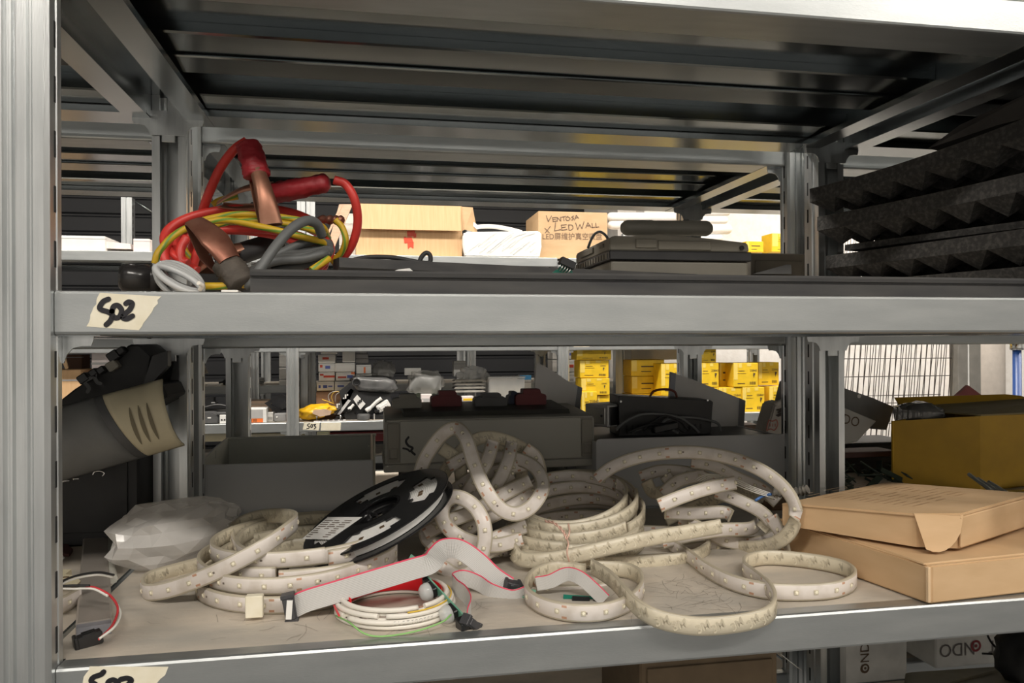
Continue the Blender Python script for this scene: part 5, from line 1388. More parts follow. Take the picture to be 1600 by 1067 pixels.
bm = bmesh.new(); prism(bm, [V((C0.x + .002, C0.y, zt)), V((e2.x + .05, e2.y, zt)), P_(1640, 622, e2.y + .14), P_(1462, 634, c.y + .17), P_(1410, 640, c.y + .17)], (0, .001, .003)); obj('flap', bm, OCHREIN, t)
bm = bmesh.new(); prism(bm, [P_(1410, 640, c.y + .165), P_(1640, 632, c.y + .165), P_(1594, 618, c.y + .18), P_(1572, 616, c.y + .18), P_(1398, 621, c.y + .18)], (0, .003, 0)); obj('flap', bm, OCHRE, t)
bm = bmesh.new(); bmesh.ops.create_icosphere(bm, subdivisions=3, radius=1)
pc = P_(1435, 648, c.y + .10)
for v in bm.verts: v.co = pc + V((v.co.x * .05, v.co.y * .05, v.co.z * .028)) * (1 + .25 * noise.noise(v.co * 3))
obj('wrapping', bm, SMOKE, t, True)
bm = bmesh.new(); prism(bm, [P_(u, v, 1.78) for u, v in ((1488, 624), (1513, 602), (1535, 618), (1530, 640), (1490, 640))], (0, .01, 0)); tag(obj('red_folder', bm, mat('dull red card', (0.32, 0.08, 0.08), 0.6)), 'dull red card corner sticking up behind the open mustard box', 'folder')
# rods, black cable, dark scraps
for k, (p, q, lab) in enumerate((((1514, 741), (1560, 775), 'grey metal rod sticking out right, uppermost of the three'), ((1528, 748), (1575, 778), 'middle grey metal rod sticking out beside the cartons'), ((1545, 753), (1590, 780), 'short grey metal rod nearest the right picture edge'))):
    bm = bmesh.new(); A = P_(*p, 1.20); B_ = P_(*q, 1.12); B_ = B_ + (B_ - A) * .8
    tube(bm, [A, A.lerp(B_, .02), A.lerp(B_, .98), B_], .0032, 10)
    tag(obj('metal_rod', bm, STEEL), lab, 'rod', None)
bm = bmesh.new(); tube(bm, cr([P_(u, v, 1.60) for u, v in ((1586, 640), (1595, 630), (1606, 626), (1625, 632))], n=6), .004, 8); tag(obj('black_cable', bm, BLACKM), 'black cable end at the right edge over the mustard box', 'cable')
bm = bmesh.new(); random.seed(9)
for k in range(46):
    p = atZ(random.uniform(1300, 1420), random.uniform(728, 768), B1 + random.uniform(.005, .05)); d = V((random.uniform(-1, 1), random.uniform(-1, 1), random.uniform(-.3, .6))).normalized()
    M = frame(p, random.uniform(0, 6), random.uniform(-.7, .7), random.uniform(-.7, .7)); box(bm, (-.022, -.006, -.001), (.022, .006, .001), M)
for v in bm.verts: v.co.z = max(v.co.z, B1 + .001)
tag(obj('packing_scraps', bm, LEAF), 'dark greenish packing scraps heaped beside the mustard box', 'scraps', kind='stuff')
# black box standing behind scraps, dark stuff near the arch end
bm = bmesh.new(); a = atY(1300, 740, 1.70); box(bm, (a.x, 1.66, B1), (a.x + .20, 1.80, P_(1300, 690, 1.70).z), bev=.003); box(bm, (a.x + .02, 1.657, B1 + .02), (a.x + .18, 1.663, P_(1300, 695, 1.70).z), bev=.001)
tag(obj('black_crate', bm, BLACKM), 'black crate in the dark behind the packing scraps', 'crate')
bm = bmesh.new(); a, b = P_(1196, 785, 1.26), P_(1232, 832, 1.26); box(bm, (a.x, 1.24, S1), (b.x + .02, 1.30, a.z), bev=.002); box(bm, (a.x + .005, 1.235, a.z - .02), (b.x, 1.245, a.z - .012), bev=.001)
tag(obj('dark_carton', bm, CARDD), 'dark brown carton end behind the cardboard boxes', 'box')

# ------------------------------------------------------------------ left bay: black tangle and curved shell
Ys = 1.14
t = thing('curved_shell', 'curved dark grey plastic shell with a cream slotted end in the left bay', 'shell', tuple(P_(150, 740, Ys)))
ax0, ax1 = P_(20, 712, Ys), P_(262, 644, Ys); ax = (ax1 - ax0); n_ = V((0, -1, 0)); up_ = (V((0, 0, 1)) - ax.normalized() * ax.normalized().z).normalized()
rr = .052
def shell(bm, t0, t1, a0, a1, r, th, na=18, ns=10, curve=None):
    V0 = {}
    for i in range(ns + 1):
        for k in range(na + 1):
            for w in (0, 1):
                a = R(a0 + (a1 - a0) * k / na); tt = t0 + (t1 - t0) * i / ns
                if curve: tt = curve(tt, a, i / ns)
                c = ax0 + ax * tt; q = r - w * th
                V0[i, k, w] = bm.verts.new(c + (n_ * math.cos(a) + up_ * math.sin(a)) * q)
    for i in range(ns):
        for k in range(na):
            for w in (0, 1): bm.faces.new((V0[i, k, w], V0[i + 1, k, w], V0[i + 1, k + 1, w], V0[i, k + 1, w]))
        for k in (0, na): bm.faces.new((V0[i, k, 0], V0[i + 1, k, 0], V0[i + 1, k, 1], V0[i, k, 1]))
    for i in (0, ns):
        for k in range(na): bm.faces.new((V0[i, k, 0], V0[i, k + 1, 0], V0[i, k + 1, 1], V0[i, k, 1]))
bow = lambda a: .17 * ((1 - math.sin(a)) / 2) ** .8
bm = bmesh.new(); shell(bm, 0, .60, -75, 62, rr, .003, curve=lambda tt, a, s: tt + bow(a) * s); obj('grey_shell', bm, mat('dark grey shell plastic', (0.17, 0.17, 0.165), 0.5), t, True)
bm = bmesh.new(); shell(bm, .60, .655, -75, 62, rr + .0003, .003, curve=lambda tt, a, s: tt + bow(a)); obj('dark_band', bm, DARKG, t, True)
bm = bmesh.new(); shell(bm, .655, 1.06, -75, 62, rr, .003, curve=lambda tt, a, s: tt + bow(a) * (1 - s)); obj('cream_end', bm, CREAM, t, True)
for k in range(3):
    bm = bmesh.new(); c = ax0 + ax * (.845 + k * .055)
    AA = [-36 + 4.5 * q for q in range(14)]
    pts = [c + (n_ * math.cos(R(q)) + up_ * math.sin(R(q))) * (rr + .0009) for q in AA]
    rad = [.0004 + .0022 * max(0.0, math.sin(math.pi * q / 13)) ** .8 for q in range(14)]
    wv = ax.normalized(); A_ = [bm.verts.new(p + wv * r_) for p, r_ in zip(pts, rad)]; B2_ = [bm.verts.new(p - wv * r_) for p, r_ in zip(pts, rad)]
    for i in range(13): bm.faces.new((A_[i], A_[i + 1], B2_[i + 1], B2_[i]))
    obj('slot', bm, mat('cream slot hollow', (0.20, 0.17, 0.11), 0.8), t)
# the black frame leaning over it
t = thing('buckled_cradle', 'black plastic frame with buckles along its sloping edge in the left bay', 'frame', tuple(P_(170, 700, 1.22)))
bm = bmesh.new(); prism(bm, [P_(u, v, 1.20) for u, v in ((60, 690), (60, 652), (118, 606), (150, 590), (172, 570), (190, 552), (200, 538), (218, 538), (238, 556), (222, 604), (252, 598), (262, 620), (150, 680))], (.01, .10, 0)); bmesh.ops.bevel(bm, geom=list(bm.edges), offset=.003, affect='EDGES'); obj('body', bm, BLACKM, t)
bm = bmesh.new(); prism(bm, [P_(u, v, 1.19) for u, v in ((238, 556), (262, 548), (262, 572), (232, 604), (222, 606))], (0, .02, 0)); obj('strut', bm, BLACKP, t)
for (u, v, s, mt) in ((178, 556, 1.0, BLACKP), (176, 571, .95, BEIGE), (159, 578, .7, BLACKP), (147, 582, .7, BLACKP), (131, 591, .9, BLACKP), (190, 548, .7, BLACKP)):
    bm = bmesh.new(); box(bm, (-.008 * s, -.006, -.007 * s), (.008 * s, .01, .007 * s), wallM(P_(u, v, 1.19), 0, R(35)) @ Matrix.Rotation(R(-90), 4, 'X'), .0015); obj('buckle', bm, mt, t)
bm = bmesh.new()
for pts in ([(128, 597), (140, 592), (150, 586)], [(134, 598), (140, 606), (138, 612)], [(148, 588), (153, 597), (158, 599)]): stroke(bm, [P_(u, v, 1.188) for u, v in pts], .005, (0, -1, 0), .003)
obj('strap', bm, DARKG, t)
bm = bmesh.new(); q = atY(100, 700, 1.24); box(bm, (-.75, 1.22, S1), (-.335, 1.30, P_(150, 706, 1.22).z), bev=.003); box(bm, (-.72, 1.217, S1 + .02), (-.35, 1.223, P_(150, 715, 1.22).z), bev=.001)
tag(obj('black_crate', bm, BLACKM), 'black crate under the curved grey shell in the left bay', 'crate')
t = thing('small_fittings', 'small shiny fittings glinting under the curved shell', 'fittings', tuple(P_(110, 750, 1.21))); 
bm = bmesh.new()
for (u, v) in ((98, 752), (104, 751), (119, 748)): box(bm, (-.004, -.002, -.0015), (.004, .002, .0015), frame(P_(u, v, 1.205), .3), .0006)
obj('glint_piece', bm, CHROME, t)
bm = bmesh.new(); tube(bm, cr([P_(u, v, 1.205) for u, v in ((145, 742), (148, 737), (157, 736), (163, 739), (160, 744))], n=5), .0012, 6); obj('ring', bm, CHROME, t)
# tall thin board on the far left at back, brown crates seen through the left bay
# ------------------------------------------------------------------ below: cartons on the lowest shelf, right bay
Yq = 1.36
def carton_text(label, u0, u1, v0, v1, Y, dep, mt, z0, word, size, roll, pos, target=None, tr=.012, mirrored=False):
    a, b = P_(u0, v1, Y), P_(u1, v1, Y); z1 = P_(u0, v0, Y).z
    t = thing('white_carton', label, 'box', ((a.x + b.x) / 2, Y + dep / 2, z0))
    bm = bmesh.new(); box(bm, (a.x, Y, z0), (b.x, Y + dep, z1), bev=.0025); obj('body', bm, mt, t)
    bm = bmesh.new(); box(bm, (a.x + .003, Y - .001, z1 - .004), (b.x - .003, Y + .001, z1 - .002)); obj('lid_seam', bm, GREYB, t)
    bm = bmesh.new(); text(bm, word, wallM(P_(*pos, Y - .0012), 0, roll), size, sx=.95); obj('printed_word', bm, INK if target != 'red' else mat('grey brown ink', (0.13, 0.115, 0.11), 0.6), t)
    if target:
        M = wallM(P_(*target_pos, Y - .0014)); bm = bmesh.new()
        lathe(bm, [(tr * .62, 0), (tr, 0)], M, 28, caps=False); 
        bmesh.ops.translate(bm, vec=(0, 0, 0), verts=bm.verts)
        v0_ = [bm.verts.new(M @ V((tr * .3 * math.cos(k * .5236), tr * .3 * math.sin(k * .5236), 0))) for k in range(12)]; bm.faces.new(v0_)
        obj('printed_target', bm, mat('wine red ink', (0.20, 0.012, 0.02), 0.5) if target == 'red' else INK, t)
    return t
target_pos = (1525, 1009)
carton_text('whitish carton under the lower shelf printed with a red target and an upside down word', 1462, 1588, 985, 1036, 1.33, .20, mat('whitish carton', (0.62, 0.61, 0.58), 0.6), S0 + .0, 'TUT   NDO', .036, math.pi, (1529, 1011), 'red', .0115)
target_pos = (1352, 1044)
carton_text('whitish carton under the lower shelf with a word printed sideways', 1320, 1418, 985, 1066, 1.30, .16, mat('whitish carton', (0.62, 0.61, 0.58), 0.6), S0 - .0, 'ONDO', .026, R(90), (1352, 1020), 'black', .0085)
bm = bmesh.new(); a, b = P_(1420, 1000, 1.45), P_(1465, 1000, 1.45); box(bm, (a.x, 1.42, S0), (b.x, 1.50, P_(1440, 990, 1.45).z), bev=.003); box(bm, (a.x + .005, 1.418, S0 + .01), (b.x - .005, 1.422, S0 + .06), bev=.001)
tag(obj('brown_carton', bm, CARDD), 'brown carton between the two whitish cartons under the lower shelf', 'box')
bm = bmesh.new(); a, b = P_(1415, 1052, 1.24), P_(1580, 1040, 1.24); prism(bm, [a, P_(1425, 1050, 1.24), b, P_(1580, 1046, 1.24), P_(1600, 1075, 1.1), P_(1410, 1085, 1.1)], (0, .0, -.004)); 
for v in bm.verts: v.co.z = max(v.co.z, S0 + .002)
tag(obj('card_sheet', bm, mat('olive card', (0.24, 0.21, 0.14), 0.7)), 'olive brown card lid lying before the carton with the red target', 'lid')
bm = bmesh.new(); bmesh.ops.create_icosphere(bm, subdivisions=3, radius=1); pc = P_(1600, 1035, 1.15)
for v in bm.verts: v.co = pc + V((v.co.x * .036, v.co.y * .05, v.co.z * .05)) * (1 + .3 * noise.noise(v.co * 2.5))
for v in bm.verts: v.co.z = max(v.co.z, S0 + .001)
tube(bm, cr([P_(u, v, 1.2) for u, v in ((1570, 1030), (1562, 1018), (1548, 1002), (1540, 985))], n=6), .002, 6); tube(bm, cr([P_(u, v, 1.2) for u, v in ((1575, 1035), (1565, 1024), (1555, 1022), (1535, 1021))], n=6), .0018, 6)
tag(obj('black_bag', bm, BLACKM, None, True), 'black bag with thin straps at the bottom right corner', 'bag')
bm = bmesh.new(); a, b = P_(1000, 1020, 1.06), P_(1215, 1020, 1.06); box(bm, (a.x, 1.06, S0), (b.x, 1.25, P_(1100, 1005, 1.06).z), bev=.003); box(bm, (a.x + .01, 1.057, S0 + .02), (b.x - .01, 1.062, P_(1100, 1015, 1.06).z - .02), bev=.001)
tag(obj('brown_carton', bm, mat('deep brown carton', (0.16, 0.115, 0.07), 0.8)), 'deep brown carton on the lowest shelf under the led strips', 'box')
bm = bmesh.new(); tube(bm, [P_(1218, 1020, 1.0), P_(1235, 1034, 1.0), P_(1252, 1047, 1.0)], .0007, 5); tag(obj('loose_wire', bm, STEEL), 'thin bright wire hanging below the lower shelf edge', 'wire')

# ================================================================== the rack across the aisle
def carton(label, u0, u1, v0, Y, z0, dep=.16, mt=WHITEB, v1=None, group=None, rz=0.0, bands=(), prints=(), name='carton', cat='box', tape_=True, seam=None):
    """carton whose front face spans u0..u1 in the photo on plane Y and stands on z0 (or on photo row v1)"""
    if v1 is not None: z0 = P_((u0 + u1) / 2, v1, Y).z
    a, b = P_(u0, v0, Y), P_(u1, v0, Y); w_ = b.x - a.x; h = P_((u0 + u1) / 2, v0, Y).z - z0
    M = frame((a.x, Y, z0), rz)
    t = thing(name, label, cat, (a.x + w_ / 2, Y + dep / 2, z0), group)
    bm = bmesh.new(); box(bm, (0, 0, 0), (w_, dep, h), M, .002); obj('body', bm, mt, t)
    if tape_:
        bm = bmesh.new(); box(bm, (-.0006, -.0008, h * .80), (w_ + .0006, .02, h * .83), M); obj('lid_seam', bm, seam or GREYB, t)
    for (x0, x1, y0, y1, m) in bands:
        bm = bmesh.new(); box(bm, (w_ * x0, -.0012, h * y0), (w_ * x1, .0002, h * y1), M); obj('printed_patch', bm, m, t)
    for (s, x, y, sz, m) in prints:
        bm = bmesh.new(); text(bm, s, M @ Matrix.Translation((w_ * x, -.0014, h * y)) @ Matrix.Rotation(R(90), 4, 'X'), sz); obj('printed_word', bm, m, t)
    return t, M, w_, h
_yc = {}
def yellow(label, u0, u1, v0, v1, Y, dep=.10, full=True, side=0):
    z0 = P_((u0 + u1) / 2, v1, Y).z
    a, b = P_(u0, v0, Y), P_(u1, v0, Y); w_ = b.x - a.x; h = P_((u0 + u1) / 2, v0, Y).z - z0
    M = frame((a.x, Y, z0), R(side))
    t = thing('yellow_carton', label, 'box', (a.x + w_ / 2, Y + dep / 2, z0), 'yellow cartons on the far rack')
    bm = bmesh.new(); box(bm, (0, 0, 0), (w_, dep, h), M, .0018); obj('body', bm, YELB, t)
    for (x0, x1, y0) in ((.01, .17, .3), (.20, .34, .80), (.55, .72, .86))[:3 if full else 1]:
        bm = bmesh.new(); box(bm, (w_ * x0, -.0007, h * y0), (w_ * x1, .001, h * .99), M); obj('packing_tape', bm, YELT, t)
    bm = bmesh.new(); FM = M @ Matrix.Rotation(R(90), 4, 'X')
    if full:
        text(bm, '25840', FM @ Matrix.Translation((w_ * .80, h * .68, .0012)), h * .13)
        # small dog-eared emblem
        e = [(.0, 1), (.55, .85), (1, .95), (.95, .3), (.7, .2), (.75, -.1), (.45, -.15), (.5, -.5), (.15, -1), (.2, -.3), (-.1, -.2), (.0, .2)]
        prism(bm, [(w_ * .80 + x * h * .085, -.0013, h * .48 + y * h * .11) for x, y in e], (0, .0004, 0), M)
        for k in range(9): box(bm, (w_ * .66 + k * w_ * .028, -.0012, h * .10), (w_ * .66 + k * w_ * .028 + w_ * (.008 + .008 * (k % 3 == 0)), -.0006, h * .22), M)
        box(bm, (w_ * .16, -.0012, h * .135), (w_ * .46, -.0006, h * .16), M); box(bm, (w_ * .20, -.0012, h * .66), (w_ * .44, -.0006, h * .68), M); box(bm, (w_ * .16, -.0012, h * .56), (w_ * .5, -.0006, h * .57), M)
    else:
        box(bm, (w_ * .3, -.0012, h * .55), (w_ * .8, -.0006, h * .62), M); box(bm, (w_ * .3, -.0012, h * .25), (w_ * .6, -.0006, h * .3), M)
    obj('printed_label', bm, INK, t)
    return t
Y0 = CF + .02
# ---- yellow cartons: tower on the left
yellow('yellow carton on top of the left tower, under the upper beam', 901, 955, 542, 562.2, Y0 + .03)
yellow('second yellow carton from the top of the left tower', 906, 951, 563, 590, Y0 + .02)
yellow('third yellow carton from the top of the left tower', 908, 952.5, 591, 617.3, Y0 + .01)
yellow('yellow carton at the foot of the left tower, front left', 909, 933, 612, 660, Y0 - .012, dep=.02)
yellow('yellow carton at the foot of the left tower, right of the front one', 933.6, 953, 618, 660, Y0 + .02, full=False)
yellow('low yellow carton right of the foot of the left tower', 953.5, 985, 619, 660, Y0 + .03, full=False)
# ---- middle stack
yellow('yellow carton on top of the middle stack under the long white carton', 986, 1038, 562, 587.3, Y0 + .12, full=False, dep=.12)
yellow('yellow carton second from the top of the middle stack', 987, 1037, 588, 614.5, Y0 + .12, full=False, dep=.12)
yellow('yellow carton at the bottom of the middle stack', 985, 1036, 615.2, 648, Y0 + .12, full=False, dep=.12)
yellow('tall yellow carton leaning at the right of the middle stack', 1033, 1069, 568, 617.5, Y0 + .02)
yellow('yellow carton below the tall one, right of the middle stack', 1028, 1070, 618, 650, Y0 + .02)
carton('long white carton lying across the middle yellow stack', 986, 1068, 543, Y0 + .255, None, dep=.10, v1=562, mt=WHITEB)
# ---- right block
yellow('small yellow carton on top of the right block beside the post', 1095, 1119, 542, 566.3, Y0 + .02)
yellow('yellow carton under the small one at the left of the right block', 1092, 1123, 567, 605, Y0 + .02)
yellow('shaded yellow carton set back in the upper row of the right block', 1124, 1142, 567, 604, Y0 + .10, full=False)
yellow('brightest yellow carton in the upper row of the right block', 1146, 1184.5, 567, 604.5, Y0 + .015)
yellow('yellow carton at the right end of the upper row', 1185, 1217, 566, 602, Y0 + .06)
yellow('yellow carton lower left in the right block behind the sloping cheek', 1096, 1122, 606, 644, Y0 + .02)
yellow('yellow carton lower row, second from the left', 1122.5, 1159, 605.5, 644, Y0 + .02)
yellow('yellow carton lower row with its whole label in view', 1160, 1194.5, 605, 643.5, Y0 + .015)
yellow('yellow carton at the right end of the lower row', 1202, 1236, 604, 643, Y0 + .02)

# ---- white, red and blue cartons right of the first post
st = [('white carton with red print at the top of the first stack', 501, 527, 542.5, 553.3, WHITEB, REDINK), ('white carton with a red patch, second in the first stack', 497, 524, 554, 567, WHITEB, REDINK),
      ('white carton with red and blue print, middle of the first stack', 497.5, 523, 567.5, 580.8, WHITEB, BLUEINK), ('white carton with a broad red band in the first stack', 498, 523, 581.5, 595, WHITEB, REDINK),
      ('white carton with blue print at the foot of the first stack', 495, 522, 596, 610.5, WHITEB, BLUEINK)]
for k, (lab, u0, u1, v0, v1, m, ink) in enumerate(st):
    bd = [((.30, .62, .45, .7, ink),), ((.25, .62, .42, .68, ink),), ((.1, .25, .5, .8, REDINK), (.42, .72, .35, .7, ink)), ((.3, 1.0, .38, .62, ink), (.08, .3, .6, .8, ink)), ((.1, .22, .3, .6, ink), (.36, .6, .3, .6, ink), (.66, .9, .4, .55, ink))][k]
    carton(lab, u0, u1, v0, Y0 + .10, None, v1=v1, dep=.12, mt=m, group='white cartons stacked on the far rack', bands=bd)
st = [('tall white carton standing on the second stack', 535, 555, 544.5, 566, WHITEB, ()), ('plain white carton below the tall one in the second stack', 523, 554.5, 567.3, 580.8, WHITEB, ()),
      ('white carton with red band and blue print in the second stack', 525, 554, 581.5, 594.5, WHITEB, ((.1, .55, .3, .5, REDINK), (.6, .9, .3, .65, BLUEINK), (.82, 1.0, .75, .98, ORANGE))),
      ('white carton at the foot of the second stack', 523, 552, 596, 610.5, WHITEB, ((.15, .5, .4, .6, BLUEINK),))]
for lab, u0, u1, v0, v1, m, bd in st: carton(lab, u0, u1, v0, Y0 + .10, None, v1=v1, dep=.12, mt=m, group='white cartons stacked on the far rack', bands=bd)
st = [('grey carton at the top of the third stack', 556, 573, 545, 552.5, GREYB), ('grey carton second from the top of the third stack', 556, 575, 553, 560, GREYB), ('grey carton third from the top of the third stack', 556, 575.5, 560.5, 567, GREYB),
      ('white carton with an orange stripe in the third stack', 556.5, 580, 570, 584, WHITEB), ('white carton at the foot of the third stack', 556, 581, 585, 610.5, WHITEB)]
for lab, u0, u1, v0, v1, m in st: carton(lab, u0, u1, v0, Y0 + .12, None, v1=v1, dep=.12, mt=m, group='white cartons stacked on the far rack', bands=((.5, .62, .1, .75, ORANGE),) if 'stripe' in lab else ())
carton('dark brown carton carrying the white carton stacks', 494, 584, 611, Y0 + .10, C1, dep=.14, mt=CARDD, seam=CARDD)
for lab, v0, v1 in (('grey white carton behind the bright post, topmost', 544, 553.5), ('dented white carton behind the bright post', 554, 573), ('white lidded carton behind the bright post', 574, 592), ('white lidded carton at the foot behind the bright post', 593, 611.5)):
    carton(lab, 436, 468, v0, 4.28, None, v1=v1, dep=.12, mt=WHITEB, group='white cartons behind the bright post')
for lab, v0, v1, ink in (('white carton right of the second bright post, upper', 545, 561, BLUEINK), ('white carton with red swoosh right of the second bright post', 562, 581, REDINK), ('crumpled grey carton right of the second bright post', 582, 606, GREYB)):
    carton(lab, 863, 902, v0, 4.28, None, v1=v1, dep=.12, mt=WHITEB, bands=((.68, .85, .35, .6, ink),), group='white cartons behind the second bright post')

# ---- odds and ends on the S03 deck
def loc(u, v, Y): return P_(u, v, Y)
# yellow bag
bm = bmesh.new(); bmesh.ops.create_icosphere(bm, subdivisions=4, radius=1)
pa, pb = loc(466, 648, Y0 + .03), loc(520, 640, Y0 + .06); c = (pa + pb) / 2
for v in bm.verts:
    d = v.co.copy(); s = 1 + .25 * noise.noise(d * 2.5) - .2 * abs(noise.noise(d * 5))
    p = V((d.x * .085, d.y * .05, d.z * .032)) * s; p.x += 0; p.z += .004 + .012 * d.x
    v.co = V((c.x, c.y, C1 + .034)) + p
    v.co.z = max(v.co.z, C1 + .001)
tag(obj('yellow_bag', bm, YELBAG, None, True), 'crumpled yellow bag right of the bright post on the S03 shelf', 'bag')
t = thing('clear_pouch', 'small clear pouch with orange print lying on the yellow bag', 'pouch', tuple(loc(505, 643, Y0)))
bm = bmesh.new(); prism(bm, [loc(u, v, Y0 - .02) for u, v in ((488, 646), (490, 641), (506, 639), (518, 642), (516, 648), (500, 651))], (0, .012, 0)); obj('pouch', bm, mat('pinkish pouch', (0.62, 0.45, 0.33), 0.35), t)
# metal plate with two uprights
t = thing('pin_plate', 'flat metal plate with two pins at the front edge of the S03 shelf', 'bracket', tuple(loc(515, 655, Y0)))
bm = bmesh.new(); a, b = loc(490, 656, CF + .01), loc(540, 656, CF + .01); box(bm, (a.x, CF + .005, C1), (b.x, CF + .06, C1 + .003), bev=.001); obj('plate', bm, SILVER, t)
for u in (495, 532):
    bm = bmesh.new(); p = loc(u, 650, CF + .02); lathe(bm, [(.0025, 0), (.0025, .016), (.004, .016), (.004, .022)], frame((p.x, p.y, C1 + .003)), 8); obj('pin', bm, CHROME, t)
bm = bmesh.new()
for k in range(5): box(bm, (a.x + .02 + k * .022, CF + .012, C1 + .003), (a.x + .033 + k * .022, CF + .03, C1 + .006 + .003 * (k % 2)))
obj('fixing', bm, DARKG, t)
# ribbed dark plate leaning
t = thing('slotted_plate', 'dark plastic panel with cross shaped slots leaning to the right', 'panel', tuple(loc(530, 640, Y0 + .06)))
q = [(516, 645), (524, 648), (557, 612), (548, 607)]
bm = bmesh.new(); prism(bm, [loc(u, v, Y0 + .05) for u, v in q], (0, .01, 0)); obj('panel', bm, DARKG, t)
bm = bmesh.new()
for (u, v) in ((527, 634), (540, 619.5)):
    for dx, dy in ((-3, 2.6), (0, 0), (3, -2.6)):
        p = loc(u + dx, v + dy, Y0 + .049); s = .003
        box(bm, (p.x - s, p.y - .001, p.z - s * (3 if dx == 0 else 1)), (p.x + s, p.y, p.z + s * (3 if dx == 0 else 1)))
obj('slots', bm, WHITEB, t)
bm = bmesh.new(); prism(bm, [loc(u, v, Y0 + .035) for u, v in ((527, 647), (531, 648), (548, 626), (544, 624))], (0, .006, 0)); tag(obj('grey_strip', bm, SILVER), 'grey metal strip along the slotted dark panel', 'strip')
t = thing('wall_plate', 'white plate with three dark keyholes standing on its corner', 'plate', tuple(loc(560, 635, Y0)))
bm = bmesh.new(); prism(bm, [loc(u, v, Y0 + .03) for u, v in ((552, 624), (558, 617), (571, 631), (563, 640))], (0, .01, 0)); obj('plate', bm, WHITEB, t)
bm = bmesh.new()
for u, v in ((559.5, 630), (562, 627.5), (564.5, 625.5)): p = loc(u, v, Y0 + .029); box(bm, (p.x - .003, p.y - .001, p.z - .007), (p.x + .003, p.y, p.z + .007))
obj('keyhole', bm, SLOT, t)
bm = bmesh.new(); p = loc(568, 653, CF + .05); lathe(bm, [(.026, 0), (.027, .004), (.027, .022), (.024, .026), (.006, .026)], frame((p.x, p.y, C1)), 20); tag(obj('round_puck', bm, DARKG), 'dark round cap at the front of the S03 shelf', 'cap')
bm = bmesh.new(); p = loc(585, 650, CF + .05); box(bm, (p.x - .012, p.y, C1), (p.x + .05, p.y + .04, C1 + .02), bev=.003); box(bm, (p.x - .004, p.y - .003, C1), (p.x + .002, p.y + .001, C1 + .026), bev=.001, mi=1); tag(obj('dark_block', bm, [BLACKP, CHROME]), 'black block with a shiny pin right of the round cap', 'block')
for lab, pts, r_ in (('white plastic handle lying aslant, the left of the two', ((572, 642), (580, 636), (588, 628), (596, 622)), .0085), ('short white plastic elbow beside the white handle', ((545, 640), (549, 636), (553, 632)), .007)):
    bm = bmesh.new(); P = cr([loc(u, v, Y0 + .04) for u, v in pts], n=6); tube(bm, P, [r_ * (1.2 if i < 5 else .9) for i in range(len(P))], 10); tag(obj('white_pipe', bm, WHITEB), lab, 'handle')
bm = bmesh.new(); box(bm, (-.03, -.02, -.018), (.03, .02, .018), frame(loc(598, 634, Y0 + .06), R(10), 0, R(-30)), .006, seg=2); box(bm, (-.02, -.024, -.008), (.02, -.018, .008), frame(loc(598, 634, Y0 + .06), R(10), 0, R(-30)), .002); tag(obj('white_shell_block', bm, WHITEB), 'white plastic housing beside the white handle', 'housing')
t = thing('wire_loops', 'thin yellow and grey wires looping before the dark brown carton', 'wire', tuple(loc(520, 625, Y0 + .05)))
bm = bmesh.new(); tube(bm, cr([loc(u, v, Y0 + .07) for u, v in ((503, 624), (512, 627), (522, 631))], n=5), .0016, 6); tube(bm, cr([loc(u, v, Y0 + .07) for u, v in ((521, 630), (518, 620), (522, 613), (530, 612), (535, 618))], n=6), .0012, 6); obj('yellow_wire', bm, YELW, t)
bm = bmesh.new(); tube(bm, cr([loc(u, v, Y0 + .075) for u, v in ((515, 628), (513, 618), (520, 612), (530, 612), (536, 618))], n=6), .0014, 6); tube(bm, cr([loc(u, v, Y0 + .065) for u, v in ((524, 628), (525, 617), (533, 613), (540, 617))], n=6), .0014, 6); obj('grey_wire', bm, SILCAB, t)
bm = bmesh.new(); random.seed(21)
for k in range(26):
    M = frame(loc(random.uniform(520, 600), random.uniform(640, 652), Y0 + random.uniform(.03, .1)), random.uniform(0, 6), random.uniform(-.6, .6), random.uniform(-.6, .6)); box(bm, (-.016, -.007, -.004), (.016, .007, .004), M, .001)
for v in bm.verts: v.co.z = max(v.co.z, C1 + .0005)
tag(obj('dark_fittings', bm, BLACKP), 'jumble of small dark fittings behind the round cap', 'fittings', kind='stuff')
# bubble-wrapped black thing
t = thing('wrapped_device', 'black device in smoky plastic wrap with a round hole at its left end', 'device', tuple(loc(590, 600, Y0 + .06)))
bm = bmesh.new(); bmesh.ops.create_icosphere(bm, subdivisions=4, radius=1)
pc = loc(584, 600, Y0 + .08)
for v in bm.verts:
    d = v.co.copy(); s = 1 + .12 * noise.noise(d * 4)
    v.co = pc + V((math.copysign(abs(d.x) ** .5, d.x) * .10, d.y * .05, math.copysign(abs(d.z) ** .7, d.z) * .037 - .012 * d.x)) * s
obj('wrapped_body', bm, SMOKE, t, True)
bm = bmesh.new(); lathe(bm, [(.016, 0), (.016, .003), (.011, .003), (.011, -.002)], wallM(loc(557, 597, Y0 + .03)), 18, caps=False); v_ = [bm.verts.new(wallM(loc(557, 597, Y0 + .031)) @ V((.013 * math.cos(k * .5236), .013 * math.sin(k * .5236), 0))) for k in range(12)]; bm.faces.new(v_); obj('end_hole', bm, BLACKP, t)
bm = bmesh.new(); prism(bm, [loc(u, v, Y0 + .05) for u, v in ((530, 612), (552, 594), (560, 612), (610, 616), (612, 655), (540, 655))], (0, .10, 0)); obj('support_panel', bm, BLACKM, t)
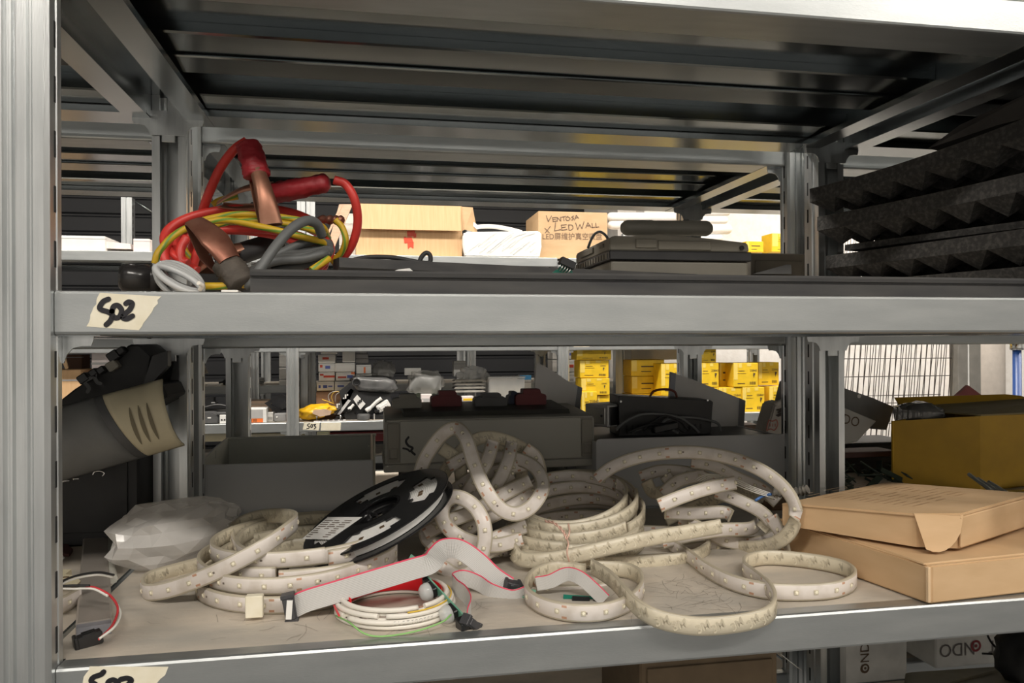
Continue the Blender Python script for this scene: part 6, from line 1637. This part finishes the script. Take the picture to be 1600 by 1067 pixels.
# clear bags heaped
def blob(name, label, u0, u1, v0, v1, Y, dy, mt, seed, cat, amp=.25, p_=.7, extra=None):
    a, b = loc(u0, v1, Y), loc(u1, v0, Y); c = (a + b) / 2; bm = bmesh.new(); bmesh.ops.create_icosphere(bm, subdivisions=4, radius=1)
    for v in bm.verts:
        d = v.co.copy(); s = 1 + amp * noise.noise(d * 2.6 + V((seed, 0, 0))) - amp * .8 * abs(noise.noise(d * 5 + V((0, seed, 0))))
        v.co = c + V((math.copysign(abs(d.x) ** p_, d.x) * (b.x - a.x) / 2, d.y * dy, math.copysign(abs(d.z) ** p_, d.z) * (b.z - a.z) / 2)) * s
        v.co.z = max(v.co.z, C1 + .001)
    return tag(obj(name, bm, mt, None, True), label, cat)
blob('plastic_bag', 'crumpled clear bag standing behind the wrapped black device', 582, 616, 564, 592, Y0 + .25, .04, CLEARH, 3, 'plastic bag', .35)
blob('plastic_bag', 'dull clear bag with greenish contents under the tilted white label', 636, 692, 578, 617, Y0 + .10, .06, CLEARH, 7, 'plastic bag', .2, .6)
blob('green_bundle', 'dark greenish bundle inside the clear bags', 640, 690, 582, 660, Y0 + .13, .05, mat('dark green bundle', (0.05, 0.06, 0.04), 0.6), 9, 'bundle', .15, .6)
blob('plastic_bag', 'spiky crumpled clear bag in front of the small white box', 716, 762, 572, 600, Y0 + .14, .05, CLEARH, 12, 'plastic bag', .45)
for k in range(4):
    a, b = loc(709, 596 + k * 5.6, Y0 + .08), loc(759, 591.5 + k * 5.6, Y0 + .08)
    bm = bmesh.new(); prism(bm, [(a.x, a.y, a.z), (a.x + .01, a.y, a.z + .007), (b.x - .012, a.y, a.z + .008), (b.x, a.y, a.z + .001), (b.x - .008, a.y, a.z - .002), (a.x + .01, a.y, a.z - .002)], (0, .09, 0)); bmesh.ops.bevel(bm, geom=list(bm.edges), offset=.0014, affect='EDGES')
    tag(obj('bagged_pack', bm, mat('grey film pack', (0.40, 0.38, 0.34), 0.25, var=0.2, scale=30)), ('topmost', 'second', 'third', 'lowest')[k] + ' flat grey pack in the pile of four bagged packs', 'pack', 'flat grey packs on the S03 shelf')
blob('film_heap', 'heap of clear film under the four flat grey packs', 700, 762, 618, 662, Y0 + .10, .06, CLEARH, 15, 'film', .2, .6)
carton('small white box standing among the clear bags', 709, 728, 564, Y0 + .22, None, v1=588, dep=.06, mt=WHITEB)
carton('white tilted label card on the clear bags', 632, 658, 575, Y0 + .09, None, v1=586, dep=.012, mt=WHITEB, rz=R(0), name='label_card', cat='card', tape_=False)
t = thing('clear_box', 'clear rigid plastic box with small screws, under the blue and white box', 'box', tuple(loc(790, 600, Y0 + .1)))
a, b = loc(764, 618, Y0 + .06), loc(820, 589, Y0 + .06)
bm = bmesh.new(); box(bm, (a.x, a.y, C1), (b.x, a.y + .10, b.z), bev=.005, seg=2); obj('box_body', bm, CLEARH, t)
bm = bmesh.new(); box(bm, (a.x - .003, a.y - .003, b.z - .006), (b.x + .003, a.y + .103, b.z + .003), bev=.002); obj('box_lid', bm, CLEARH, t)
bm = bmesh.new(); box(bm, (a.x + .01, a.y + .02, C1 + .004), (b.x - .01, a.y + .08, b.z - .03), bev=.004); obj('contents', bm, mat('taupe contents', (0.28, 0.26, 0.22), 0.5, var=.2), t)
bm = bmesh.new()
for u in (772, 815): lathe(bm, [(.004, 0), (.004, .02), (.007, .02), (.007, .025)], frame((loc(u, 0, a.y + .01).x if False else P_(u, 600, a.y + .012).x, a.y + .012, C1 + .05)), 8)
obj('screw', bm, CHROME, t)
carton('blue and white small box behind the clear box', 812, 830, 586, Y0 + .16, C1, dep=.05, mt=WHITEB, bands=((0, 1, .88, 1.0, mat('sky blue print', (0.10, 0.42, 0.80), 0.4)),))
carton('small pale carton with yellow stripe before the long case', 722, 740, 619, Y0 + .02, C1, dep=.04, mt=PINKB, bands=((.1, .9, .8, .9, YELB),))
carton('small white printed label box left of the dark red cap', 658, 675, 616, Y0 + .02, C1, dep=.04, mt=PINKB, bands=((.2, .8, .3, .8, GREYB),))
# left bay of the S03 shelf
t = thing('orange_labelled_box', 'white box with grey and orange label on the S03 shelf', 'box', tuple(loc(400, 650, Y0)))
a, b = loc(380, 640, Y0), loc(416, 638, Y0); bm = bmesh.new(); box(bm, (a.x, Y0, C1), (b.x, Y0 + .09, b.z), bev=.002); obj('body', bm, WHITEB, t)
bm = bmesh.new(); h_ = b.z - C1; box(bm, (a.x + .005, Y0 - .001, C1 + h_ * .32), (b.x - .013, Y0, C1 + h_ * .92)); obj('grey_label', bm, GREYB, t)
bm = bmesh.new(); box(bm, (a.x + .005, Y0 - .001, C1 + h_ * .04), (b.x - .013, Y0, C1 + h_ * .30)); obj('orange_label', bm, ORANGE, t)
bm = bmesh.new(); text(bm, '188', wallM((a.x + .042, Y0 - .0014, C1 + h_ * .17)), .017); obj('printed_number', bm, INK, t)
carton('pinkish carton behind the orange labelled box', 384, 420, 626, Y0 + .16, C1, dep=.1, mt=mat('salmon carton', (0.72, 0.55, 0.42), 0.6))
carton('small striped carton right of the orange labelled box', 416, 427, 644, Y0 + .05, C1, dep=.05, mt=WHITEB, bands=((.1, .9, .2, .5, GREYB),))
bm = bmesh.new(); a, b = loc(428, 646, Y0 + .03), loc(447, 656, Y0 + .03); box(bm, (a.x, a.y, C1), (b.x, a.y + .06, a.z), bev=.004, seg=2); lathe(bm, [(.004, 0), (.003, .002)], wallM((a.x + .012, a.y - .0001, C1 + .02)), 10, mi=1); tag(obj('grey_box', bm, [mat('mid grey box', (0.3, 0.3, 0.3), 0.5), WHITEB]), 'small grey box with a white dot under the black square frame', 'box')
t = thing('square_bezel', 'black square plastic frame tilted on its corner beside the bright post', 'frame', tuple(loc(435, 640, Y0 + .05)))
bm = bmesh.new(); ou = [(413, 630), (440, 615), (456, 625), (432, 646)]; inn = [(422, 631), (440, 621), (449, 627), (433, 639)]
O = [loc(u, v, Y0 + .05) for u, v in ou]; I_ = [loc(u, v, Y0 + .05) for u, v in inn]
for k in range(4): prism(bm, [O[k], O[(k + 1) % 4], I_[(k + 1) % 4], I_[k]], (0, .022, 0))
obj('frame_ring', bm, BLACKP, t)
bm = bmesh.new(); prism(bm, [loc(u, v, Y0 + .03) for u, v in ((436, 634), (444, 627), (450, 632), (441, 640))], (0, .012, 0)); obj('corner_block', bm, BLACKM, t)
t = thing('black_device', 'flat black device with two light buttons at the left end of the S03 shelf', 'device', tuple(loc(325, 650, Y0)))
a, b = loc(290, 652, Y0), loc(341, 655, Y0); bm = bmesh.new(); prism(bm, [(a.x, Y0, C1), (b.x, Y0, C1), (b.x + .004, Y0, C1 + .03), (b.x - .03, Y0, C1 + .046), (a.x, Y0, C1 + .046)], (0, .10, 0)); bmesh.ops.bevel(bm, geom=list(bm.edges), offset=.004, segments=2, affect='EDGES'); obj('body', bm, DARKG, t)
for u in (316, 327):
    bm = bmesh.new(); p = loc(u, 652, Y0); box(bm, (p.x - .007, Y0 - .002, C1 + .022), (p.x + .007, Y0 + .001, C1 + .027), bev=.001); obj('button', bm, WHITEB, t)
t = thing('adapter', 'white plug-in adapter with two holes beside the flat black device', 'adapter', tuple(loc(348, 655, Y0)))
a, b = loc(343, 650, Y0 - .005), loc(354, 648, Y0 - .005); bm = bmesh.new(); box(bm, (a.x, Y0 - .005, C1), (b.x, Y0 + .03, b.z), bev=.002); obj('body', bm, WHITEB, t)
bm = bmesh.new()
for u in (346.5, 351): p = loc(u, 656, Y0 - .0055); box(bm, (p.x - .003, p.y - .0008, p.z - .003), (p.x + .003, p.y + .0002, p.z + .003))
obj('socket_hole', bm, SLOT, t)
bm = bmesh.new(); box(bm, (b.x - .04, Y0 - .004, b.z), (b.x, Y0 + .03, b.z + .010), bev=.002); obj('cap', bm, DARKG, t)
bm = bmesh.new(); tube(bm, cr([loc(u, v, Y0 + .08) for u, v in ((300, 640), (320, 636), (340, 632), (362, 636))], n=6), .003, 6); box(bm, loc(318, 650, Y0 + .14), loc(372, 637, Y0 + .2), bev=.003); tag(obj('grey_slab', bm, DARKG), 'dark grey panel with a pale cable over it at the back left', 'panel')
t = thing('black_tool', 'black bulky tool lying over the flat black device', 'tool', tuple(loc(320, 630, Y0 + .1)))
bm = bmesh.new(); prism(bm, [loc(u, v, Y0 + .1) for u, v in ((296, 632), (312, 625), (330, 621), (334, 620), (333, 628), (338, 629), (337, 633), (320, 637), (300, 640))], (0, .05, 0)); bmesh.ops.bevel(bm, geom=list(bm.edges), offset=.002, affect='EDGES'); obj('body', bm, BLACKP, t)
bm = bmesh.new(); box(bm, loc(330, 630, Y0 + .098), loc(336, 628, Y0 + .1)); obj('glint_edge', bm, CHROME, t)
carton('low cream carton lying under the S03 shelf on the left', 285, 366, 678, Y0, None, v1=690, dep=.2, mt=CREAM)
carton('low cream carton lying under the S03 shelf, right of the first', 384, 470, 677, Y0, None, v1=690, dep=.2, mt=CREAM)
carton('pale yellow tag box under the S03 label', 495, 514, 674.5, Y0 - .0, None, v1=690, dep=.05, mt=mat('pale yellow card', (0.75, 0.72, 0.45), 0.6), prints=(('TAG', .6, .5, .012, INK),) if False else ())
carton('maroon carton under the S03 shelf beside the pale yellow tag box', 515, 600, 675, Y0 + .05, None, v1=690, dep=.1, mt=REDDARK)
# items on the mid shelf of the rearmost rack
carton('small white box on the rearmost rack', 323, 344, 600.5, 4.30, D1, dep=.06, mt=WHITEB)
t = thing('white_cable_coil', 'white cable coil lying on the rearmost rack', 'cable', tuple(loc(398, 606, 4.32)))
bm = bmesh.new()
p = loc(394, 606, 4.36)
for k in range(3): tube(bm, cr(ring(p.x, 4.38, D1 + .010 + k * .010, .055, ry=.05, n=16, a1=358, seed=k, wob=.002), n=2), .007, 8)
tube(bm, cr([loc(u, v, 4.34) for u, v in ((402, 606), (408, 602), (414, 603), (412, 606))], n=5), .006, 7); obj('cable', bm, SILCAB, t)
bm = bmesh.new(); a = loc(348, 600, 4.36); box(bm, (a.x, 4.36, D1), (a.x + .05, 4.42, D1 + .03), bev=.004); tube(bm, cr([loc(u, v, 4.36) for u, v in ((342, 598), (352, 597), (362, 602), (372, 606))], n=5), .005, 6); tag(obj('black_gadget', bm, BLACKP), 'black gadget with a lead right of the small white box', 'device')
t = thing('hanging_sheet', 'pale creased sheet hanging down at the left in the rearmost rack', 'sheet', tuple(loc(310, 570, 4.1)))
bm = bmesh.new(); prism(bm, [loc(u, v, 4.12) for u, v in ((300, 545), (309, 549), (318, 566), (325, 583), (316, 585), (308, 589), (300, 589))], (0, .004, 0)); obj('sheet', bm, mat('beige sheet', (0.45, 0.40, 0.32), 0.7), t)
bm = bmesh.new(); stroke(bm, [loc(u, v, 4.118) for u, v in ((311, 550), (317, 566), (320, 582))], .006, (0, -1, 0)); obj('dark_fold', bm, DARKG, t)

# ---- top deck of the far rack
t, M, w_, h = carton('brown cardboard box with its lid flap hanging over the front and a red ribbon print', 556, 722, 320, Y0 + .03, C3, dep=.30, mt=CARDL, tape_=False, name='cardboard_box')
bm = bmesh.new(); zf = P_(640, 359, Y0).z - C3
prism(bm, [(.004, -.030, zf), (w_ * .985, -.030, zf), (w_ * .985, -.001, h), (.004, -.001, h)], (0, .005, .0), M); obj('lid_flap', bm, CARDL, t)
bm = bmesh.new(); prism(bm, [(w_, .0, h * .52), (w_ + .012, .0, h * .55), (w_ + .075, .05, h * .52), (w_ + .05, .02, h), (w_, .01, h)], (0, .004, 0), M); obj('side_flap', bm, CARD, t)
bm = bmesh.new()
pr = lambda L: [P_(440 + x / 6.154, 300 + y / 6.154, Y0 + .0285) for x, y in L]
for L in ([(1195, 440), (1250, 430), (1265, 480), (1200, 490)], [(1210, 490), (1270, 480), (1268, 545), (1240, 525), (1215, 548)], [(1175, 430), (1195, 430), (1200, 495), (1180, 490)], [(1265, 400), (1295, 395), (1295, 435), (1270, 440)], [(1205, 375), (1285, 370), (1275, 425), (1210, 430)]):
    prism(bm, pr(L), (0, .001, 0))
obj('ribbon_print', bm, REDINK, t)
# shrink-wrapped white foam block
t = thing('wrapped_block', 'white block in shiny shrink wrap between the two brown boxes', 'package', tuple(loc(785, 400, Y0)))
a, b = loc(723, 362, Y0 + .0), loc(846, 361, Y0 + .0); bm = bmesh.new(); prism(bm, [(a.x + .01, Y0, C3 + .001), (b.x - .008, Y0, C3 + .001), (b.x, Y0, C3 + .05), (b.x, Y0, b.z - .004), (b.x - .01, Y0, b.z), (a.x + .01, Y0, a.z), (a.x, Y0, a.z - .012), (a.x, Y0, C3 + .05)], (0, .18, 0)); bmesh.ops.bevel(bm, geom=list(bm.edges), offset=.006, segments=2, affect='EDGES')
obj('foam_block', bm, mat('wrapped white foam', (0.84, 0.84, 0.82), 0.22, var=0.04, scale=18, stretch=(3, 1, 1.5), bump=0.4, bscale=24), t)
bm = bmesh.new(); random.seed(31)
for k in range(22):
    x = random.uniform(.02, .9); p = V((a.x + (b.x - a.x) * x, Y0 - .0035, C3 + random.uniform(.01, .05))); L = random.uniform(.03, .12)
    pts = [p, p + V((L * .5, -.0005, L * .42)), p + V((L, 0, L * .8))]
    pts = [V((q.x, q.y, min(q.z, b.z - .008))) for q in pts if q.x < b.x - .01]
    if len(pts) >= 2: tube(bm, cr(pts, n=4), .0011, 5)
obj('film_creases', bm, mat('stretched film crease', (0.85, 0.85, 0.83), 0.12), t)
bm = bmesh.new(); tube(bm, cr([loc(u, v, Y0 + .08) for u, v in ((738, 362), (745, 355), (770, 354), (795, 358), (815, 363))], n=6), .010, 10); tag(obj('white_roll', bm, WHITEF), 'white rolled sheet lying on the shrink wrapped block', 'roll')
bm = bmesh.new(); prism(bm, [loc(u, v, Y0 + .06) for u, v in ((730, 335), (738, 345), (752, 356), (745, 358), (738, 352))], (0, .006, 0)); tag(obj('white_strip', bm, WHITEF), 'white strip sticking up beside the open brown box', 'strip')
# lettered box
t, M, w_, h = carton('brown cardboard box with handwritten capitals and printed characters', 841, 949, 331, Y0 + .04, C3, dep=.28, mt=CARD, tape_=False, name='cardboard_box')
bm = bmesh.new(); zz = lambda L: [P_(700 + x / 6.154, 310 + y / 6.154, Y0 + .0385) for x, y in L]
LET = {'V': ((945, 165), (965, 222), (995, 168)), 'E': ((1042, 180), (1005, 185), (1012, 222), (1048, 215)), 'E2': ((1008, 202), (1036, 198)), 'N': ((1052, 220), (1050, 182), (1085, 216), (1082, 178)),
       'T': ((1090, 180), (1132, 172)), 'T2': ((1112, 176), (1116, 214)), 'O': ((1150, 172), (1132, 195), (1150, 212), (1175, 195), (1150, 172)), 'S': ((1210, 168), (1188, 180), (1210, 192), (1190, 208)), 'A': ((1218, 208), (1232, 160), (1256, 190)), 'A2': ((1222, 190), (1250, 182)),
       'X': ((930, 285), (975, 330)), 'X2': ((985, 268), (935, 330)), 'L': ((1035, 232), (1025, 312), (1085, 298)), 'E3': ((1140, 250), (1090, 256), (1096, 306), (1145, 296)), 'E4': ((1092, 280), (1130, 274)), 'D': ((1160, 252), (1166, 304), (1200, 290), (1195, 258), (1158, 252)),
       'W': ((1228, 235), (1248, 298), (1268, 250), (1288, 290), (1308, 222)), 'A3': ((1325, 282), (1345, 232), (1375, 278)), 'A4': ((1332, 264), (1368, 260)), 'L2': ((1385, 238), (1388, 280), (1412, 276)), 'L3': ((1420, 236), (1424, 278), (1450, 272))}
for L in LET.values():
    pts = zz(L)
    if len(pts) > 2 and L != LET['O'] and L != LET['D'] and L != LET['S']:
        for p, q in zip(pts[:-1], pts[1:]): stroke(bm, [p, q], .0030, (0, -1, 0))
    else: stroke(bm, pts, .0030, (0, -1, 0))
obj('handwriting', bm, PEN, t)
bm = bmesh.new(); text(bm, 'LED屏维护真空吸盘', wallM(P_(894.5, 370, Y0 + .0385), 0, R(1)), .034, sx=.95); obj('printed_characters', bm, mat('brown printed ink', (0.22, 0.14, 0.09), 0.6), t)
# left part of the top deck
carton('long low white carton at the left end of the far top deck', 60, 164, 368, Y0 + .0, C3, dep=.18, mt=WHITEB)
bm = bmesh.new(); q = [loc(166, 388, Y0 + .02), loc(205, 389, Y0 + .02), loc(204, 381, Y0 + .02), loc(166, 377, Y0 + .02)]; prism(bm, q, (0, .12, 0)); 
for v in bm.verts: v.co.z = max(v.co.z, C3)
tag(obj('white_tray', bm, PINKB), 'low white tray right of the long white carton', 'tray')
carton('small rosy white carton beside the post on the far top deck', 208, 234, 373, Y0 + .0, C3, dep=.12, mt=PINKB)
bm = bmesh.new(); a, b = loc(245, 334, Y0 + .04), loc(250.5, 334, Y0 + .04); box(bm, (a.x, a.y, C3), (b.x, a.y + .14, a.z), bev=.002); box(bm, (a.x + .003, a.y - .001, C3 + .02), (b.x - .003, a.y + .001, a.z - .03)); tag(obj('cream_board', bm, mat('cream board', (0.80, 0.74, 0.60), 0.6)), 'narrow cream board standing on edge behind the left rear post', 'board')
for k in range(4):
    carton(('lowest', 'second', 'third', 'topmost')[k] + ' white foam block stacked left of the brown box', 530, 556, 384.5 - 17 * k, Y0 + .12, None, v1=401 - 17 * k, dep=.15, mt=WHITEF, group='white foam blocks beside the brown box', tape_=False, name='foam_block', bands=((.1, .9, .9, .96, WHITEB),))
bm = bmesh.new(); q = [(530, 319), (551, 319), (517, 384), (508, 384)]; prism(bm, [loc(u, v, Y0 + .01) for u, v in q], (0, .02, 0))
for v in bm.verts:
    if v.co.z < loc(510, 375, Y0).z: v.co.z = C3
prism(bm, [loc(u, v, Y0 + .008) for u, v in ((532, 319), (536, 319), (512, 370), (508, 372))], (0, .002, 0)); tag(obj('wooden_plank', bm, WOOD), 'pale wooden plank leaning left of the brown box', 'plank')
upright('upright_post', 'bright steel post rising behind the white cartons on the left', 189, 206, 308, 3.92, FLOOR)
upright('upright_post', 'left of the two bright posts behind the red cable', 464, 477, 310, 3.92, FLOOR)
upright('upright_post', 'right of the two bright posts behind the red cable', 478.5, 492, 310, 3.92, FLOOR)
upright('upright_post', 'grey steel post behind the yellow cartons', 962, 982, 535, 3.90, FLOOR)
bm = bmesh.new(); A, B_ = loc(208, 312, 4.0), loc(238, 332, 4.0); tube(bm, [A, B_], .006, 6); tube(bm, [B_, V((B_.x, B_.y, FLOOR))], .006, 6); tag(obj('diagonal_brace', bm, DARKST), 'thin diagonal brace right of the bright left post', 'brace')
carton('brown crate end low behind the left bay', 104, 128, 554, Y0 + .2, None, v1=577, dep=.1, mt=mat('dark brown crate', (0.16, 0.09, 0.06), 0.8))
carton('pale cardboard box low behind the left bay', 60, 126, 578, Y0 + .05, C1, dep=.2, mt=CARDL)
bm = bmesh.new(); prism(bm, [loc(u, v, Y0 + .03) for u, v in ((88, 541), (97, 541), (106, 575), (102, 577))], (0, .01, 0)); tag(obj('leaning_plank', bm, CARD), 'narrow brown plank leaning behind the left bay', 'plank')
carton('big pinkish carton with panel seams behind the black frame', 143, 262, 546, Y0 + .06, C1, dep=.2, mt=PINKB, bands=((.30, .304, 0, 1, GREYB), (0, 1, .62, .63, GREYB)))
bm = bmesh.new(); p = loc(249, 578, Y0 + .02); lathe(bm, [(.001, 0), (.016, 0), (.018, .01), (.018, .05), (.012, .06), (.008, .07)], frame((p.x, Y0 + .02, p.z - .05)), 16); tag(obj('blue_bottle', bm, mat('blue plastic', (0.05, 0.20, 0.60), 0.3)), 'blue plastic bottle seen behind the left rear post', 'bottle')
# white foam tubes on the right of the top deck
def capsule(label, u0, u1, v, r, Y, group):
    a, b = loc(u0, v, Y), loc(u1, v, Y); L = (b - a).length; bm = bmesh.new()
    M = Matrix.Translation(a) @ V((0, 0, 1)).rotation_difference((b - a).normalized()).to_matrix().to_4x4()
    lathe(bm, [(.001, -r * .95), (r * .5, -r * .85), (r * .87, -r * .5), (r, 0), (r, L), (r * .87, L + r * .5), (r * .5, L + r * .85), (.001, L + r * .95)], M, 18)
    return tag(obj('foam_tube', bm, WHITEF), label, 'foam tube', group)
g = 'white foam tubes on the far top deck'
capsule('long white foam tube behind the lettered box', 955, 1062, 339, .022, Y0 + .20, g)
capsule('white foam tube lying lower behind the rolled sleeve', 955, 1062, 352, .020, Y0 + .16, g)
capsule('white foam tube at the top right of the pile', 1075, 1136, 332, .016, Y0 + .20, g)
capsule('white foam tube second from the top right', 1070, 1132, 344, .018, Y0 + .18, g)
capsule('thick white foam tube with faint print on the right', 1070, 1136, 358, .025, Y0 + .14, g)
capsule('short white foam tube below the thick one', 1090, 1124, 372, .018, Y0 + .14, g)
carton('white foam base under the foam tubes on the far top deck', 960, 1120, 378, Y0 + .10, C3, dep=.25, mt=WHITEF, tape_=False, name='foam_block', bands=((.1, .9, .4, .45, WHITEB),))
yellow('low yellow carton on the far top deck right of the foam tubes', 1166, 1193, 377, 394, Y0 + .03, full=False)
yellow('taller yellow carton on the far top deck beside the right posts', 1206, 1262, 365, 394, Y0 + .03)

# ---- the end of the room: mesh grille, door frame, column, blue pole
def grille(label, u0, u1, v0, Y, z0, nw, tilt, ncross):
    bm = bmesh.new(); a, b = P_(u0, v0, Y), P_(u1, v0, Y)
    for k in range(nw + 1):
        x = a.x + (b.x - a.x) * k / nw
        tube(bm, [V((x, Y, a.z + .5)), V((x - tilt, Y + .05, z0))], .0017, 6)
    for z in ncross: 
        f = (a.z + .5 - z) / (a.z + .5 - z0); tube(bm, [V((a.x - tilt * f, Y - .004 + .05 * f, z)), V((b.x - tilt * f, Y - .004 + .05 * f, z))], .0017, 6)
    o = obj('mesh_grille', bm, mat('dark mesh wire', (0.10, 0.085, 0.075), 0.45, 0.5)); return tag(o, label, 'grille')
Z = lambda v: P_(1420, v, 2.75).z
grille('dark wire mesh grille hanging before the white end wall, nearer layer', 1316, 1500, 534, 2.75, -.60, 23, .04, (Z(560), Z(588), Z(630), Z(662)))
grille('dark wire mesh grille before the white end wall, layer behind', 1300, 1498, 534, 2.88, -.62, 21, .10, (Z(622), Z(650)))
bm = bmesh.new(); a, b = P_(1497, 540, 2.75), P_(1516, 540, 2.75); box(bm, (a.x, 2.75, FLOOR), (b.x - .012, 2.80, .6), bev=.002); box(bm, (b.x - .010, 2.752, FLOOR), (b.x - .003, 2.80, .6), mi=1); box(bm, (b.x - .001, 2.75, FLOOR), (b.x + .05, 2.81, .6), bev=.002)
o = obj('steel_upright', bm, [mat('grey frame paint', (0.20, 0.19, 0.17), 0.5), WHITEB]); tag(o, 'grey upright frame with white edging right of the mesh grille', 'frame')
bm = bmesh.new(); p = P_(1546, 560, 4.25); lathe(bm, [(.12, FLOOR), (.12, CEIL)], frame((p.x, 4.30, 0)), 32); o = struct('trim_1', bm, mat('plaster column', (0.62, 0.56, 0.50), 0.85, var=0.06, bump=0.4, bscale=60), True)
t = thing('blue_pole', 'blue pole with a chrome collar at the right picture edge', 'pole', (P_(1589, 560, 2.3).x, 2.3, FLOOR))
p = P_(1589, 560, 2.3); zc = P_(1589, 541, 2.3).z
bm = bmesh.new(); lathe(bm, [(.05, FLOOR), (.05, FLOOR + .01), (.0135, FLOOR + .012), (.0135, zc - .006)], frame((p.x, 2.3, 0)), 20); obj('pole_tube', bm, BLUEP, t)
bm = bmesh.new(); lathe(bm, [(.014, zc - .014), (.021, zc - .012), (.023, zc - .004), (.021, zc + .004), (.023, zc + .008), (.022, zc + .013), (.012, zc + .015), (.010, .55)], frame((p.x, 2.3, 0)), 24); obj('collar', bm, CHROME, t)
